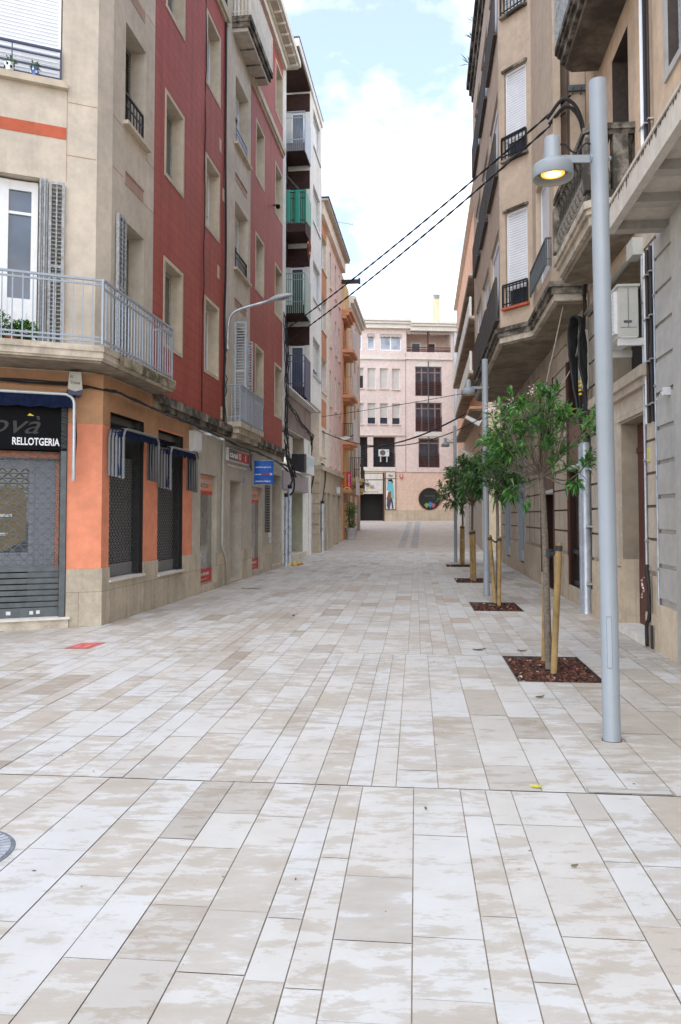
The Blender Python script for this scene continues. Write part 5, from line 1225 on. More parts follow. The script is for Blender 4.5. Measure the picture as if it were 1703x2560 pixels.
AL2 = thing('alarm_bell', 'red and white alarm box on the peach wall of the far house', 'alarm box', GF.pt(X(788), .05, Z2(770)))
mb = MB(); mb.prism(GF, [(X(773), Z2(735)), (X(803), Z2(735)), (X(803), Z2(760)), (X(788), Z2(773)), (X(773), Z2(760))], .02, .16); mb.build('cover', M['red_ink'], AL2)
mb = MB(); mb.box(GF, X(778), X(798), .16, .166, Z2(744), Z2(738)); mb.box(GF, X(778), X(798), .16, .166, Z2(758), Z2(752)); mb.build('stripe', M['white_ink'], AL2)
RW = thing('round_window', 'round dark shop window with coloured flower print on the peach wall', 'window', GF.pt(X(1063), .03, Z2(1078)))
cx, cz, rad = X(1063), Z2(970), .5 * (X(1170) - X(956))
mb = MB(); n = 40
for i in range(n):
    a0, a1 = 2 * math.pi * i / n, 2 * math.pi * (i + 1) / n
    c0, s0_, c1, s1_ = math.cos(a0), math.sin(a0), math.cos(a1), math.sin(a1)
    for r0, d0, r1, d1 in ((rad, .09, rad * .92, .09), (rad, .02, rad, .09), (rad * .92, .09, rad * .92, .04)):
        mb.face([GF.pt(cx + r0 * c0, d0, cz + r0 * s0_), GF.pt(cx + r0 * c1, d0, cz + r0 * s1_), GF.pt(cx + r1 * c1, d1, cz + r1 * s1_), GF.pt(cx + r1 * c0, d1, cz + r1 * s0_)])
mb.build('frame', M['redwood'], RW)
mb = MB(); mb.prism(GF, [(cx + rad * .93 * math.cos(2 * math.pi * i / n), cz + rad * .93 * math.sin(2 * math.pi * i / n)) for i in range(n)], .03, .045); mb.build('pane', plain('dark green glass', (.025, .032, .028), .12), RW)
text(RW, 'vicentita', GF, X(1015), X(1115), Z2(950), Z2(925), .047, 'galvdark', thick=.01); text(RW, 'moda', GF, X(1085), X(1118), Z2(968), Z2(955), .047, 'galvdark', thick=.01)
for cx2, col, nm, h in ((1035, (.25, .38, .08), 'green_print', 50), (1070, (.06, .22, .50), 'blue_print', 62), (1098, (.45, .10, .14), 'red_print', 48)):
    q = MB()
    for k in range(6):
        a = -.8 + k * .32; q.prism(GF, [(X(cx2), Z2(1060)), (X(cx2 + 24 * math.sin(a) - 5), Z2(1055 - h * math.cos(a) * .7)), (X(cx2 + 30 * math.sin(a)), Z2(1055 - h * math.cos(a))), (X(cx2 + 24 * math.sin(a) + 6), Z2(1055 - h * math.cos(a) * .65))], .045, .05 + .001 * k)
    q.build(nm, plain(nm, col, .5), RW)
CHM = thing('chimney', 'tall cream chimney with a louvred cap behind the far house roof', 'chimney', GF.pt(gs(1110), -3, 17))
mb = MB(); mb.box(GF, gs(1102), gs(1118.5), -3.6, -3, 16, Z1(385) + .95); mb.box(GF, gs(1103.5), gs(1117), -3.55, -3.05, Z1(385) + .95, Z1(365) + .95); mb.build('stack', M['palewall'], CHM)
mb = MB(); mb.box(GF, gs(1102), gs(1118.5), -3.62, -2.98, Z1(328) + .95, Z1(320) + .95)
for k in range(3): mb.box(GF, gs(1103), gs(1117.5), -3.6, -3, Z1(358 - 12 * k) + .95, Z1(353 - 12 * k) + .95)
for s in (gs(1103), gs(1116.5)): mb.box(GF, s, s + .1, -3.5, -3.1, Z1(365) + .95, Z1(326) + .95)
mb.build('cap', M['galv'], CHM)
mb = MB(); mb.tube([GF.pt(X(1322), .1, Z2(700)), GF.pt(X(1322), .1, Z1(640))], .12, 8); tag(mb.build('downpipe', M['galv']), 'grey downpipe at the right edge of the far house', 'downpipe')
# ================================================================ RIGHT: grey shopfront with canopy
GB = thing('grey_shopfront', 'grey painted rusticated shopfront under a beamed concrete canopy at the right edge', 'shopfront', RF.pt(0, 0, 0))
mb = MB(); wall(mb, RF, -7, .53, 0, 5.02, (), d=.02)
mb.box(RF, .5, .53, -.3, .018, 0, 5.02); mb.box(RF, -7, .5, -4, -.1, 0, 5)
for k in range(12):
    z = .62 + k * .405
    if z < 4.7:
        mb.box(RF, -.3, .52, .0, .05, z + .025, min(z + .38, 4.9))
        for j in range(6): mb.box(RF, -.82 - .86 * (j + 1), -.82 - .86 * j, .0, .05, z + .025, min(z + .38, 4.9))
mb.box(RF, -.8, -.3, .0, .11, .0, 4.9); mb.box(RF, -6, -.5, .0, .03, .62, 4.9)
mb.build('wall', M['greystone'], GB)
mb = MB(); mb.box(RF, -7, .528, 0, .07, 0, .56); mb.build('plinth', plaster('pale rough plinth', (.62, .52, .39), var=.15, dirtamt=.6, dirt=(.2, .15, .1), bs=.8, fine=26), GB)
mb = MB(); mb.box(RF, -7, .22, .0, .59, 5.0, 5.1); mb.box(RF, -7, .22, .59, .68, 4.90, 5.16, 0); mb.box(RF, -7, .24, .55, .70, 5.16, 5.19)
for s in (.06, -.72, -1.5, -2.28, -3.06, -3.84): mb.box(RF, s, s + .16, .0, .588, 4.90, 5.0, 1)
CNP = mb.build('canopy', [plaster('pale canopy paint', (.60, .545, .47), var=.05, dirtamt=.3, dirt=(.2, .16, .12)), plaster('grey beam paint', (.42, .385, .34), var=.05)], GB)
mb = MB(); rr = random.Random(8)
for k in range(46):
    s = -3 + k * .07; w = rr.uniform(.02, .07); h = rr.uniform(.01, .06) if rr.random() < .7 else rr.uniform(.06, .14)
    mb.prism(RF, [(s, 5.16), (s + w, 5.16), (s + w * .6, 5.16 - h * .8), (s + w * .3, 5.16 - h * .6)], .68, .683)
o = mb.build('drip_stain', M['darkwood'], CNP); o['kind'] = 'stuff'

# ================================================================ RIGHT: ochre house with stone balconies
OH = thing('ochre_house', 'ochre rendered house with a stone baluster balcony over a rusticated ground floor', 'house', RF.pt(3, 0, 0))
mb = MB()
ops = [(1.74, 2.62, 5.8, 8.35, .4), (1.74, 2.62, 9.1, 11.7, .4), (-1.3, .02, 6.7, 9.0, .2)]
wall(mb, RF, -6, 4.46, 5.25, 15, ops, rmi=1); mb.box(RF, -6, 4.46, -7, -.62, 5.2, 15)
mb.build('wall', [M['tanwall'], plain('dark brown reveal', (.07, .05, .04), .7, var=.2)], OH)  # reveals of the openings dark brown against the ochre wall
for z0, z1 in ((5.82, 8.33), (9.12, 11.68)): glazed(OH, RF, 1.76, 2.6, z0, z1, -.38, 'darkwood', 'glass', .09, [2.18], [z1 - .6], name='balcony_door')
f = glazed(OH, RF, -1.28, 0, 6.72, 8.98, -.16, 'greywood', 'glass_pale', .1, [-.64])
mb = MB(); surround(mb, RF, -1.3, .02, 6.7, 9.0, .09, .03, 0); mb.build('window_surround', M['greystone'], OH)
mb = MB(); mb.box(RF, 1.2, 1.35, 0, .03, 5.3, 15); mb.build('pilaster_strip', M['tanwall'], OH)
def stone_slab(s0, s1, d, zt, mat):
    mb = MB()
    c = .12
    P = lambda i: [(s0 + i, 0), (s0 + i, d - c - i), (s0 + c + i, d - i), (s1 - c - i, d - i), (s1 - i, d - c - i), (s1 - i, 0)]
    mb.slab(RF, P(0), zt - .10, zt); mb.slab(RF, P(.035), zt - .17, zt - .10); mb.slab(RF, P(.08), zt - .30, zt - .17); mb.slab(RF, P(.14), zt - .40, zt - .30, 1)
    return mb.build('balcony', mat, OH)
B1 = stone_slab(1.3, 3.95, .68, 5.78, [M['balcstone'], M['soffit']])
B2 = stone_slab(.4, 3.62, .68, 9.12, [M['oldstone'], stained('dark shaded stained soffit', (.20, .165, .13), (.075, .06, .05), .9, 1.2, .44)])
mb = MB(); mb.rail(RF, .45, 3.6, .64, 9.12, 10.2, .075, .010, (.06, .12, .55, .95)); mb.endrail(RF, 3.6, 0, .64, 9.12, 10.2, .08, .01); mb.build('railing', M['greywood'], B2)
# balustrade
mb = MB()
def ring(i, o=0): return [(1.3 + i, 0), (1.3 + i, .56 - i), (1.42 + i, .68 - i), (3.83 - i, .68 - i), (3.95 - i, .56 - i), (3.95 - i, 0)]
def band(z0, z1, i0, i1):
    A, Bp = ring(i0), ring(i1)
    for k in range(5):
        q = [A[k], A[k + 1], Bp[k + 1], Bp[k]]; mb.slab(RF, q, z0, z1)
band(6.70, 6.78, .0, .22); band(6.64, 6.70, .03, .19); band(5.78, 5.9, .04, .2)
for s, d in ((1.42, .58), (3.83, .58), (1.42, .22)): mb.box(RF, s - .10, s + .10, d - .10, d + .09, 5.9, 6.64)
RAIL = mb.build('stone_rail', M['oldstone'], B1)
bp = [(.055, 0), (.055, .05), (.035, .06), (.04, .08), (.072, .13), (.078, .19), (.06, .27), (.035, .36), (.028, .46), (.026, .52), (.036, .53), (.036, .55), (.026, .56), (.03, .62), (.05, .66), (.06, .69), (.06, .74)]
spots = [(1.42, .08), (1.42, .40)] + [(1.68 + .215 * k, .585) for k in range(10)]
b0 = None
for s, d in spots:
    if b0 is None:
        p0 = RF.pt(s, d, 5.9); q = MB(); q.lathe(p0, bp, 14); b0 = q.build('baluster', M['oldstone'], B1, True); base = Vector(p0)
    else:
        o = b0.copy(); C.objects.link(o); o.parent = B1; o.matrix_parent_inverse = Matrix(); o.location = Vector(RF.pt(s, d, 5.9)) - base
# ground floor stone with rustication
def rusticate(mb, F, s0, s1, zs, d0=0, d1=.03, mi=0, g=.018):
    for a, b in zip(zs[:-1], zs[1:]):
        mb.box(F, s0, s1, d0, d1, a + g, b - g, mi); mb.box(F, s0, s1, d0, d0 + .005, b - g, b + g, 3)
CZ = [.92 + .405 * k for k in range(12)]
mb = MB()
ops = [(1.08, 2.4, .09, 2.92, .27), (1.25, 3.5, 3.55, 5.05, .5)]
wall(mb, RF, .53, 4.46, 0, 5.25, ops, rmi=1, mi=2); mb.box(RF, .53, 4.46, -6, -.75, 0, 5.25)
rusticate(mb, RF, .56, 1.05, CZ[:7]); rusticate(mb, RF, .56, 1.2, CZ[7:]); rusticate(mb, RF, 2.62, 4.4, CZ[:6]); rusticate(mb, RF, 3.55, 4.4, CZ[6:])
mb.box(RF, .9, 4.45, 0, .12, 3.36, 3.5); mb.box(RF, .95, 4.4, 0, .07, 3.26, 3.36); mb.box(RF, 1.0, 2.6, .0, .05, 2.94, 3.1)
mb.box(RF, 2.4, 2.6, 0, .045, .9, 3.1)
mb.build('stone_wall', [M['rust'], plaster('dark streaked reveal stone', (.33, .27, .195), var=.25, dirtamt=.7, dirt=(.16, .12, .08)), M['rust'], M['groove']], OH)  # reveals darker than the wall face, with streaks
ROUGH = plaster('rough plinth stone', (.60, .49, .36), var=.2, dirtamt=.8, dirt=(.15, .11, .08), bs=.8, fine=26)
for q in (((.535, 1.06, 0, .07, 0, .42), (.56, 1.04, 0, .045, .42, .88)), ((2.42, 4.46, 0, .06, 0, .4), (2.42, 4.42, 0, .04, .4, .88)), ((2.385, 2.398, -.215, .03, .1, 1.0),)):
    mb = MB()
    for b in q: mb.box(RF, *b)
    mb.build('plinth', ROUGH, OH)
mb = MB(); mb.box(RF, 1.082, 2.398, -.36, .1, 0, .1); mb.build('doorstep', M['cornice'], OH)
w = MB(); w.box(RF, 1.1, 2.38, -.26, -.22, .1, 2.9); w.box(RF, 1.72, 1.76, -.22, -.205, .1, 2.5); w.box(RF, 1.1, 2.38, -.22, -.20, 2.5, 2.58); w.build('street_door', M['redwood'], OH)
w = MB(); w.box(RF, 1.28, 3.48, -.48, -.44, 3.56, 5.04); w.build('mezzanine_window', M['dark'], OH)
AC = thing('ac_unit', 'large off white air conditioner bracketed to the wall behind the nearest lamp post', 'air conditioner', RF.pt(1.5, .2, 3.8))
mb = MB(); mb.box(RF, .98, 1.86, .12, .36, 3.86, 4.50); mb.box(RF, .96, 1.88, .10, .38, 4.50, 4.53); mb.build('case', M['acwhite'], AC)
mb = MB(); mb.box(RF, 1.05, 1.62, .36, .40, 3.92, 4.46)
for k in range(9): mb.box(RF, 1.06, 1.61, .40, .405, 3.96 + .055 * k, 3.98 + .055 * k)
mb.build('grille', M['plastic'], AC)
mb = MB(); mb.box(RF, .976, .98, .14, .34, 3.98, 3.985); mb.box(RF, .976, .98, .24, .245, 3.98, 4.48); mb.box(RF, .975, .979, .2, .3, 4.04, 4.07)
mb.build('panel_seam', M['galvdark'], AC)
mb = MB(); mb.box(RF, 1.0, 1.06, 0, .36, 3.76, 3.85); mb.box(RF, 1.75, 1.81, 0, .36, 3.76, 3.85); mb.box(RF, .97, 1.87, .14, .34, 3.85, 3.862); mb.build('bracket', M['plastic'], AC)
DU = thing('duct', 'cream junction duct and pipe running along the wall under the canopy', 'duct', RF.pt(1.5, .1, 4.9))
mb = MB(); mb.box(RF, 1.05, 1.35, .02, .16, 4.93, 5.15); mb.build('box', M['acwhite'], DU)
mb = MB(); mb.tube([RF.pt(1.3, .1, 4.98), RF.pt(4.2, .1, 4.98)], .035, 8); mb.build('pipe', M['acwhite'], DU, True)
PIPES = 'pipes down the ochre house wall'
for i, (s, r, z0, z1, mat, lab) in enumerate(((.86, .036, 5.5, 15, 'white', 'white plastic pipe above the canopy on the ochre wall'), (.75, .026, 5.5, 15, 'iron', 'thin dark pipe right of the white pipe above the canopy'), (.62, .016, 5.5, 15, 'darkwood', 'thinnest brown pipe above the canopy nearest the right edge'),
        (1.02, .016, .9, 4.9, 'galv', 'thin grey pipe beside the dark street door below the canopy'), (.82, .022, 2.75, 4.9, 'darkwood', 'brown pipe ending above the yellow tag below the canopy'), (.66, .022, 2.75, 4.9, 'iron', 'black pipe ending above the yellow tag below the canopy'), (.535, .014, .55, 4.9, 'galv', 'thin grey conduit where the ochre stone meets the grey shopfront'), (.93, .014, 2.75, 4.9, 'plastic', 'thin white pipe in the bunch below the canopy'))):
    t = thing('wall_pipe', lab, 'pipe', RF.pt(s, .06, z0), PIPES)
    mb = MB(); mb.tube([RF.pt(s, .055, z0), RF.pt(s, .055, z1)], r, 8); mb.build('pipe', M[mat], t, True)
    mb = MB()
    for k in range(4): z = z0 + (z1 - z0) * (k + .4) / 4; mb.box(RF, s - r * 1.6, s + r * 1.6, .0, .055 + r * 1.2, z, z + .018)
    mb.build('clip', M['galv'], t)
t = thing('gas_pipe', 'dark iron pipe elbow with a strip of red and white tape on the stone plinth', 'pipe', RF.pt(.82, .1, .05))
mb = MB(); mb.tube(smooth([RF.pt(.95, .07, 1.0), RF.pt(.9, .09, .93), RF.pt(.83, .09, .8), RF.pt(.82, .09, .4), RF.pt(.86, .11, .28), RF.pt(.86, .11, .02)], 5), .024, 8); mb.tube([RF.pt(.68, .1, .02), RF.pt(.68, .1, .3)], .016, 6); mb.build('pipe', M['iron'], t, True)
mb = MB(); pts = [RF.pt(.9, .12, .86), RF.pt(.94, .14, .82), RF.pt(.91, .14, .75), RF.pt(.86, .14, .70), RF.pt(.9, .15, .65), RF.pt(.91, .15, .60)]
pts = smooth(pts, 4)
for i in range(len(pts) - 1):
    a, b = pts[i], pts[i + 1]; w = Vector((.014, .006, .008 * math.sin(i)))
    mb.face([a - w, a + w, b + w, b - w], mi=i % 3 // 2)
mb.build('tape', [M['white_ink'], M['red_ink']], t)
mb = MB(); mb.box(RF, .88, .96, .03, .05, 2.28, 2.46); tag(mb.build('utility_tag', plain('pale yellow plastic', (.55, .50, .18), .6)), 'small yellow utility tag on the stone beside the pipes', 'tag')
mb = MB(); mb.tube(smooth([RF.pt(.53, .06, 3.02), RF.pt(.3, .1, 2.96), RF.pt(.1, .12, 3.02), RF.pt(.05, .12, 2.98)], 5), .006, 5); mb.box(RF, -.02, .07, .05, .12, 2.97, 3.06)
tag(mb.build('loose_wire', M['plastic']), 'loose white wire ending in a connector on the grey shopfront', 'wire')

# ================================================================ RIGHT: tan bay house
BH = thing('bay_house', 'tall tan house with a corbelled stepped bay of white roller shutters', 'house', RF.pt(12, 0, 0))
FP = [(4.5, 0), (4.5, .55), (7.1, .55), (7.75, 1.15), (15.9, 1.15), (16.6, 0)]
ZB, ZT = 5.62, 15.0
B0F = RF.sub(4.5, 0)
B1F, L1 = between(RF, FP[1], FP[2], RF.n); B2F, L2 = between(RF, FP[2], FP[3], (-.6, -.8)); B3F, L3 = between(RF, FP[3], FP[4], RF.n); B4F, L4 = between(RF, FP[4], FP[5], (-.9, .4))
RZ = [(6.02, 8.08), (9.2, 11.13), (12.36, 14.3)]
mb = MB()
wall(mb, B0F, 0, .55, ZB, ZT, [(.26, .42, ZB, ZT, .25)], rmi=1)
wall(mb, B1F, 0, L1, ZB, ZT, [(.5, 2.1, z0, z1, .2) for z0, z1 in RZ[:1]], rmi=0)
wall(mb, B2F, 0, L2, ZB, ZT, [(.13, .73, z0, z1, .12) for z0, z1 in RZ], rmi=0)
CO = [(.22, 2.25), (2.85, 4.85), (5.4, 7.45)]
wall(mb, B3F, 0, L3, ZB, ZT, [(a, b, z0 - .1, z1 - .18, .16) for a, b in CO for z0, z1 in RZ], rmi=0)
wall(mb, B4F, 0, L4, ZB, ZT); wall(mb, RF, 16.6, 19.5, 3.9, ZT); mb.box(RF, 4.5, 19.5, -7, -.4, 5.3, ZT)
mb.box(RF, 19.2, 19.5, -7, -.0, 0, ZT)
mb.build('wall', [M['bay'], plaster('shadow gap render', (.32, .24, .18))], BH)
def poly(i): return [(4.5 - i, 0), (4.5 - i, .55 + i), (7.1 + i * .2, .55 + i), (7.75 + i * .2, 1.15 + i), (15.9 + i, 1.15 + i), (16.6 + i, 0)]
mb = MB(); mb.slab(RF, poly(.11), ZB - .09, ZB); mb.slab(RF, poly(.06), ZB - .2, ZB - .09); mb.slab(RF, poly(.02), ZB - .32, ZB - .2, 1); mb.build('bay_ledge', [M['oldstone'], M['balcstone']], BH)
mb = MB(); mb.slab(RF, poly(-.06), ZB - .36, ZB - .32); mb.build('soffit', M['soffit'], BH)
mb = MB(); mb.slab(RF, poly(.05), ZT, ZT + .25); mb.slab(RF, poly(.12), ZT + .25, ZT + .5); mb.slab(RF, poly(.2), ZT + .5, ZT + .7); mb.box(RF, 4.4, 19.6, -6, .2, ZT, ZT + .69); mb.build('cornice', M['oldstone'], BH)
for z0, z1 in RZ:
    shuttered(BH, B2F, .15, .71, z0 + .02, z1 - .02, -.08, 'roller_white', .36 if z0 < 12 else 0)
    mb = MB(); mb.box(B2F, .08, .78, -.02, .1, z0 - .05, z0); mb.build('sill', M['rosso'] if z0 < 7 else M['oldstone'], BH); mb = MB(); mb.box(B2F, .09, .77, .0, .05, z1, z1 + .05); mb.build('lintel', M['oldstone'], BH)
    mb = MB(); mb.rail(B2F, .1, .76, .06, z0 + .02, z0 + .5, .095, .008, (.06, .42))
    for k in range(3):                                               # wrought scrolls
        c = .24 + .19 * k; mb.tube([B2F.pt(c + .06 * math.cos(t * .5) * (1 - t / 22), .06, z0 + .26 + .1 * math.sin(t * .5) * (1 - t / 22)) for t in range(18)], .005, 4)
    mb.build('window_railing', M['iron'], BH)
    if z0 < 7: w = shuttered(BH, B1F, .52, 2.08, z0 + .02, z1 - .02, -.14, 'roller_white'); mb = MB(); mb.rail(B1F, .3, 2.3, .09, z0 + .0, z0 + .5, .1, .01, (.05,)); mb.endrail(B1F, .3, 0, .09, z0, z0 + .5, .05); mb.build('window_railing', M['galvdark'], BH)
    for i, (a, b) in enumerate(CO):
        shuttered(BH, B3F, a + .02, b - .02, z0 - .08, z1 - .2, -.1, 'roller_white', .0, box=.12 if i == 0 else 0)
        mb = MB(); mb.rail(B3F, a - .04, b + .04, .07, z0 - .12, z0 + .78, .07, .013, (.04, .3, .5)); mb.box(B3F, a - .04, b + .04, .06, .075, z0 - .1, z0 + .74); mb.box(B3F, a - .05, b + .05, 0, .09, z0 - .18, z0 - .12); mb.build('window_railing', M['railbrown'], BH)
# ground floor of the bay house
SO = [(4.79, 6.37, .3, 4.62, .25), (8.08, 9.86, .02, 4.2, .4), (12.98, 14.48, .3, 3.3, .22), (16.4, 18.1, .3, 3.3, .22)]
mb = MB(); wall(mb, RF, 4.46, 19.5, 0, 5.32, SO, rmi=1, mi=2); mb.box(RF, 4.46, 19.5, -6, -.6, 0, 5.3)
Z2_ = [.92 + .405 * k for k in range(12)]
for a, b in ((6.5, 7.95), (10.1, 12.8), (14.75, 16.3), (18.2, 19.48)):
    rusticate(mb, RF, a, b, Z2_)
for s in (10.95, 11.85): mb.box(RF, s - .008, s + .008, .03, .034, .95, 5.2, 1)
mb.build('stone_wall', [M['rust'], M['darkwood'], M['rust'], M['groove']], BH)
multi('plinth', plaster('weathered plinth stone', (.55, .46, .35), var=.15, dirtamt=.6, dirt=(.16, .12, .09), bs=.6, fine=30), BH, [(RF, a, b, 0, .04, 0, .86) for a, b in ((4.46, 4.78), (6.38, 8.06), (9.88, 12.96), (14.5, 16.38), (18.12, 19.5))] + [(RF, a, b, -.2, .035, 0, .3) for a, b in ((4.79, 6.37), (12.98, 14.48), (16.4, 18.1))])
multi('wood_frame', M['redwood'], BH, [(RF, a, b, -.22, .037, .3, 4.6) for a, b in ((4.70, 4.79), (6.37, 6.46), (8.0, 8.08), (9.86, 9.96))])
f = glazed(BH, RF, 4.81, 6.35, .95, 2.5, -.16, 'darkwood', 'shopglass', .07, name='shop_window')
g = MB(); g.box(RF, 4.81, 6.35, -.17, -.1, .36, .95); g.box(RF, 4.8, 6.36, -.12, -.05, .30, .40); g.box(RF, 4.8, 6.36, -.12, -.04, .90, .98); g.build('black_panel', plain('black panel', (.03, .031, .033), .35), f)
g = MB(); g.box(RF, 4.80, 6.36, -.16, .0, 2.56, 3.5); g.build('brown_panel', plain('brown signboard', (.20, .115, .085), .6), f)
g = MB(); g.box(RF, 4.80, 6.36, -.16, .03, 2.5, 2.56); g.build('white_strip', M['plastic'], f)
g = MB(); g.box(RF, 4.81, 6.35, -.22, -.2, 3.5, 4.6); g.build('pane', M['glass'], f)
g = MB(); g.box(RF, 4.9, 5.7, -.19, -.18, 3.5, 4.1); g.build('pale_board', plain('grey board', (.24, .24, .24), .7), f)
w = MB(); w.box(RF, 8.1, 9.84, -.38, -.34, .02, 2.12); w.box(RF, 8.9, 8.95, -.34, -.3, .02, 2.1); w.build('house_door', M['darkwood'], BH)
w = MB(); w.box(RF, 8.09, 9.85, -.3, .0, 2.2, 3.3); sbd = w.build('brown_signboard', plain('brown board', (.19, .12, .09), .6), BH)
w = MB(); w.box(RF, 8.09, 9.85, -.3, .02, 2.12, 2.2); w.build('white_strip', M['plastic'], sbd)
w = MB(); w.box(RF, 8.09, 9.85, -.36, -.3, 3.3, 4.15); w.build('fanlight', M['glass'], BH)
for a, b in ((13.0, 14.46), (16.42, 18.08)):
    w = MB()
    for s0, s1 in ((a, a + .12), (b - .12, b)): w.box(RF, s0, s1, -.2, .02, .3, 3.28)
    w.box(RF, a, b, -.18, -.02, 2.3, 2.42); w.box(RF, a + .12, b - .12, -.19, -.06, 2.42, 3.28)
    f = w.build('shop_window', M['railgrey'], BH)
    w = MB(); w.box(RF, a + .12, b - .12, -.16, -.12, .62, 2.3); w.build('pane', glassy('pale shop glass', (.36, .39, .42), .12), f)
    w = MB()
    for k in range(4): w.box(RF, a + .12, b - .12, -.16, -.06 - .01 * k, .32 + .075 * k, .385 + .075 * k)
    w.build('louvred_base', M['plastic'], f)
SPK = thing('roof_plants', 'spiky agave and weeds sprouting from the cornice of the bay house', 'plant', RF.pt(12, 1.5, 15.5))
mb = MB(); rr = random.Random(4)
for s, n, L in ((8.6, 22, .75), (10.9, 10, .35), (11.8, 14, .4), (12.9, 12, .35), (13.7, 8, .3), (15.0, 5, .5)):
    c = Vector(RF.pt(s, 1.3, ZT + .7))
    for k in range(n):
        d = Vector((-rr.random() * 1.2 + .1, rr.uniform(-.8, .8), rr.uniform(.0, 1.1))).normalized(); leaf(mb, c, d, L * rr.uniform(.6, 1.1), rr, .1, .05)
mb.build('foliage', M['leaf_dark'], SPK)
# big conduits, cable loops
PC = 'galvanised conduits by the ochre house'
conduit(RF, 4.55, .11, 2.85, .075, 'thick galvanised conduit on the right wall, farther of the touching pair', group=PC); conduit(RF, 4.30, .12, 2.85, .075, 'thick galvanised conduit on the right wall, nearer of the touching pair', group=PC)
mb = MB()
for i in range(6):
    o = .03 * i
    mb.tube(wobble(smooth([RF.pt(4.5 - o, .12, 2.9), RF.pt(4.62 - o, .14 + o * .6, 3.6), RF.pt(4.72 - o, .16 + o, 4.4), RF.pt(4.55 - o, .16 + o, 4.95), RF.pt(4.25 - o, .14 + o * .5, 4.85), RF.pt(4.1 - o, .12 + o, 4.2), RF.pt(4.2 - o, .14, 3.5), RF.pt(4.4 - o, .16, 3.15), RF.pt(4.52, .15, 3.6), RF.pt(4.3, .1, 5.0 + o), RF.pt(4.2, .12, 5.3 + o)], 5), .012, 90 + i, 1), .022, 6)
mb.tube(smooth([RF.pt(4.3, .1, 5.3), RF.pt(4.1, .06, 6.2), RF.pt(4.2, .06, 7.4), RF.pt(4.3, .12, 8.3), RF.pt(4.35, .35, 8.62), RF.pt(4.6, .6, 8.45)], 6), .03, 6)
mb.tube(smooth([RF.pt(4.25, .12, 5.3), RF.pt(4.0, .08, 6.2), RF.pt(4.1, .08, 7.4), RF.pt(4.2, .14, 8.35), RF.pt(4.25, .4, 8.7), RF.pt(4.5, .65, 8.5)], 6), .03, 6)
tag(mb.build('cable_loops', M['cable']), 'thick black cable loops hanging on the wall left of the nearest lamp post', 'cables')
t = thing('cable_tags', 'yellow cable tags on the black loops', 'tags', RF.pt(4.15, .2, 3.6))
multi('tag', M['yellow'], t, [(RF, 4.12 + .02 * (k % 2), 4.19 + .02 * (k % 2), .2, .235, 3.62 + .07 * k, 3.65 + .07 * k) for k in range(4)])
mb = MB(); mb.box(RF, 4.3, 4.62, .04, .14, 3.75, 4.75); mb.box(RF, 4.32, 4.6, .14, .16, 3.78, 4.72); tag(mb.build('junction_box', M['acwhite']), 'tall off white junction box inside the black cable loops', 'junction box')
mb = MB(); mb.tube(smooth([RF.pt(4.35, .1, 6.0), RF.pt(4.6, .3, 5.6), RF.pt(4.9, .5, 4.6), RF.pt(5.2, .6, 3.95), RF.pt(5.0, .45, 3.85), RF.pt(4.7, .2, 4.3), RF.pt(4.55, .1, 5.0)], 8), .009, 5)
tag(mb.build('loose_cable', M['cable_pale']), 'thin pale cable drooping in a long loop below the stepped bay', 'cable')
BR = thing('cable_bracket', 'rusty iron cable bracket on the end face of the bay house', 'bracket', RF.pt(4.4, .3, 9))
mb = MB(); mb.box(B0F, .0, .3, .0, .05, 8.95, 9.05); mb.tube([B0F.pt(.08, .0, 8.9), B0F.pt(.08, .12, 8.98)], .012, 6); mb.tube([B0F.pt(.22, .0, 8.9), B0F.pt(.22, .12, 8.98)], .012, 6); mb.build('bar', M['galvdark'], BR)

# ================================================================ RIGHT: rose house beyond the gap
SH3 = thing('rose_house', 'brick rose house with long shallow balconies at the right end of the street', 'house', RF.pt(40, 0, .5))
mb = MB(); wall(mb, RF, 28.1, 54, 6.6, 18.3, [(a, a + 1.1, z + .1, z + 2, .15) for a in (30, 34, 38, 42, 46) for z in (8.5, 11.1, 13.2)], rmi=0); wall(mb, RF, 28.1, 54, 0, 6.6, (), mi=1)
EF3 = RF.sub(28.1, 0); wall(mb, EF3, -6, 0, 0, 18.3, mi=2); mb.box(RF, 28.4, 54, -7, -.3, 0, 18.3); mb.box(RF, 53.7, 54, -7, 0, 0, 18.3)
mb.build('wall', [M['rosewall'], plaster('dusky rose plinth wall', (.50, .35, .26), var=.1, dirtamt=.3), M['palewall']], SH3)
mb = MB(); mb.box(RF, 28.1, 54, .0, .03, 0, 3.4); mb.build('plinth', M['greystone'] if 0 else plaster('grey buff plinth', (.52, .48, .42), var=.06, dirtamt=.2), SH3)
mb = MB(); mb.box(RF, 28.0, 54.2, -.3, .25, 18.3, 18.45); mb.box(RF, 28.0, 54.2, -.3, .18, 18.45, 18.6, 1); mb.build('roof_edge', [M['cornice'], M['galvdark']], SH3)
mb = MB(); mb.box(RF, 45, 47, -2, -.6, 18.4, 20.2); mb.build('roof_hut', M['galv'], SH3)
for i, (z, e) in enumerate(((13.15, 45), (11.1, 48), (8.5, 44.5), (6.8, 44))):
    mb = MB(); mb.slab(RF, [(27.9, 0), (27.9, .6), (e, .6), (e, 0)], z - .12, z); mb.slab(RF, [(27.95, 0), (27.95, .55), (e - .05, .55), (e - .05, 0)], z - .2, z - .12, 1)
    B = mb.build('balcony', [M['balcstone'] if i < 3 else M['tan'], M['soffit']], SH3)  # darker underside carries the balcony's shade in its colour
    if i in (1, 2):
        mb = MB(); mb.rail(RF, 28, e - .1, .53, z, z + .95, .3, .03, (.1, .5)); mb.build('railing', M['cornice'], B)
for a in (30, 34, 38, 42, 46):
    for z in (8.5, 11.1, 13.2): glazed(SH3, RF, a, a + 1.1, z + .1, z + 2, -.1, 'white', 'glass', .08)
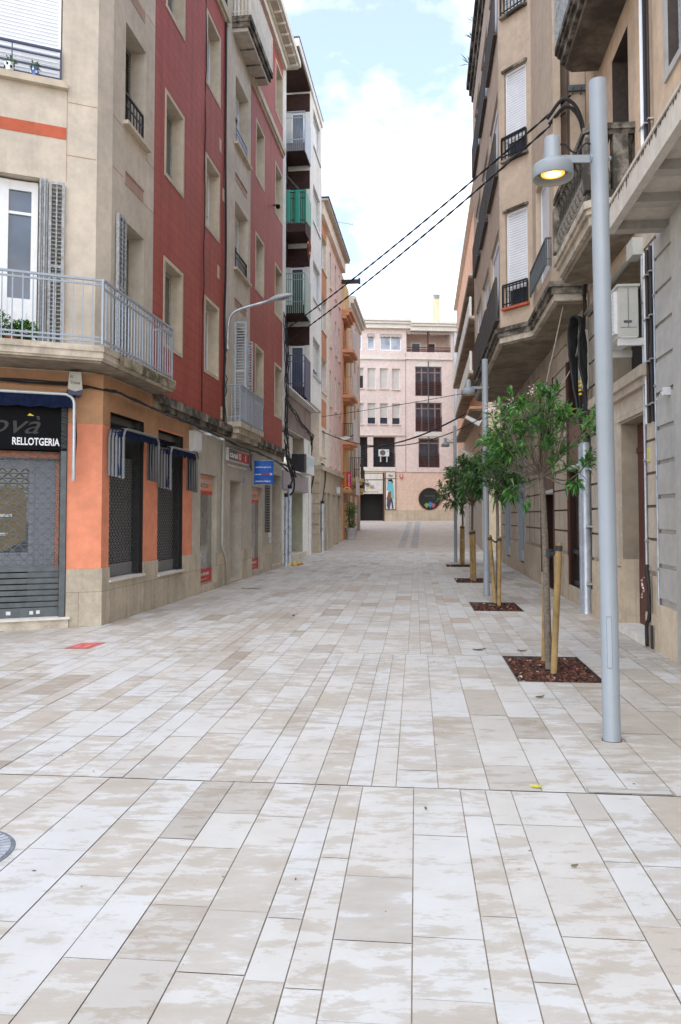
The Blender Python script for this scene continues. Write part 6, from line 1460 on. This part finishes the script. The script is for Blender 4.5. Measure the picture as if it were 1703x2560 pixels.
mb = MB()
for k in range(5): mb.box(RF, 37.8, 38.05, .03, .04, 2.05 - .3 * k, 2.25 - .3 * k)
tag(mb.build('wall_lettering', M['dark_ink']), 'small dark upright lettering on the pale plinth of the rose house', 'lettering')
for s, z, lab in ((27.6, 6.0, 'white flood lamp under the lowest rose house balcony, nearer one'), (33, 4.9, 'white flood lamp under the rose house ledge, farther one')):
    t = thing('wall_lamp', lab, 'flood lamp', RF.pt(s, .4, z), 'flood lamps on the rose house')
    mb = MB(); mb.prism(RF.sub(s, .0), [(.1, z), (.75, z + .32), (.85, z + .22), (.2, z - .18)], -.2, .1); mb.build('lamp_head', M['plastic'], t)
    mb = MB(); mb.tube([RF.pt(s, 0, z + .1), RF.pt(s, .2, z)], .03, 6); mb.build('arm', M['galv'], t)
EB = thing('meter_box', 'white meter box on the pale wall beyond the bay house', 'junction box', EF3.pt(-.6, .1, 4))
mb = MB(); mb.box(EF3, -.95, -.5, 0, .15, 3.2, 3.85); mb.build('box', M['plastic'], EB)
mb = MB(); mb.tube([EF3.pt(-.9, .05, 3.85), EF3.pt(-.9, .05, 6.5)], .03, 6); mb.build('lead', M['cable'], EB)

# ================================================================ overhead cables
def span(a, b, sag, n=24): return [Vector(a).lerp(Vector(b), i / n) - Vector((0, 0, sag * 4 * (i / n) * (1 - i / n))) for i in range(n + 1)]
def twisted(a, b, sag, label, r=.0125, tw=18, amp=.0105, extra=()):
    t = thing('overhead_cable', label, 'cable', a, 'twisted cable pair across the street')
    n = 200; P = span(a, b, sag, n); dirn = (P[-1] - P[0]).normalized(); sd = dirn.cross(Vector((0, 0, 1))).normalized(); up = sd.cross(dirn)
    for ph in (0, math.pi):
        mb = MB(); mb.tube([p + sd * amp * math.cos(ph + 2 * math.pi * tw * i / n) + up * amp * math.sin(ph + 2 * math.pi * tw * i / n) for i, p in enumerate(P)], r, 6); mb.build('strand', M['cable'], t, True)
twisted(B0F.pt(.26, .08, 8.85), LF.pt(13.75, .12, 7.72), .14, 'upper of the two twisted black cables strung across the street')
twisted(B0F.pt(.36, .08, 8.55), LF.pt(13.78, .12, 7.30), .16, 'lower of the two twisted black cables strung across the street')
def wire(a, b, sag, r, label):
    mb = MB(); mb.tube(span(a, b, sag, 40), r, 5); tag(mb.build('overhead_wire', M['cable']), label, 'wire', 'thin wires strung across the street end')
wire(LF.pt(23.2, -.1, 5.4), RF.pt(19.5, .05, 5.55), 1.0, .02, 'sagging wire from the white block corner to the far lamp post')
wire(LF.pt(22.4, .0, 5.95), RF.pt(19.4, .05, 6.3), .05, .012, 'taut thin wire from the underside of the white block across the street')
wire(DF.pt(42.2, .05, 6.4), RF.pt(32, .05, 7.3), .55, .05, 'thick sagging cable in front of the far house from the cream house corner')
t = thing('cable_lamp', 'white flood lamp hung on the sagging wire near the pink house', 'flood lamp', (0, 34, 5))
P = span(LF.pt(23.2, -.1, 5.4), RF.pt(19.5, .05, 5.55), 1.0, 40)
p = P[6]
mb = MB(); mb.prism(Face((p.x - .2, p.y), (1, 0), (0, -1)), [(0, p.z + .1), (.3, p.z + .16), (.5, p.z + .1), (.2, p.z - .02)], -.15, .15); mb.build('lamp_head', M['plastic'], t)
mb = MB(); mb.tube([p + Vector((.0, 0, .0)), p + Vector((.4, 0, .22))], .03, 6); mb.build('arm', M['iron'], t)
t = thing('tv_antenna', 'thin rooftop television antenna above the pink house', 'antenna', DF.pt(27, -1, 15.6))
mb = MB(); q = Vector(DF.pt(29.0, .0, 15.6)); mb.tube([q, q + Vector((0, 0, 2.2))], .025, 5); mb.build('mast', M['galv'], t)
mb = MB(); e = q + Vector((0, 0, 1.5)); mb.tube([e, e + Vector((.9, .1, -.12))], .018, 5)
for k in range(5): c = e + Vector((.9, .1, -.12)) * ((k + 1) / 5); mb.tube([c + Vector((-.03, 0, .14)), c + Vector((.03, 0, -.14))], .012, 4)
mb.build('aerial', M['galv'], t)
# ================================================================ LAMP POSTS
def lamp_post(x, y, h, lean, label, first=None):
    if first is None:
        t = thing('lamp_post', label, 'lamp post', (x, y, 0), 'tall blue grey lamp posts')
        r = .062
        mb = MB(); mb.tube([(x, y, 0), (x, y, h * .5), (x, y, h)], r, 40); mb.build('pole', M['pole'], t, True)
        mb = MB(); mb.lathe((x, y, 0), [(r * 1.02, .004), (r * 1.14, .006), (r * 1.14, .0)], 32, close=False); mb.build('base_ring', M['galvdark'], t)
        mb = MB()                                                    # service hatch outline
        a0, a1 = R(-128), R(-96)
        for za, zb in ((.52, .526), (.884, .89)):
            for k in range(5):
                b, c = a0 + (a1 - a0) * k / 5, a0 + (a1 - a0) * (k + 1) / 5
                mb.face([(x + 1.012 * r * math.cos(b), y + 1.012 * r * math.sin(b), za), (x + 1.012 * r * math.cos(c), y + 1.012 * r * math.sin(c), za), (x + 1.012 * r * math.cos(c), y + 1.012 * r * math.sin(c), zb), (x + 1.012 * r * math.cos(b), y + 1.012 * r * math.sin(b), zb)])
        for b in (a0, a1):
            for k in range(1): mb.face([(x + 1.012 * r * math.cos(b), y + 1.012 * r * math.sin(b), .526), (x + 1.012 * r * math.cos(b + .05), y + 1.012 * r * math.sin(b + .05), .526), (x + 1.012 * r * math.cos(b + .05), y + 1.012 * r * math.sin(b + .05), .884), (x + 1.012 * r * math.cos(b), y + 1.012 * r * math.sin(b), .884)])
        mb.build('hatch_seam', plain('seam', (.2, .24, .28), .6), t)
        c = (x - .345, y, 4.10)
        mb = MB(); mb.lathe(c, [(.0, .305), (.052, .305), (.056, .30), (.060, .15), (.066, .143), (.085, .128), (.118, .112), (.138, .098), (.146, .078), (.148, .0), (.143, -.005), (.137, .0)], 40, close=False)
        mb.lathe(c, [(.137, .0), (.132, .05), (.07, .085), (.0, .09)], 40, close=False)
        lh = mb.build('lamp_head', M['pole'], t, True)
        m = MB(); m.lathe(c, [(.0, .028), (.06, .028), (.062, .05), (.05, .09)], 28, close=False); m.build('bulb', M['lamp_on'], lh)
        m = MB(); m.lathe(c, [(.0632, .026), (.085, .030), (.085, .034)], 28, close=False); m.build('glow_ring', emit('amber lamp halo', (1.0, .50, .06), .55), lh)  # emissive ring stands in for the halo round the bulb
        m = MB(); m.lathe(c, [(.086, .034), (.12, .044), (.128, .05)], 32, close=False); m.build('reflector', plain('bronze reflector', (.30, .24, .14), .3, .7), lh)
        mb = MB(); mb.box(W, x - .29, x - .05, -y - .006, -y + .006, 4.215, 4.272); mb.tube([(x - .07, y, 4.245), (x - .05, y, 4.245)], .03, 10); mb.tube([(x + .05, y, 4.245), (x + .085, y, 4.245)], .016, 8)
        for k in (-.27, -.235): mb.tube([(x + k, y - .014, 4.24), (x + k, y + .01, 4.24)], .009, 8)
        mb.build('arm', M['pole'], t)
        mb = MB(); mb.tube(smooth([(x - .285, y, 4.355), (x - .25, y, 4.355), (x - .2, y, 4.30), (x - .16, y, 4.30), (x - .1, y, 4.36), (x - .06, y, 4.355)], 5), .007, 6); mb.build('lead', M['cable'], t)
        return t
    o = first.copy(); C.objects.link(o); o.location = (x, y, 0); o['label'] = label
    for ch in first.children:
        d = ch.copy(); C.objects.link(d); d.parent = o; d.matrix_parent_inverse = ch.matrix_parent_inverse.copy()
        for g in ch.children: e = g.copy(); C.objects.link(e); e.parent = d
    return o
M['lamp_on'] = emit('lit lamp', (1.0, .70, .22), 2.2)
bpy.context.view_layer.update()
P0 = lamp_post(1.945, 5.66, 4.83, 0, 'nearest tall blue grey lamp post with a lit bell lamp')
bpy.context.view_layer.update()
lamp_post(2.96, 15.88, 4.83, 0, 'second lamp post, standing behind the second mulch bed', P0)
lamp_post(4.08, 27.7, 4.83, 0, 'farthest lamp post, beside the last mulch bed', P0)
P0.rotation_euler = (0, R(-.45), 0)                                   # the nearest one leans a touch

# ================================================================ MULCH BEDS
labs = ['nearest and largest looking square bed of red brown bark mulch', 'second bark mulch bed with the pair of splayed stakes', 'third bark mulch bed, partly hidden by the second lamp post', 'farthest bark mulch bed at the foot of the last tree']
for i, (b0, b1) in enumerate(BEDS):
    ctr = pav((BA0 + BA1) / 2, (b0 + b1) / 2)
    t = thing('mulch_bed', labs[i], 'mulch bed', ctr, 'square bark mulch beds')
    mb = MB(); w = .012
    for a0, a1, c0, c1 in ((BA0, BA1, b0, b0 + w), (BA0, BA1, b1 - w, b1), (BA0, BA0 + w, b0 + w, b1 - w), (BA1 - w, BA1, b0 + w, b1 - w)):
        mb.slab(W, [(p[0], -p[1]) for p in (pav(a0, c0), pav(a1, c0), pav(a1, c1), pav(a0, c1))], -.16, .002)
    mb.build('steel_edge', M['steel'], t)
    mb = MB(); n = 14; rr = random.Random(i); zz = {}
    for p in range(n + 1):
        for q in range(n + 1): zz[p, q] = -.055 + rr.uniform(-.012, .012) + .02 * math.sin(p * .7) * math.sin(q * .5)
    g = lambda p, q: pav(BA0 + .006 + (BA1 - BA0 - .012) * p / n, b0 + .006 + (b1 - b0 - .012) * q / n, zz[p, q])
    for p in range(n):
        for q in range(n): mb.face([g(p, q), g(p + 1, q), g(p + 1, q + 1), g(p, q + 1)])
    mb.build('mulch', M['soil'], t)
    mb = MB(); cnt = (2600, 1300, 700, 500)[i]
    for k in range(cnt):
        c = Vector(pav(rr.uniform(BA0 + .03, BA1 - .03), rr.uniform(b0 + .03, b1 - .03), -.045 + rr.uniform(0, .03)))
        L, w2, th = rr.uniform(.015, .045), rr.uniform(.008, .02), rr.uniform(.004, .009)
        E = Matrix.Rotation(rr.uniform(0, 6.28), 3, 'Z') @ Matrix.Rotation(rr.gauss(0, .45), 3, 'X') @ Matrix.Rotation(rr.gauss(0, .35), 3, 'Y')
        vs = [c + E @ Vector((sx * L * (1 if sy * sx > 0 else .8), sy * w2, sz * th)) for sz in (-1, 1) for sx, sy in ((-1, -1), (1, -1), (1, 1), (-1, 1))]
        j = len(mb.v); mb.v += [tuple(v) for v in vs]
        for f in ((4, 5, 6, 7), (0, 1, 5, 4), (1, 2, 6, 5), (2, 3, 7, 6), (3, 0, 4, 7)): mb.f.append(tuple(j + x for x in f)); mb.uv.append([(0, 0)] * 4); mb.mi.append(0)
    o = mb.build('bark_chips', M['chips'], t); o['kind'] = 'stuff'
mb = MB(); bush(mb, pav(1.62, 8.35, -.01), (.05, .05, .012), 14, .03, 5); o = mb.build('fallen_petals', plain('deep pink petals', (.40, .03, .08), .6)); tag(o, 'small cluster of deep pink fallen petals on the nearest mulch bed', 'petals')
mb = MB(); bush(mb, pav(1.66, 14.35, -.01), (.06, .06, .012), 14, .04, 6); o = mb.build('fallen_petals', plain('red fallen petals', (.42, .03, .07), .6)); tag(o, 'small cluster of red fallen petals on the second mulch bed', 'petals')

# ================================================================ STAKES AND TREES
cam_o = Vector((0, 0, H)); TH = math.atan(80 / 1950.)
def at(px, py, depth):
    """point seen at a photograph position, at the given distance along the street"""
    x = (px - 851.5) / 1950; u = -(py - 1212.) / 1950
    d = Vector((x, math.cos(TH) - u * math.sin(TH), math.sin(TH) + u * math.cos(TH)))
    return cam_o + d * (depth / d.y)
def stake(a, b, r, label):
    t = thing('tree_stake', label, 'stake', (a[0], a[1], -.06), 'round pine tree stakes')
    a = Vector(a); b = Vector(b); d = (b - a).normalized(); mb = MB(); mb.tube([a, a.lerp(b, .5), b - d * .01, b], [r * .95, r, r, r * .93], 16); mb.build('post', M['stake'], t, True)
    mb = MB(); mb.tube([b - d * .085, b - d * .03], r * 1.08, 16); mb.build('strap_band', M['strap'], t, True)
def band(a, b, label, r=.02):
    a, b = Vector(a), Vector(b); mb = MB(); n = 8; s = Vector((0, 0, r))
    P = [a.lerp(b, i / n) - Vector((0, 0, .05 * 4 * (i / n) * (1 - i / n))) for i in range(n + 1)]
    for o in (Vector((0, .004, 0)), Vector((0, -.004, 0))):
        for i in range(n): mb.face([P[i] - s + o, P[i + 1] - s * .8 + o, P[i + 1] + s * .8 + o, P[i] + s + o])
    tag(mb.build('tree_tie', M['strap']), label, 'tree tie', 'black rubber tree ties')

def whorl(mb, c, axis, n, L, r, droop):
    axis = axis.normalized(); s = axis.cross(Vector((0, 0, 1)))
    if s.length < .1: s = Vector((1, 0, 0))
    s.normalize(); q = s.cross(axis)
    for k in range(n):
        a = k * 2.4 + r.uniform(-.3, .3); tilt = r.uniform(.25, 1.25)
        d = (axis * math.cos(tilt) + (s * math.cos(a) + q * math.sin(a)) * math.sin(tilt)).normalized()
        leaf(mb, c - axis * r.uniform(0, .13), d, L * r.uniform(.65, 1.2), r, .24, droop * r.uniform(.4, 1.5))
def tree(label, basep, forkp, tips, L, seed, n_leaf, spread, trunk_r, leafmat='leaf', flowers=(), nsub=5, droop=.28):
    t = thing('street_tree', label, 'tree', (basep[0], basep[1], -.05), 'young oleander trees along the right side')
    r = random.Random(seed); b, f = Vector(basep), Vector(forkp)
    mb = MB(); path = smooth([b, b.lerp(f, .33) + Vector((r.uniform(-.015, .015), 0, 0)), b.lerp(f, .7) + Vector((r.uniform(-.02, .02), 0, 0)), f], 6)
    k = len(path); mb.tube(path, [trunk_r * (1.12 - .3 * i / k) for i in range(k)], 12)
    mb.tube([f - (f - b).normalized() * .06, f + Vector((0, 0, .05))], [trunk_r * .9, trunk_r * 1.15], 10)
    mb.build('trunk', M['bark'], t, True)
    br = MB(); lf = MB()
    for tip in tips:
        tip = Vector(tip); m = f.lerp(tip, .45) + Vector((r.uniform(-.06, .06), r.uniform(-.06, .06), -.04 - .1 * r.random()))
        p = smooth([f, m, tip], 6); br.tube(p, [max(.004, trunk_r * .30 * (1 - .75 * i / len(p))) for i in range(len(p))], 6)
        dr = (tip - f).normalized()
        for _ in range(nsub):
            e = tip + Vector((r.gauss(0, 1), r.gauss(0, 1), r.gauss(0, .7))) * spread
            s0 = p[r.randint(len(p) // 2, len(p) - 2)]
            ps = smooth([s0, s0.lerp(e, .5) + Vector((0, 0, r.uniform(-.03, .05))), e], 3); br.tube(ps, [.004, .0035, .003, .0025, .0025, .002, .002][:len(ps)] + [.0025] * max(0, len(ps) - 7), 4)
            ax = (dr * .5 + (e - s0).normalized() + Vector((0, 0, .35))).normalized()
            whorl(lf, e, ax, n_leaf, L, r, droop)
            if r.random() < .5: whorl(lf, s0.lerp(e, .65), ax, n_leaf // 2, L, r, droop * 1.3)
    br.build('branches', M['bark'], t, True); lf.build('crown', M[leafmat], t)
    if flowers:
        fb = MB()
        for c in flowers: bush(fb, c, (.055, .055, .045), 40, .035, seed + 5)
        fb.build('blossom', M['petal'], t)
    return t
D1 = 8.23
cl = [(1296, 985), (1369, 977), (1330, 1015), (1392, 967), (1255, 1035), (1415, 1025), (1446, 1022), (1484, 1052), (1262, 1080), (1228, 1105), (1292, 1115), (1365, 1096), (1415, 1100), (1477, 1068), (1281, 1015), (1315, 1065), (1346, 1045), (1246, 1065), (1309, 1100), (1255, 1112), (1300, 1060), (1270, 1125), (1215, 1118), (1380, 1010), (1395, 1045)]
rr = random.Random(31)
tips = [at(px, py, D1 + rr.uniform(-.5, .55)) for px, py in cl] + [at(1415, 1168, D1 - .2), at(1295, 1232, D1 - .25), at(1452, 1205, D1 - .3), at(1481, 1148, D1 + .1), at(1238, 1150, D1 - .1)]
tree('largest tree nearest the camera, flowering oleander in the front mulch bed', at(1373, 1672, 8.22), at(1354, 1186, D1), tips, .14, 5, 15, .075, .036, 'leaf', [at(1236, 1016, D1 - .1), at(1226, 1019, D1 - .1), at(1280, 1008, D1 - .15), at(1331, 975, D1), at(1502, 1038, D1)], 3)
S1 = lambda px, py, d: tuple(at(px, py, d))
stake(S1(1361, 1652, 8.36), S1(1366, 1372, 8.36), .033, 'pine stake behind the trunk of the nearest tree'); stake(S1(1384.5, 1684, 8.08), S1(1398, 1357, 8.08), .034, 'pine stake right of the trunk of the nearest tree')
band(S1(1372, 1378, 8.2), S1(1392, 1366, 8.08), 'black tie between the nearest trunk and its right stake', .018); band(S1(1370, 1386, 8.3), S1(1392, 1372, 8.06), 'second, lower black tie on the nearest tree', .012)
mb = MB(); q = at(1371, 1380, 8.22); mb.tube([q - Vector((0, 0, .05)), q + Vector((0, 0, .03))], .044, 14); tag(mb.build('tree_tie', M['strap']), 'black rubber band round the trunk of the nearest tree', 'tree tie', 'black rubber tree ties')
def ball(cx, cy, rx, ry, dep, n, seed, dd=.7):
    r = random.Random(seed); out = []
    for _ in range(n):
        a = r.uniform(0, 6.283); q = r.random() ** .5; out.append(at(cx + rx * q * math.cos(a), cy + ry * q * math.sin(a), dep + r.uniform(-dd, dd)))
    return out
tree('second tree from the camera, slim oleander between two splayed stakes', at(1244, 1508, 14.1), at(1242, 1232, 14.1), ball(1245, 1170, 50, 62, 14.1, 16, 3) + ball(1262, 1140, 50, 45, 14.1, 6, 33) + [Vector(at(1300, 1192, 14.0)), Vector(at(1280, 1225, 14.2))], .19, 6, 11, .12, .03, 'leaf_dark', (), 5, .35)
stake(S1(1238, 1507, 14.1), S1(1224, 1338, 14.0), .037, 'pine stake leaning left beside the second tree'); stake(S1(1248, 1514, 13.9), S1(1249, 1341, 13.9), .036, 'pine stake in front of the second tree trunk')
band(S1(1227, 1343, 14.0), S1(1246, 1352, 14.0), 'black tie between the splayed stakes of the second tree', .02)
tree('third tree from the camera with a dense drooping crown', at(1181, 1449, 20.0), at(1181, 1262, 20.0), ball(1182, 1195, 38, 55, 20.0, 24, 7, .8) + ball(1205, 1160, 25, 35, 20.0, 6, 71, .5), .22, 9, 11, .15, .034, 'leaf_dark', (), 5, .45)
stake(S1(1180, 1450, 19.9), S1(1178, 1327, 19.8), .045, 'left pine stake of the third tree, almost hiding the trunk'); stake(S1(1187, 1454, 19.75), S1(1184, 1326, 19.8), .045, 'right pine stake of the third tree, almost hiding the trunk')
tree('fourth and farthest tree from the camera', at(1157, 1411, 26.0), at(1156, 1262, 26.0), ball(1149, 1210, 38, 52, 26.0, 22, 11, .9) + [Vector(at(1112, 1240, 26)), Vector(at(1124, 1246, 26))], .25, 13, 11, .18, .036, 'leaf_dark', [at(1147, 1209, 25.0)], 5, .45)
stake(S1(1152, 1410, 25.9), S1(1154, 1314, 25.9), .045, 'left pine stake of the farthest tree'); stake(S1(1159, 1412, 25.8), S1(1158, 1315, 25.8), .045, 'right pine stake of the farthest tree')

# ================================================================ CAMERA, SKY, SUN
cam = bpy.data.cameras.new('camera'); co = bpy.data.objects.new('camera', cam); C.objects.link(co)
co.location = (0, 0, H); co.rotation_euler = (R(90) + TH, 0, 0)
cam.sensor_fit = 'VERTICAL'; cam.sensor_height = 24; cam.sensor_width = 24; cam.lens = 24 * 1950 / 2560; cam.shift_y = -68 / 2560
cam.clip_start = .05; cam.clip_end = 800
bpy.context.scene.camera = co

EL, AZ = 62, 200                                                      # sun behind the viewer's left shoulder, high
w = bpy.data.worlds.new('World'); bpy.context.scene.world = w; w.use_nodes = True
nt = w.node_tree; bg = nt.nodes['Background']; out = nt.nodes['World Output']
sky = nt.nodes.new('ShaderNodeTexSky'); sky.sky_type = 'NISHITA'; sky.sun_disc = False; sky.sun_elevation = R(EL); sky.sun_rotation = R(AZ); sky.air_density = 1; sky.dust_density = .6; sky.ozone_density = 1.2
nt.links.new(mixc(nt, 1.0, sky.outputs[0], (.89, 1.02, 1.08), 'MULTIPLY'), bg.inputs[0]); bg.inputs[1].default_value = SKY
tc = nt.nodes.new('ShaderNodeTexCoord'); mp = nt.nodes.new('ShaderNodeMapping'); mp.inputs['Scale'].default_value = (1, 1, 1.6); mp.inputs['Location'].default_value = (.35, .1, .2); nt.links.new(tc.outputs['Generated'], mp.inputs[0])
nz = N(nt, 'ShaderNodeTexNoise', Scale=2.6, Detail=7, Roughness=.55); nt.links.new(mp.outputs[0], nz.inputs['Vector'])
sp = nt.nodes.new('ShaderNodeSeparateXYZ'); nt.links.new(tc.outputs['Generated'], sp.inputs[0])
hm = N(nt, 'ShaderNodeMapRange'); nt.links.new(sp.outputs[2], hm.inputs[0]); hm.inputs[1].default_value = .05; hm.inputs[2].default_value = .62; hm.inputs[3].default_value = .22; hm.inputs[4].default_value = -.19
ad = N(nt, 'ShaderNodeMath', operation='ADD'); nt.links.new(nz.outputs[0], ad.inputs[0]); nt.links.new(hm.outputs[0], ad.inputs[1])
rp = ramp(nt, ad.outputs[0], [(.44, (.13,) * 3), (.66, (.95,) * 3)])
b2 = nt.nodes.new('ShaderNodeBackground'); b2.inputs[0].default_value = (1, .935, .84, 1); b2.inputs[1].default_value = CLOUD
mx = nt.nodes.new('ShaderNodeMixShader'); nt.links.new(rp.outputs[0], mx.inputs[0]); nt.links.new(bg.outputs[0], mx.inputs[1]); nt.links.new(b2.outputs[0], mx.inputs[2]); nt.links.new(mx.outputs[0], out.inputs[0])
sl = bpy.data.lights.new('sun', 'SUN'); sl.energy = SUN; sl.angle = R(SUNANG); sl.color = (1, .92, .82)
so = bpy.data.objects.new('sun', sl); C.objects.link(so)
dv = Vector((math.sin(R(AZ)) * math.cos(R(EL)), math.cos(R(AZ)) * math.cos(R(EL)), math.sin(R(EL))))
so.rotation_euler = (-dv).to_track_quat('-Z', 'Y').to_euler(); so.location = (0, 0, 30)
vs = bpy.context.scene.view_settings; vs.view_transform = 'Standard'; vs.look = 'None'; vs.gamma = 1; vs.use_curve_mapping = False; vs.exposure = EXPO
